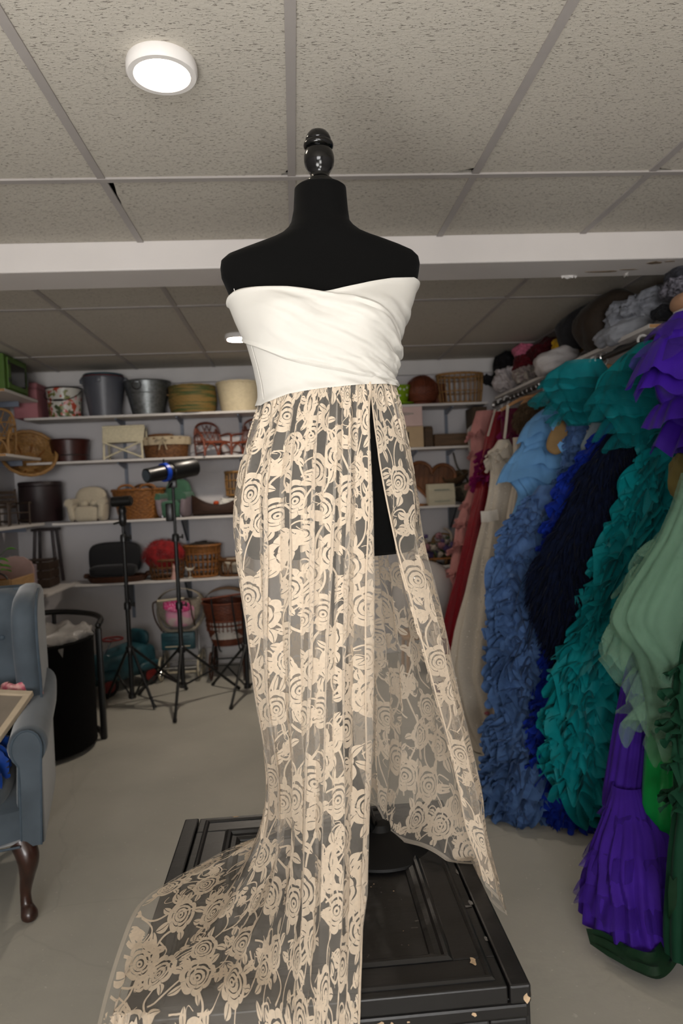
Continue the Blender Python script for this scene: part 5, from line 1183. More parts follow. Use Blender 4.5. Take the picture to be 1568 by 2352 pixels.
# green toy oven
M_green = mat('moss_green_paint', '#4f6d2b', .5, var=.15, scale=10); M_glassd = mat('dark_glass', '#0c0c0d', .12, spec=.6)
t = empty('toy_oven', 'moss green wooden toy oven with a dark glass door on the side shelf', 'toy oven', (-2.05, 4.98, 2.152))
lt(MB().rbox((-.15, -.20, 0), (.135, .20, .25), .004), 'cabinet', M_green, t, False); dr = lt(MB().rbox((.1355, -.165, .02), (.150, .165, .23), .004), 'door', M_green, t, False)
lt(MB().rbox((.147, -.125, .05), (.1515, .125, .20), .002), 'glass', M_glassd, dr, False); lt(MB().tube([(.158, .145, .07), (.158, .145, .18)], .006, 8), 'handle', M_darkrim, dr)
for z in (.06, .18): lt(MB().rbox((.149, -.168, z), (.155, -.145, z + .03), .001), 'hinge', M_darkrim, dr, False)
# ---------- lowest shelf
t = empty('tub_seat', 'charcoal upholstered baby tub seat on the lowest shelf', 'baby seat', (-1.42, 5.41, ZD + .045)); M_char = mat('charcoal_felt', '#18181b', .9, var=.2, scale=80, bump=.2, sheen=.15)
lt(soft(MB(), (0, .03, .13), (.20, .05, .13), 3.8, 13), 'backrest', M_char, t); lt(soft(MB(), (.0, -.03, .045), (.175, .10, .045), 4.5, 11), 'seat', M_char, t)
t = empty('oval_tray', 'brown oval wooden tray with ears under the charcoal seat', 'tray', (-1.40, 5.41, ZD)); lt(MB().lathe([(.0001, 0), (.21, 0), (.235, .04), (.228, .044), (.2, .012), (.0001, .012)], sx=1.0, sy=.6, seg=48), 'tray_body', M_wick_d, t)
for sx in (-1, 1): lt(soft(MB(), (sx * .235, 0, .05), (.025, .03, .02), 2.4, 7), 'ear', M_wick_d, t)
rbk = open_basket('brown rattan basket stuffed with red fluffy fabric on the lowest shelf', (-1.02, 5.41, ZD), .135, .12, .15, M_wick_b, 1, .8, 22, (.3, .62), .005, .009)
# red fluff: a tuft of many short curved fibres on a soft core
M_redf = mat('red_fluff', '#8e0f13', .85, var=.4, scale=30, sheen=.3)
fz = empty('red_fur', 'red fluffy fabric heaped in the brown rattan basket', 'fabric', (-1.035, 5.40, ZD + .125)); fz.scale = (1.2, 1.1, 1.35)
lt(soft(MB(), (0, 0, .045), (.125, .085, .085), 2.3, 13, disp=wrinkle(.12, 2, 71)), 'core', M_redf, fz)
fm = MB(); r = random.Random(5)
for k in range(1500):
    a = r.uniform(0, 2 * PI); b = math.asin(r.uniform(-.3, 1)); d = np.array([math.cos(a) * math.cos(b), math.sin(a) * math.cos(b), math.sin(b)]); p = d * [.12, .08, .08] + [0, 0, .045]
    q = p + d * r.uniform(.012, .032) + np.array([r.uniform(-.012, .012), r.uniform(-.012, .012), -.008]); s = np.cross(d, [r.uniform(-1, 1), r.uniform(-1, 1), .3]); s = s / (np.linalg.norm(s) + 1e-9) * .0028
    fm.add([p - s, p + s, q], [(0, 1, 2)])
tag(lt(fm, 'fluff', M_redf, fz), kind='stuff')
bkt = open_basket('tall golden bamboo basket with a dark lid of wood on the lowest shelf', (-.745, 5.43, ZD), .14, .112, .245, M_wick_o, 1, .85, 22, (.25, .5, .75), .0055, .010)
lt(MB().lathe([(.128, .19), (.143, .246), (.136, .246), (.124, .195)], sy=.85, seg=40), 'band', M_wick_o, bkt); 
crumple('dark_wool', 'dark brown wool bundled in the golden bamboo basket', 'wool', (-.745, 5.43, ZD + .235), (.105, .08, .035), mat('dark_wool', '#2a211a', .9, var=.4, scale=50, bump=.5), 73)
ovb = open_basket('low oval rattan basket holding a white pillow on the lowest shelf', (-.485, 5.41, ZD), .135, .125, .125, M_wick_b, 1, .72, 14, (), .005, .008)
for k in range(7):
    a = 2 * PI * k / 7 - PI / 2; q_ = [(.13 * math.cos(a + e) , .13 * math.sin(a + e) * .72, z) for e, z in ((-.42, .012), (-.36, .07), (-.2, .105), (0, .118), (.2, .105), (.36, .07), (.42, .012))]; lt(MB().tube(smooth_path(q_, 16), .0045, 6), 'arch', M_wick_b, ovb)
lt(MB().tube(arc((-.14, -.01, .125), .035, 0, 2 * PI, 19, 'xz')[:-1], .005, 6, closed=True), 'loop_handle', M_wick_b, ovb)
crumple('small_pillow', 'small off-white pillow in the low oval rattan basket', 'pillow', (-.485, 5.41, ZD + .075), (.105, .068, .06), mat('offwhite_cotton', '#a89d8c', .85, var=.1), 75, .06, 1.4)
# figurines at the shelf edge
M_fig = mat('pale_pink_ceramic', '#b88f86', .5, var=.1)
t = empty('pink_figurine', 'pale pink ceramic figurine at the edge of the lowest shelf', 'figurine', (-.955, 5.325, ZD)); lt(MB().lathe([(.0001, 0), (.026, 0), (.024, .02), (.014, .05), (.010, .075), (.014, .085), (.013, .10), (.007, .108), (.0001, .109)], seg=20), 'figure', M_fig, t); lt(MB().lathe([(.0001, .125), (.006, .118), (.004, .108), (.0001, .107)], seg=12), 'crest', M_fig, t)
M_birdw = mat('white_ceramic', '#b8b0a2', .5, var=.1)
t = empty('bird_figurine', 'white ceramic bird on a bent twig stand at the shelf edge', 'figurine', (-.835, 5.325, ZD)); lt(soft(MB(), (0, 0, .07), (.024, .013, .013), 2.2, 8), 'bird_body', M_birdw, t); lt(soft(MB(), (-.024, 0, .082), (.010, .009, .009), 2, 6), 'bird_head', M_birdw, t); lt(MB().tube([(.02, 0, .072), (.04, 0, .09)], [.008, .002], 6), 'bird_tail', M_birdw, t)
lt(MB().tube(smooth_path([(0, 0, .06), (.004, 0, .03), (-.002, 0, .01)], 10), .004, 6), 'twig', M_birdw, t); lt(soft(MB(), (0, 0, .006), (.022, .016, .006), 3, 6), 'foot', M_birdw, t)
t = empty('string_ornament', 'cream string ornament hanging below the lowest shelf', 'ornament', (-.93, 5.28, ZD - .02)); lt(MB().tube(smooth_path([(0, 0, .022), (-.004, -.012, .0), (.0, -.008, -.06), (.012, -.006, -.115)], 20), .0022, 5), 'string', M_birdw, t); lt(soft(MB(), (.012, -.006, -.135), (.014, .012, .022), 2.4, 8, disp=wrinkle(.15, 2, 77)), 'tassel', M_birdw, t)
# flower chairs on the right of the lowest shelf
M_leafg = mat('dull_green_leaf', '#3c4a2f', .7, var=.3, scale=30); M_purp = mat('muted_violet_flower', '#4f3f6b', .7, var=.3, scale=30); M_bud = mat('dusty_rose_flower', '#8f626a', .7, var=.3, scale=30); M_lily = mat('pale_lily', '#9b8f82', .7, var=.2)
def leaf_chair(label, loc, rz, k):
    t = cane_chair(label, loc, M_wick_l, k, rz, h=.22 * k); return t
leaf_chair('leaf-backed cane doll chair against the wall behind the flowers', (.985, 5.50, ZD), .15, 1.15); leaf_chair('round-backed cane doll chair beside the leaf-backed one', (1.20, 5.50, ZD), -.1, 1.05)
t = empty('wooden_stand', 'low wooden stand in front of the cane chairs', 'stand', (1.12, 5.38, ZD))
lt(MB().rbox((-.22, -.06, .045), (.20, .06, .06), .003), 'top', M_wick_o, t, False)
for sx in (-.21, .17): lt(MB().rbox((sx, -.055, 0), (sx + .025, .055, .0445), .003), 'side', M_wick_o, t, False)
fb_ = empty('flower_bunch', 'bunch of violet and rose artificial flowers on the low wooden stand', 'flowers', (1.12, 5.38, ZD + .06)); r = random.Random(9)
for k in range(46):
    px_, py_, pz_ = r.uniform(-.17, .15), r.uniform(-.05, .03), r.uniform(.0, .17); m_ = (M_leafg, M_leafg, M_purp, M_bud, M_lily, M_purp)[k % 6]
    if m_ is M_leafg: lt(soft(MB(), (px_, py_, pz_), (.03, .005, .012), 2, 6, M=xf(rot=(r.uniform(-1, 1), r.uniform(-1.5, 1.5), r.uniform(0, 3)))), 'leaf', m_, fb_)
    else: lt(soft(MB(), (px_, py_, max(pz_, .022)), (r.uniform(.012, .028),) * 3, 2.2, 7, disp=wrinkle(.35, 2.6, 80 + k)), 'flower', m_, fb_)
lt(MB().tube(smooth_path([(.06, -.02, .02), (.11, -.02, .14), (.10, -.02, .20), (.05, -.02, .23)], 20), .012, 8), 'white_arch', M_lily, fb_)
t = cane_chair('dark cane doll chair at the end of the lowest shelf', (1.32, 5.47, ZD), M_dkwood, .8, .3, h=.17)
# ---------- left lower shelf: cradle, boxes, plant
M_pine = mat('pale_pine', '#a8855a', .6, var=.2, scale=10, stretch=(5, 1, 5))
t = empty('wooden_cradle', 'pale pine doll cradle with rounded headboard on the wide side shelf', 'cradle', (-1.79, 4.28, .766)); hb = [(-.115, .02), (-.115, .20), (-.10, .245), (-.055, .275), (.0, .285), (.055, .275), (.10, .245), (.115, .20), (.115, .02)]
def slab(P, y0, y1): n = len(P); return MB().add([(a, y0, b) for a, b in P] + [(a, y1, b) for a, b in P], [tuple(range(n)), tuple(range(n, 2 * n))[::-1]] + [(i, n + i, n + (i + 1) % n, (i + 1) % n) for i in range(n)])
lt(slab(hb, .17, .185), 'headboard', mat('pale_rose_paint', '#a88a82', .7, var=.12), t, False); lt(slab([(-.10, .02), (-.11, .155), (.11, .175), (.10, .02)], -.185, -.17), 'footboard', M_pine, t, False)
for sx in (-1, 1): lt(MB().rbox((sx * .109 - .007, -.169, .02), (sx * .109 + .007, .169, .17), .003), 'side', M_pine, t, False)
lt(MB().rbox((-.10, -.169, .02), (.10, .169, .034), .002), 'floor', M_pine, t, False)
for sy in (-.14, .14): lt(MB().tube(smooth_path([(-.17, sy, .03), (-.09, sy, .012), (0, sy, .008), (.09, sy, .012), (.17, sy, .03)], 18), .0085, 8), 'rocker', M_pine, t)
basket('small honey basket with dark handles inside the pine cradle', (-1.81, 4.22, .80), .07, .06, .12, M_wick_o, name='handled_basket')
t = [o for o in bpy.data.objects if o.name == 'handled_basket'][0]; lt(MB().tube(arc((0, 0, .12), .068, 0, PI, 19, 'xz', .05), .006, 8), 'handle', M_blkplast, t)
t = empty('storage_crate', 'dark brown wooden crate at the end of the lowest shelf', 'crate', (-1.90, 5.13, .766))
for k in range(3): lt(MB().rbox((-.10, -.10, .005 + k * .062), (.12, -.09, .062 + k * .062), .003), 'slat', M_dkwood, t, False); lt(MB().rbox((.11, -.089, .005 + k * .062), (.12, .10, .062 + k * .062), .003), 'slat', M_dkwood, t, False)
lt(MB().rbox((-.10, -.089, 0), (.109, .10, .0045), .001), 'base', M_dkwood, t, False); lt(MB().rbox((-.10, -.0895, .1915), (.1095, .10, .20), .002), 'lid', M_dkwood, t, False)
t = empty('doll_high_chair', 'dark red-legged doll high chair standing behind the crate', 'doll chair', (-1.93, 5.42, ZD + .018))
for sx in (-.08, .08):
    for sy in (-.07, .07): rod(t, (sx * 1.1, sy, 0), (sx * .8, sy * .7, .40), .013, M_maroon, 'leg')
lt(MB().rbox((-.09, -.07, .40), (.09, .07, .42), .004), 'seat', M_maroon, t, False)
t = empty('grey_canister', 'small grey canister beside the pine cradle', 'canister', (-1.83, 4.72, .766)); lt(MB().lathe([(.0001, 0), (.07, 0), (.07, .19), (.065, .195), (.0001, .2)], seg=28), 'canister_body', M_lilac, t); lt(MB().lathe([(.072, .18), (.072, .2), (.0001, .215)], seg=28), 'lid', M_lilac, t)
# plant in a white frame box, close behind the wing chair
t = empty('planter_box', 'tilted white planter box with a leafy artificial plant behind the wing chair', 'planter', (-1.78, 3.72, .766)); t.rotation_euler = (0, .12, 0)
lt(MB().rbox((-.12, -.10, 0), (.115, .10, .20), .006), 'box_body', M_white, t, False); lt(MB().rbox((-.125, -.105, .2), (.13, .105, .225), .004), 'rim', M_white, t, False)
M_leaf = mat('fresh_green_leaf', '#4d8f1f', .45, var=.35, scale=25, spec=.4, trans=.2); r = random.Random(3)
for k in range(24):
    a = r.uniform(-PI, PI); d = np.array([math.cos(a), math.sin(a) * .8, r.uniform(.2, 1.3)]); p0 = np.array([r.uniform(-.05, .06), r.uniform(-.05, .05), .21]); p1 = p0 + d * r.uniform(.07, .16)
    lt(MB().tube([p0, p1], .0022, 5), 'stem', M_leafg, t)
    m8 = 9; tt_ = np.linspace(0, 1, m8); dd = np.array([d[0], d[1], r.uniform(-.3, .4)]); dd /= np.linalg.norm(dd); sd = np.cross(dd, [0, 0, 1.]); sd /= np.linalg.norm(sd) + 1e-9; up_ = np.cross(sd, dd)
    wv = .026 * np.sin(tt_ * PI) ** .7; L_ = .065; cen = p1 + tt_[:, None] * L_ * dd - (tt_ ** 2)[:, None] * .02 * np.array([0, 0, 1.])
    G = np.stack([cen - sd * wv[:, None] + up_ * (wv * .3)[:, None], cen, cen + sd * wv[:, None] + up_ * (wv * .3)[:, None]], 1); lt(MB().grid(G), 'leaf', M_leaf, t)
# ================================================================== right wall: shelf, rail, clothes and gowns
RX, RZ = 1.56, 1.975
def rshelf(y0, y1, label):
    t = empty('clothes_shelf', label, 'shelf', (XR, (y0 + y1) / 2, 2.05)); c = np.array([XR, (y0 + y1) / 2, 2.05])
    for mb, nm, m in ((MB().rbox((1.59, y0, 2.030), (XR - .001, y1, 2.049), .002), 'board', M_white), (MB().box((1.592, y0 - .0015, 2.032), (XR - .002, y0 + .0005, 2.047)), 'raw_edge', M_woodedge)):
        o = mb.build(nm, m, None, smooth=False, loc=c); o.parent = t; o.location = (0, 0, 0)
    for yy in (y0 + .12, y1 - .12):
        o = MB().rbox((1.66, yy - .008, 1.985), (XR - .001, yy + .008, 2.0295), .003).build('bracket', M_bracket, None, smooth=False, loc=c); o.parent = t; o.location = (0, 0, 0)
rshelf(2.93, 5.26, 'white shelf above the dress rail piled with folded clothes'); rshelf(1.7, 2.74, 'nearer white shelf above the dress rail beside the purple gown')
rail = empty('dress_rail', 'black metal rail carrying the gowns along the wall', 'clothes rail', (RX, 3.4, RZ))
MB().tube([(0, -1.8, 0), (0, 1.78, 0)], .0145, 16).build('rod', M_blkmetal, rail)
for yy in (-1.2, -.2, .8, 1.6): MB().tube(smooth_path([(0, yy, .012), (.03, yy, .03), (.14, yy, .045), (.455, yy, .045)], 16), .007, 8).build('rod_bracket', M_blkmetal, rail)
for yy in (1.74,): MB().lathe([(.0001, 0), (.03, 0), (.03, .012), (.0145, .02)], M=xf((0, yy, 0), (PI / 2, 0, 0)), seg=20).build('end_flange', M_chrome, rail)
for k in range(14): MB().tube(arc((0, .22 + k * .085, 0), .019, 0, 2 * PI, 17, 'xz')[:-1], .0028, 6, closed=True).build('rail_ring', M_chrome, rail)
# ---------- cloth materials
def cloth_mat(name, c, alpha=1.0, rough=.75, var=.18, sheen=.05, trans=.2, scale=12, bump=.15, c2=None, bscale=160): return mat(name, c, rough, var=var, scale=scale, bump=bump if alpha > .6 else 0, bscale=bscale, spec=.2, sheen=sheen, alpha=alpha, trans=trans, color2=c2, bdist=.002)
C_red = cloth_mat('red_sequin', '#7e0c1c', rough=.35, scale=240, var=.6, trans=0, bump=.6, bscale=240); C_mag = cloth_mat('magenta_tulle', '#7a1550', 1.0)
C_pink = cloth_mat('blush_tulle', '#b9807c', 1.0); C_cover = cloth_mat('white_garment_cover', '#c8bfb8', .6); C_white = cloth_mat('ivory_beaded_tulle', '#c9bfb0', scale=220, var=.16, bump=.5, bscale=260)
C_floral = cloth_mat('ivory_floral', '#c4b9aa', scale=13, c2='#a98f80', bump=.3); C_ltblue = cloth_mat('sky_blue_chiffon', '#6ea3d6', 1.0, var=.2, scale=6); C_fur = cloth_mat('brown_fur', '#5e4a36', scale=60, var=.45)
C_dusty = cloth_mat('dusty_blue_tulle', '#5474a6', 1.0, var=.3, scale=30); C_pale = cloth_mat('pale_blue_grey_chiffon', '#94a2a8', 1.0); C_royal = cloth_mat('royal_blue_organza', '#0b2c96', 1.0, var=.35, scale=30)
C_navy = cloth_mat('navy_feather', '#08122c', 1.0, var=.5, scale=40, sheen=.04, rough=.95, bump=0); C_teal = cloth_mat('teal_organza', '#08898f', 1.0, var=.25, scale=10, rough=.55, trans=.3); C_tealt = cloth_mat('teal_tulle', '#0a7d84', .55, trans=.4)
C_purp = cloth_mat('violet_tulle', '#4a24a2', 1.0, var=.25, scale=9, trans=.3); C_purpd = cloth_mat('violet_satin', '#3f1c96', 1.0, var=.25, scale=9, rough=.45); C_sage = cloth_mat('sage_tulle', '#86ad94', .40, trans=.4, var=.1); C_sat = cloth_mat('emerald_satin', '#0f8a3e', 1.0, rough=.3, var=.15, scale=5, trans=.05)
C_dkg = cloth_mat('bottle_green_tulle', '#12402b', 1.0, trans=.2); C_olive = cloth_mat('olive_gold_tulle', '#7d7040', .9)
# ---------- gown builder
class Body:
    """a hanging gown body lofted through rows (left px, right px, py, depth y); t runs top to hem, th round the body with 0 facing the room's front"""
    def __init__(s, rows, thick, nfold=9, afold=.06, seed=0, nt=60, e=.9):
        R = []
        for l, r, py, y in rows:
            a = at(l, py, y=y); b = at(r, py, y=y); R.append(((a[0] + b[0]) / 2, y, max(.0, (a[2] + b[2]) / 2), (b[0] - a[0]) / 2))
        R = np.array(R); d = np.r_[0, np.cumsum(np.linalg.norm(np.diff(R[:, :3], axis=0), axis=1))]; s.len = d[-1]; tt = np.linspace(0, d[-1], nt * 3)
        s.R = np.stack([np.interp(tt, d, R[:, k]) for k in range(4)], 1)
        k = np.ones(9) / 9
        for q in range(4): s.R[:, q] = np.convolve(np.r_[[s.R[0, q]] * 4, s.R[:, q], [s.R[-1, q]] * 4], k, 'valid')
        s.n = len(tt); s.thick = thick; s.nf = nfold; s.af = afold; s.seed = seed; s.e = e
    def at(s, th, t, off=0.0):
        f = np.clip(t, 0, 1) * (s.n - 1); p = [np.interp(f, np.arange(s.n), s.R[:, k]) for k in range(4)]
        tk = s.thick[0] + (s.thick[1] - s.thick[0]) * np.clip(t, 0, 1); tk = np.minimum(tk, p[3] * 1.2)
        w_ = 1 + s.af * np.clip(t * 3, .2, 1) * (np.sin(th * s.nf + 2 * fnoise(th * 1.3 + 9, t * 2.5 + 3, s.seed, 2)) + .5 * fnoise(th * 4 + 20, t * 5, s.seed + 1, 2))
        x = p[0] + (p[3] * w_ + off) * np.sin(th); y = p[1] - (tk * w_ + off) * np.cos(th)
        return np.stack(np.broadcast_arrays(x, y, p[2] + 0 * th), -1)
    def mesh(s, nth=120, nt=70):
        th = np.linspace(0, 2 * PI, nth + 1)[:-1]; t = np.linspace(0, 1, nt); G = s.at(th[:, None] + 0 * t, t[None, :] + 0 * th[:, None]); return MB().grid(G, cu=True)
def ruffles(mb, B, t0, t1, n, w, mw, seed, th0=-2.3, th1=1.3, droop=.5, jit=.02, amp=.55, na=150, spread=1.0):
    """tiers of gathered frill on a body"""
    r = np.random.default_rng(seed)
    for k in range(n):
        tb = t0 + (t1 - t0) * (k + .5) / n; th = np.linspace(th0, th1, na); ww = w * r.uniform(.7, 1.25)
        t = tb + jit * fnoise(th * 2.2 + r.uniform(0, 50), th * 0 + k, seed, 2); ph = th * mw * r.uniform(.8, 1.2) + 1.3 * fnoise(th * 1.7 + k, th * 0 + 5, seed + k, 1)
        A = B.at(th, t); O = np.stack([np.sin(th) * spread, -np.cos(th), 0 * th], 1); dn = np.array([0, 0, -1.]); tg = np.gradient(A, axis=0); tg /= np.linalg.norm(tg, axis=1)[:, None] + 1e-9
        rows = []
        for q, f in enumerate((0, .2, .45, .7, .88, 1.0)):
            a = amp * ww * f ** 1.2
            rows.append(A + O * (ww * f * (1 - .25 * f))[..., None] * 1.0 if False else A + O * ww * f * .75 + dn * ww * droop * f ** 1.5 + O * (a * .6 * np.sin(ph))[:, None] + dn * (a * .5 * np.cos(ph * 1.0))[:, None] + tg * (a * .30 * np.sin(2 * ph))[:, None])
        mb.grid(np.stack(rows, 1))
    return mb
def floor_clamp(o, z=.004):
    n = len(o.data.vertices); co = np.zeros(n * 3); o.data.vertices.foreach_get('co', co); co = co.reshape(-1, 3); zoff = o.location.z + (o.parent.location.z if o.parent else 0)
    lo = co[:, 2] + zoff < z; co[lo, 2] = z - zoff + rng.uniform(0, .006, lo.sum()); o.data.vertices.foreach_set('co', co.ravel()); o.data.update()
def gown_root(name, label, B, cat='gown'):
    c = B.R[-1]; return empty(name, label, cat, (c[0], c[1], c[2]), group='gowns on the rail')
def wpart(mb, name, m, root, kind=None):
    c = np.array(root.location); o = mb.build(name, m, None, loc=c); o.parent = root; o.location = (0, 0, 0); floor_clamp(o)
    if kind: o['kind'] = kind
    return o
def px_strip(pts, wd, m, name, root, n=30):
    """flat ribbon through pixel points (px, py, y)"""
    P = smooth_path([at(a, b, y=c) for a, b, c in pts], n); tg = np.gradient(P, axis=0); sd = np.cross(tg, [0, 1., 0]); sd /= np.linalg.norm(sd, axis=1)[:, None] + 1e-9
    wv = np.broadcast_to(np.asarray(wd, float), (n,))[:, None]; G = np.stack([P - sd * wv / 2, P + [0, -.002, 0], P + sd * wv / 2], 1); return wpart(MB().grid(G), name, m, root)
# pink tulle and its cover
B = Body([(1095, 1140, 940, 4.95), (1080, 1150, 990, 4.95), (1084, 1150, 1050, 4.95), (1078, 1140, 1130, 4.95), (1055, 1130, 1200, 4.9), (1040, 1110, 1280, 4.9), (1020, 1100, 1400, 4.9), (1010, 1090, 1560, 4.9)], (.05, .12), 11, .12, 1)
g = gown_root('tulle_gown', 'blush pink tulle gown at the far end of the rail', B); wpart(B.mesh(90, 50), 'skirt', C_pink, g); wpart(ruffles(MB(), B, .05, .9, 10, .05, 22, 2), 'ruffles', C_pink, g, 'stuff')
t = empty('garment_cover', 'sheer white garment cover hanging beside the blush gown', 'garment bag', tuple(at(1100, 1150, y=5.05)))
q_ = [at(a, b, y=5.05) for a, b in ((1122, 948), (1092, 968), (1074, 986), (1076, 1010), (1086, 1090), (1092, 1145), (1118, 1145), (1135, 1000))]; V0 = np.array(q_); n = len(V0)
wpart(MB().add(np.r_[V0, V0 + [0, .03, 0]], [tuple(range(n)), tuple(range(n, 2 * n))[::-1]] + [(i, n + i, n + (i + 1) % n, (i + 1) % n) for i in range(n)]), 'cover_panel', C_cover, t); px_strip([(1126, 952, 5.02), (1118, 975, 5.02), (1108, 1000, 5.02)], .02, C_white, 'edge_band', t)
# red sequin gown
B = Body([(1132, 1160, 942, 4.55), (1118, 1165, 985, 4.55), (1104, 1155, 1060, 4.55), (1090, 1145, 1140, 4.52), (1072, 1130, 1230, 4.5), (1050, 1120, 1320, 4.48), (1028, 1110, 1410, 4.45), (1008, 1105, 1500, 4.42), (1000, 1110, 1620, 4.4), (1005, 1110, 1660, 4.4)], (.04, .13), 8, .10, 4)
g = gown_root('sequin_gown', 'long dark red sequinned gown beside the beaded ivory gown', B); wpart(B.mesh(90, 70), 'dress_body', C_red, g)
wpart(ruffles(MB(), B, .15, .26, 5, .05, 16, 5), 'magenta_ruffle', C_mag, g); px_strip([(1137, 940, 4.5), (1130, 965, 4.5), (1120, 1002, 4.5)], .014, C_white, 'strap', g)
# burgundy gown behind
B = Body([(1150, 1200, 935, 4.3), (1150, 1195, 980, 4.3), (1155, 1190, 1060, 4.3), (1150, 1190, 1150, 4.3), (1140, 1190, 1300, 4.25), (1130, 1200, 1550, 4.2)], (.04, .10), 8, .1, 7); g = gown_root('burgundy_gown', 'burgundy gown hanging behind the beaded ivory gown', B); wpart(B.mesh(80, 40), 'dress_body', cloth_mat('burgundy_satin', '#5c0d2c', rough=.4), g); wpart(ruffles(MB(), B, .02, .18, 3, .03, 14, 8), 'neck_ruffle', C_mag, g)
# ivory beaded gown
B = Body([(1147, 1166, 1006, 3.95), (1120, 1186, 1048, 3.95), (1128, 1192, 1085, 3.95), (1122, 1192, 1140, 3.92), (1110, 1186, 1195, 3.9), (1096, 1190, 1260, 3.85), (1074, 1200, 1360, 3.8), (1050, 1205, 1450, 3.7), (1034, 1210, 1540, 3.6), (1048, 1220, 1620, 3.55), (1075, 1225, 1690, 3.48), (1098, 1230, 1738, 3.40)], (.05, .16), 10, .09, 10)
g = gown_root('beaded_gown', 'ivory beaded tulle gown with a satin cuff, next to the red gown', B); wpart(B.mesh(140, 90), 'dress_body', C_white, g)
wpart(ruffles(MB(), B, .035, .085, 3, .045, 14, 11, amp=.35), 'lace_collar', C_white, g); px_strip([(1104, 1187, 3.74), (1124, 1186, 3.72), (1144, 1182, 3.74)], .062, cloth_mat('ivory_satin', '#d8d0c4', rough=.35), 'satin_cuff', g)
px_strip([(1166, 930, 3.93), (1163, 965, 3.93), (1158, 1008, 3.93)], .016, C_white, 'ribbon_strap', g)
mbp = MB(); r = random.Random(12)
for k in range(220):
    p = B.at(np.array([r.uniform(-1.7, .6)]), np.array([r.uniform(.1, .92)]), .003)[0]; soft(mbp, p, (.0038,) * 3, 2, 3)
wpart(mbp, 'beads', mat('pearl_bead', '#e0d8cc', .25, spec=.6), g, 'stuff')
# ivory floral gown
B = Body([(1178, 1222, 1000, 3.72), (1182, 1228, 1100, 3.72), (1170, 1216, 1160, 3.7), (1158, 1206, 1250, 3.65), (1140, 1215, 1400, 3.58), (1128, 1228, 1540, 3.5), (1118, 1238, 1660, 3.42), (1120, 1240, 1740, 3.36), (1135, 1240, 1762, 3.33)], (.04, .12), 12, .12, 14)
g = gown_root('floral_gown', 'ivory gown sprinkled with pink and green blossoms, beside the dusty blue ruffles', B); wpart(B.mesh(120, 80), 'dress_body', cloth_mat('ivory_tulle', '#c9bdad', 1.0), g)
M_pb = mat('faded_rose_applique', '#a8606a', .8, var=.3, scale=60); M_gb = mat('faded_leaf_applique', '#7f8a55', .8, var=.3, scale=60); M_yb = mat('faded_yellow_applique', '#b59a55', .8, var=.3)
r = random.Random(13)
for m_, nm, cnt in ((M_pb, 'rose_applique', 70), (M_gb, 'leaf_applique', 60), (M_yb, 'bud_applique', 30)):
    mbp = MB()
    cl = [(r.uniform(-1.6, .8), r.uniform(.25, .95)) for _ in range(14)]
    for k in range(cnt):
        c_ = cl[k % 14]; p = B.at(np.array([c_[0] + r.gauss(0, .12)]), np.array([min(.97, c_[1] + r.gauss(0, .025))]), .004)[0]; s_ = r.uniform(.006, .016); soft(mbp, p, (s_, .004, s_ * r.uniform(.5, 1)), 2, 4)
    wpart(mbp, nm, m_, g, 'stuff')
# brown fur wrap
B = Body([(1200, 1250, 925, 3.78), (1188, 1262, 945, 3.78), (1185, 1258, 965, 3.78), (1200, 1245, 985, 3.78), (1210, 1235, 1000, 3.78)], (.05, .06), 6, .06, 16); g = gown_root('fur_wrap', 'brown fur wrap hanging above the ivory gowns', B, 'wrap'); wpart(B.mesh(60, 24), 'wrap_body', C_fur, g)
def blades(B, n, ln, wd, seed, t0=0., t1=1., th0=-2.2, th1=1.2, out=.6, curl=.3):
    r = random.Random(seed); mb = MB()
    for k in range(n):
        th = r.uniform(th0, th1); t = r.uniform(t0, t1); p = B.at(np.array([th]), np.array([t]))[0]; o = np.array([math.sin(th), -math.cos(th), 0]); d = o * out * r.uniform(.5, 1.3) + np.array([r.uniform(-.35, .35), r.uniform(-.2, .2), -1 + r.uniform(-.2, .5)]); d /= np.linalg.norm(d); L_ = ln * r.uniform(.6, 1.3)
        s = np.cross(d, o + [0, 0, .3]); s /= np.linalg.norm(s) + 1e-9; s = s * math.cos(k) + np.cross(d, s) * math.sin(k); w_ = wd * r.uniform(.6, 1.2); q = p + d * L_ * .55 + o * curl * L_ * .2; e = p + d * L_ + o * curl * L_ * .1 + np.array([0, 0, -.15 * L_])
        mb.add([p - s * w_ * .3, p + s * w_ * .3, q + s * w_ * .5, q - s * w_ * .5, e], [(0, 1, 2, 3), (3, 2, 4)])
    return mb
wpart(blades(B, 1600, .035, .004, 17), 'fur', C_fur, g, 'stuff')
# sky blue chiffon gown
B = Body([(1262, 1290, 930, 3.42), (1222, 1300, 955, 3.42), (1193, 1302, 1000, 3.42), (1202, 1302, 1018, 3.42), (1168, 1302, 1055, 3.42), (1160, 1302, 1078, 3.42), (1178, 1302, 1112, 3.42), (1196, 1300, 1128, 3.4), (1184, 1300, 1170, 3.4), (1158, 1290, 1225, 3.36), (1140, 1280, 1265, 3.33), (1150, 1280, 1500, 3.25)], (.06, .13), 13, .06, 20)
g = gown_root('chiffon_gown', 'sky blue off-shoulder chiffon gown with draped tiers', B); wpart(B.mesh(150, 90), 'dress_body', C_ltblue, g)
wpart(ruffles(MB(), B, .05, .12, 2, .06, 6, 21, amp=.14, droop=1.2), 'shoulder_drape', C_ltblue, g); wpart(ruffles(MB(), B, .16, .26, 2, .08, 6, 22, amp=.14, droop=1.2), 'sleeve_drape', C_ltblue, g)
soft_l = soft(MB(), at(1284, 1005, y=3.20), (.05, .02, .085), 2.6, 9, M=xf(rot=(0, .5, 0))); wpart(soft_l, 'beige_lining', cloth_mat('beige_lining', '#94764e'), g)
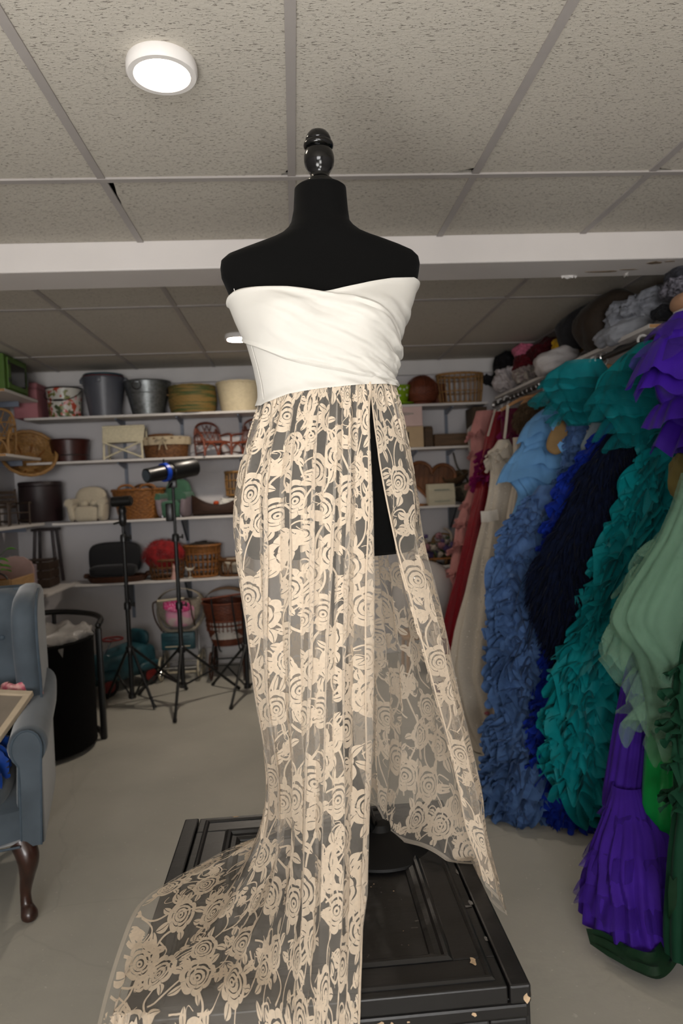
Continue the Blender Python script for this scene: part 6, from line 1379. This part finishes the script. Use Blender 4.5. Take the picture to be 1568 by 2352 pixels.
px_strip([(1266, 960, 3.2), (1276, 985, 3.19), (1290, 1025, 3.18), (1305, 1045, 3.18)], .035, C_ltblue, 'neck_band', g)
# dusty blue ruffled gown
B = Body([(1240, 1300, 1110, 3.12), (1205, 1300, 1160, 3.1), (1168, 1290, 1215, 3.08), (1150, 1275, 1290, 3.05), (1148, 1275, 1380, 3.0), (1150, 1275, 1450, 3.0), (1135, 1275, 1520, 2.97), (1158, 1285, 1580, 2.95), (1165, 1285, 1630, 2.92), (1135, 1270, 1690, 2.88), (1140, 1255, 1735, 2.86), (1118, 1250, 1800, 2.80), (1128, 1250, 1845, 2.77), (1150, 1250, 1868, 2.75)], (.05, .15), 9, .05, 24)
g = gown_root('ruffled_gown', 'dusty blue gown covered in tulle ruffles reaching the floor', B); wpart(B.mesh(100, 70), 'dress_body', C_dusty, g)
mb = ruffles(MB(), B, .06, .98, 42, .048, 18, 25, jit=.04, amp=.6, droop=.3, na=260); ruffles(mb, B, .3, .98, 16, .065, 11, 26, jit=.06, amp=.6, droop=.2, na=220); wpart(mb, 'ruffles', C_dusty, g, 'stuff')
Bs = Body([(1288, 1336, 882, 3.2), (1300, 1338, 925, 3.2), (1304, 1342, 985, 3.18), (1302, 1345, 1060, 3.15), (1270, 1330, 1120, 3.12)], (.025, .05), 6, .05, 27); wpart(Bs.mesh(50, 40), 'shoulder_strap', C_dusty, g); wpart(ruffles(MB(), Bs, .02, .95, 22, .022, 14, 28, jit=.04, amp=.7, na=70), 'strap_ruffles', C_dusty, g, 'stuff')
# pale sleeve blouse
B = Body([(1384, 1396, 915, 3.05), (1368, 1396, 950, 3.05), (1350, 1394, 990, 3.05), (1334, 1382, 1022, 3.05), (1340, 1368, 1042, 3.05), (1352, 1362, 1050, 3.05)], (.03, .04), 7, .08, 30); g = gown_root('chiffon_blouse', 'pale blue-grey chiffon blouse sleeve hanging beside the dusty ruffle strap', B, 'blouse'); wpart(B.mesh(60, 30), 'sleeve', C_pale, g); px_strip([(1384, 900, 3.03), (1390, 912, 3.03), (1394, 925, 3.03)], .03, C_pale, 'shoulder', g)
# royal blue organza gown
B = Body([(1398, 1440, 915, 2.92), (1385, 1440, 980, 2.92), (1335, 1440, 1050, 2.92), (1300, 1440, 1090, 2.92), (1276, 1420, 1150, 2.9), (1262, 1400, 1220, 2.88), (1252, 1380, 1330, 2.86), (1256, 1370, 1420, 2.84), (1262, 1360, 1500, 2.8), (1240, 1350, 1600, 2.77), (1226, 1345, 1680, 2.74), (1230, 1345, 1760, 2.72), (1240, 1350, 1830, 2.7), (1256, 1352, 1875, 2.66), (1300, 1352, 1900, 2.64)], (.05, .13), 9, .06, 32)
g = gown_root('organza_gown', 'royal blue ruffled organza gown half covered by the navy gown', B); wpart(B.mesh(100, 80), 'dress_body', C_royal, g); wpart(ruffles(MB(), B, .10, .985, 44, .042, 20, 33, jit=.03, amp=.55, na=240), 'ruffles', C_royal, g, 'stuff')
# navy feathered gown
B = Body([(1430, 1500, 965, 2.76), (1395, 1512, 1015, 2.76), (1362, 1512, 1055, 2.76), (1335, 1505, 1115, 2.75), (1305, 1490, 1175, 2.74), (1272, 1465, 1235, 2.72), (1250, 1445, 1285, 2.71), (1240, 1425, 1350, 2.70), (1255, 1410, 1405, 2.70), (1280, 1390, 1445, 2.70), (1300, 1370, 1490, 2.70)], (.06, .09), 7, .05, 35)
g = gown_root('feathered_gown', 'navy feathered gown with a shaggy edge', B); wpart(B.mesh(90, 60), 'dress_body', C_navy, g); wpart(blades(B, 7000, .085, .013, 36, out=.5), 'feathers', C_navy, g, 'stuff')
# teal gown: long ruffled skirt, big sleeves and pleated bow
B = Body([(1508, 1575, 985, 2.56), (1498, 1575, 1035, 2.56), (1462, 1560, 1075, 2.56), (1458, 1560, 1120, 2.56), (1440, 1565, 1180, 2.55), (1405, 1545, 1228, 2.55), (1395, 1510, 1280, 2.55), (1375, 1490, 1340, 2.54), (1360, 1470, 1400, 2.54), (1332, 1450, 1450, 2.54), (1306, 1440, 1495, 2.54), (1296, 1430, 1540, 2.54), (1282, 1415, 1620, 2.54), (1278, 1405, 1700, 2.54), (1288, 1400, 1770, 2.54), (1306, 1398, 1820, 2.54), (1340, 1402, 1858, 2.54), (1366, 1402, 1868, 2.54)], (.06, .12), 8, .05, 38)
g = gown_root('teal_gown', 'long teal organza gown with looping ruffles and big tulle sleeves', B); wpart(B.mesh(110, 100), 'dress_body', C_teal, g)
mb = ruffles(MB(), B, .03, .985, 38, .062, 10, 39, jit=.045, amp=.55, droop=.45, na=240); ruffles(mb, B, .1, .95, 12, .07, 7, 40, th0=-1.6, th1=.9, jit=.08, amp=.5, droop=.5, na=200); wpart(mb, 'ruffles', C_teal, g, 'stuff')
Bs = Body([(1470, 1510, 785, 2.70), (1425, 1520, 820, 2.70), (1388, 1525, 860, 2.70), (1375, 1520, 900, 2.68), (1400, 1525, 950, 2.68), (1425, 1520, 985, 2.66), (1430, 1500, 1010, 2.66), (1450, 1490, 1025, 2.66)], (.05, .09), 7, .12, 41)
wpart(Bs.mesh(90, 50), 'sleeve', C_teal, g); wpart(ruffles(MB(), Bs, .05, .95, 6, .08, 4, 42, amp=.3, droop=1.0), 'sleeve_ruffles', C_tealt, g, 'stuff')
Bs = Body([(1300, 1380, 828, 3.0), (1262, 1395, 855, 3.0), (1250, 1400, 885, 3.0), (1268, 1392, 915, 3.0), (1290, 1390, 950, 3.0), (1310, 1385, 975, 3.0)], (.05, .08), 8, .12, 43); wpart(Bs.mesh(80, 40), 'far_sleeve', cloth_mat('teal_dense_tulle', '#0a7a82', .88), g); wpart(ruffles(MB(), Bs, .2, .9, 4, .07, 5, 44, amp=.3, droop=.7), 'far_sleeve_ruffles', C_tealt, g, 'stuff')
mbb = MB(); c0 = at(1560, 1000, y=2.42); nb = 15    # pleated fan bow
P_ = []
for k in range(nb * 2 + 1):
    a = PI * .72 + (PI * .62) * k / (nb * 2); rr = .085 if k % 2 else .078; P_.append((c0 + np.array([math.cos(a) * .012, -.01 * (k % 2), math.sin(a) * .012]), c0 + np.array([math.cos(a) * rr, -.014 * (k % 2), math.sin(a) * rr])))
wpart(mbb.grid(np.array([[a, b] for a, b in P_])), 'pleated_bow', C_teal, g)
# violet gown, upper flounces and skirt, with the long tulle hem
B = Body([(1552, 1660, 715, 2.32), (1512, 1660, 760, 2.32), (1496, 1660, 810, 2.32), (1500, 1660, 860, 2.32), (1512, 1660, 905, 2.32), (1535, 1660, 945, 2.32), (1556, 1660, 985, 2.32), (1560, 1660, 1040, 2.32)], (.07, .09), 7, .07, 46)
g = gown_root('flounced_bolero', 'violet tulle top with broad curling flounces at the near end of the rail', B, 'top'); wpart(B.mesh(90, 50), 'top_body', C_purpd, g); wpart(ruffles(MB(), B, .12, .9, 4, .11, 4.2, 47, amp=.24, droop=1.0, jit=.04), 'flounces', C_purpd, g, 'stuff'); wpart(ruffles(MB(), B, .0, .3, 2, .09, 5, 48, amp=.3, droop=.7), 'tulle_flounces', cloth_mat('violet_veil', '#5a3aa8', .55, trans=.4), g, 'stuff')
B = Body([(1600, 1680, 880, 2.2), (1592, 1665, 1100, 2.2), (1562, 1640, 1250, 2.2), (1512, 1580, 1370, 2.22), (1470, 1520, 1440, 2.22), (1448, 1520, 1520, 2.22), (1428, 1510, 1600, 2.22), (1412, 1505, 1690, 2.2), (1398, 1495, 1780, 2.18), (1388, 1485, 1850, 2.16), (1392, 1480, 1868, 2.15)], (.05, .08), 16, .05, 50)
g = gown_root('violet_gown', 'violet tulle gown between the teal ruffles and the emerald satin', B); wpart(B.mesh(110, 60), 'skirt', C_purp, g)
B = Body([(1408, 1478, 1800, 2.12), (1398, 1500, 1850, 2.08), (1384, 1530, 1900, 2.04), (1364, 1545, 1965, 2.0), (1350, 1552, 2030, 1.98), (1346, 1556, 2085, 1.97), (1346, 1558, 2115, 1.965)], (.04, .17), 19, .075, 52)
wpart(B.mesh(150, 70), 'tulle_hem', C_purp, g); wpart(ruffles(MB(), B, .05, .85, 3, .045, 6, 53, amp=.3, droop=1.0, th0=-2.0), 'hem_layers', cloth_mat('violet_sheer_tulle', '#4f2aa6', .5, trans=.4), g, 'stuff')
# emerald satin sheath
B = Body([(1610, 1690, 880, 2.1), (1602, 1680, 1150, 2.1), (1565, 1640, 1290, 2.09), (1530, 1600, 1380, 2.08), (1515, 1600, 1480, 2.08), (1500, 1590, 1580, 2.06), (1488, 1580, 1680, 2.06), (1480, 1570, 1790, 2.05), (1474, 1562, 1870, 2.04), (1478, 1560, 1893, 2.04), (1500, 1560, 1905, 2.04)], (.04, .07), 4, .04, 55); g = gown_root('satin_gown', 'emerald green satin sheath gown under the sage tulle', B); wpart(B.mesh(90, 60), 'dress_body', C_sat, g)
# sage tulle
g = None
for k, (dx, dy_, sd) in enumerate(((0, 0, 57), (22, .05, 58), (38, -.05, 59), (10, -.09, 60))):
    B = Body([(a + dx, 1660, b, 1.98 + dy_) for a, b in ((1572, 1080), (1545, 1160), (1508, 1240), (1462, 1310), (1418, 1375), (1402, 1415), (1428, 1465), (1458, 1500), (1478, 1560), (1488, 1620), (1496, 1670), (1512, 1700))], (.06, .10), 7 + k, .07, sd)
    if g is None: g = gown_root('sage_gown', 'sage green layered tulle gown overlapping the teal ruffles', B)
    wpart(B.mesh(110, 60), 'tulle_layer', C_sage, g)
    if k < 2: wpart(ruffles(MB(), B, .15, .97, 5, .07, 6, sd + 10, amp=.55, droop=.9, jit=.08, na=110), 'tulle_folds', C_sage, g, 'stuff')
# bottle green gown with a sash trailing on the floor
B = Body([(1640, 1730, 880, 1.84), (1622, 1710, 1200, 1.82), (1588, 1690, 1400, 1.81), (1560, 1680, 1500, 1.80), (1548, 1680, 1620, 1.80), (1552, 1680, 1740, 1.80), (1556, 1680, 1850, 1.79), (1542, 1660, 1960, 1.78), (1534, 1640, 2080, 1.77), (1530, 1620, 2160, 1.76), (1535, 1610, 2200, 1.75)], (.04, .07), 9, .06, 62)
g = gown_root('bottle_green_gown', 'bottle green tulle gown with a sash trailing across the floor', B); wpart(B.mesh(90, 60), 'skirt', C_dkg, g); wpart(ruffles(MB(), B, .5, .75, 8, .035, 14, 63, amp=.6), 'ruffles', C_dkg, g, 'stuff')
sash_c = [at(1350, 2150, z=.05), at(1395, 2172, z=.05), at(1450, 2200, z=.05), at(1502, 2215, z=.055), at(1540, 2180, z=.07), at(1556, 2120, y=1.74), at(1560, 2020, y=1.75)]
P = smooth_path(sash_c, 50); wdir = np.array([-.15, -.8, -.25]); wdir /= np.linalg.norm(wdir); wv = np.interp(np.linspace(0, 1, 50), [0, .1, .5, .75, 1], [.05, .075, .085, .085, .06])[:, None]
wd2 = np.array([wdir * (1 - f) + np.array([.9, 0, -.3]) * f for f in np.clip((np.linspace(0, 1, 50) - .62) / .3, 0, 1)]); wob = .008 * np.sin(np.linspace(0, 14, 50))[:, None]
G = np.stack([P - wd2 * wv * f + np.array([0, 0, 1.]) * wob * math.sin(q * 2.2) for q, f in enumerate(np.linspace(-.5, .5, 7))], 1); G[..., 2] = np.maximum(G[..., 2], .005); wpart(MB().grid(G), 'sash', cloth_mat('bottle_green_organza', '#16341f', .97, rough=.5), g)
t = tag(soft(MB(), (0, 0, 0), (.04, .05, .085), 2.6, 11, disp=wrinkle(.18, 2, 66)).build('olive_bow', C_olive, None), 'olive gold tulle bow beside the teal ruffles at the edge of the picture', 'bow'); t.location = at(1568, 1095, y=2.36)
# ---------- hangers
M_whp = mat('white_plastic_hanger', '#c9c6c4', .35, spec=.5); M_hwood = mat('beech_hanger', '#b98a5e', .5, var=.2, scale=12, stretch=(1, 5, 5))
def hanger(label, y, m, hookm, a, b, thick=.012, flat=.02, bar=False, hr=.022, wire=.0042):
    """a, b: ends of the hanger (world); hook over the rail at depth y"""
    t = empty('clothes_hanger', label, 'hanger', (RX, y, RZ), group='hangers on the rail'); o = np.array([RX, y, RZ]); a = np.array(a) - o; b = np.array(b) - o
    neck = np.array([.0, 0, -.055]); MB().tube(np.r_[arc((0, 0, .0025), hr, math.radians(200), math.radians(-70), 18, 'xz'), [[0.004, 0, -.035]], [neck]], wire, 8).build('hook', hookm, t)
    for e in (a, b): MB().tube(smooth_path([neck + [0, 0, -.005], neck * .5 + e * .5 + [0, 0, .018], e], 14), np.linspace(thick, thick * .8, 14), 8).build('shoulder', m, t)
    if bar: MB().tube([a + [0, 0, .002], b + [0, 0, .002]], .005, 8).build('trouser_bar', m, t)
    return t
hanger('white plastic hanger hook left of the wooden hanger', 3.42, M_whp, M_whp, (1.40, 3.42, 1.84), (1.72, 3.44, 1.84), .008, wire=.0055)
hanger('broad beech hanger with a steel hook above the dusty ruffle strap', 3.36, M_hwood, M_chrome, at(1326, 884, y=3.2), at(1414, 848, y=3.42), .015)
hanger('white plastic hanger hook nearest the teal sleeve', 2.93, M_whp, M_whp, (1.42, 2.93, 1.84), (1.70, 2.95, 1.84), .008, wire=.006)
hanger('slim beech trouser hanger with twin bars behind the dusty ruffle strap', 3.30, M_hwood, M_chrome, at(1268, 908, y=3.24), at(1390, 910, y=3.26), .006, bar=True)
hanger('grey plastic hanger near the brown fur wrap', 3.85, M_bracket, M_bracket, at(1220, 925, y=3.8), at(1262, 905, y=3.9), .008, wire=.0055)
hanger('beech hanger above the ivory beaded gown', 4.15, M_hwood, M_chrome, at(1150, 942, y=4.1), at(1196, 930, y=4.2), .012)
hanger('white hanger hook at the far end of the rail', 5.0, M_whp, M_whp, (1.44, 5.0, 1.84), (1.70, 5.0, 1.84), .008, wire=.0055)
hanger('white hanger hook second from the far end of the rail', 4.86, M_whp, M_whp, (1.44, 4.86, 1.84), (1.70, 4.86, 1.84), .008, wire=.0055)
# ---------- folded and heaped clothes on the shelf
def heap(name, label, cat, l, r_, tp, bt, m, seed, xw=1.74, a=.2, f=1.6, dy=.12, p=2.6, rot=0., dx=0.):
    cx, cy = (l + r_) / 2, (tp + bt) / 2; c = at(cx, cy, x=xw + dx); k = c[1] / 1568.0; hx = (r_ - l) / 2 * k; hz = (bt - tp) / 2 * k
    hz = min(hz, .165); z = max(c[2], 2.051 + hz * .94); z = min(z, 2.40 - hz)
    o = soft(MB(), (0, 0, 0), (hx, dy, hz), p, 19, disp=lambda V: wrinkle(a, f, seed)(V) + wrinkle(a * .4, f * 2.9, seed + 1)(V)).build(name, m, None); o.location = (c[0], c[1], z); o.rotation_euler = (0, rot, 0)
    lo = min(v.co.z for v in o.data.vertices); o.location.z = max(o.location.z, 2.0505 - lo) if z - hz < 2.12 else o.location.z
    return tag(o, label, cat, 'clothes on the shelf')
K = lambda n, c, **k: cloth_mat(n, c, trans=0, **k)
heap('folded_garment', 'crimson red knitted top heaped at the far end of the clothes shelf', 'clothing', 1104, 1152, 812, 868, K('crimson_knit', '#7d0d18', scale=60, var=.35), 101)
heap('folded_garment', 'charcoal wool top slumped at the far end of the clothes shelf below the crimson one', 'clothing', 1090, 1142, 858, 902, K('charcoal_wool', '#2b2a2c', scale=80, var=.3), 102, 1.66)
heap('folded_garment', 'black jersey bundle between the crimson and maroon clothes', 'clothing', 1138, 1200, 796, 868, K('black_jersey_cloth', '#121114', var=.3), 103)
heap('lace_bundle', 'white lace bundle at the front of the clothes shelf', 'clothing', 1137, 1192, 855, 900, K('white_lace_cloth', '#b5adad', scale=50, var=.25), 104, 1.63, .3, 2.2)
heap('folded_garment', 'bubblegum pink folded fabric on top of the maroon pile', 'clothing', 1180, 1236, 792, 826, K('bubblegum_knit', '#c76a86', scale=40, var=.12), 105)
heap('folded_garment', 'maroon velvet bundle under the pink fabric', 'clothing', 1180, 1235, 818, 864, K('maroon_velvet', '#5c0d18', scale=40, var=.4), 106, 1.70)
heap('folded_garment', 'long dark maroon ribbed cardigan beside the yellow knit', 'clothing', 1216, 1288, 782, 850, K('maroon_rib', '#4a0b14', scale=60, var=.5), 107, 1.78, rot=-.5)
heap('folded_garment', 'small floral white cloth at the front edge of the clothes shelf', 'clothing', 1186, 1232, 850, 884, K('white_floral_cloth', '#a9a298', scale=30, c2='#7f6f72'), 108, 1.62, .3, 2.4)
heap('folded_garment', 'mustard yellow knit squeezed beside the dark pillow', 'clothing', 1270, 1334, 770, 826, K('mustard_knit', '#b88f12', scale=50, var=.18), 109, 1.72, rot=-.35)
heap('folded_sheet', 'folded white sheet in front of the mustard knit', 'clothing', 1228, 1322, 806, 852, K('white_sheet', '#b8b2b0', var=.06), 110, 1.63, .12, 1.3, rot=-.42, p=4)
heap('round_pillow', 'charcoal folded pillow with a white label on the clothes shelf', 'pillow', 1276, 1392, 700, 786, K('charcoal_brushed', '#29292c', var=.25, scale=50), 111, 1.76, .06, 1.2, .14, 2.8, -.5)
pl = heap('round_pillow', 'big dark brown pillow leaning over the mustard knit', 'pillow', 1322, 1470, 682, 806, K('dark_brown_brushed', '#2d241c', var=.25, scale=50), 112, 1.69, .05, 1.2, .15, 2.8, -.5)
lb_ = MB().rbox((-.022, -.004, -.008), (.022, .0, .008), .002).build('label_tag', M_white, [o for o in bpy.data.objects if o.get('label', '').startswith('charcoal folded')][0]); lb_.location = (.03, -.158, .035)
heap('folded_garment', 'pale grey sweatshirt lying along the front of the clothes shelf', 'clothing', 1372, 1490, 752, 800, K('pale_grey_jersey', '#8d8f95', var=.12), 113, 1.66, .12, 1.6, rot=-.42, p=3.4)
heap('folded_garment', 'grey striped shirt crumpled on top of the pale sweatshirt', 'clothing', 1404, 1524, 676, 756, K('grey_stripe', '#7d7f86', scale=45, var=.35, ), 114, 1.72, .26, 2.1, .10, 2.4, -.5)
heap('folded_garment', 'grey marl jumper folded against the wall above the striped shirt', 'clothing', 1480, 1560, 655, 720, K('grey_marl', '#6c6d73', scale=90, var=.3), 115, 1.84, .18, 1.6, .1, 3, -.4)
heap('folded_garment', 'black and white patterned scarf folded near the end of the clothes shelf', 'clothing', 1528, 1600, 640, 682, K('pattern_scarf', '#77747d', scale=70, c2='#26252c', ), 116, 1.78, .2, 2, .08, 3)
heap('folded_garment', 'dark grey folded jumper on top of the patterned scarf', 'clothing', 1536, 1610, 612, 644, K('dark_grey_knit', '#3d3d43', scale=70, var=.3), 117, 1.8, .12, 1.6, .08, 3.4)
heap('folded_garment', 'black shirt with pale piping tucked under the grey clothes', 'clothing', 1500, 1552, 700, 736, K('black_piped', '#17171c', var=.2), 118, 1.66, .2, 1.8, .06)
heap('felt_hat', 'beige felt ball at the near end of the clothes shelf', 'hat', 1546, 1590, 684, 728, K('beige_felt', '#a37d62', var=.1), 119, 1.64, .03, 1, .07, 2.1)
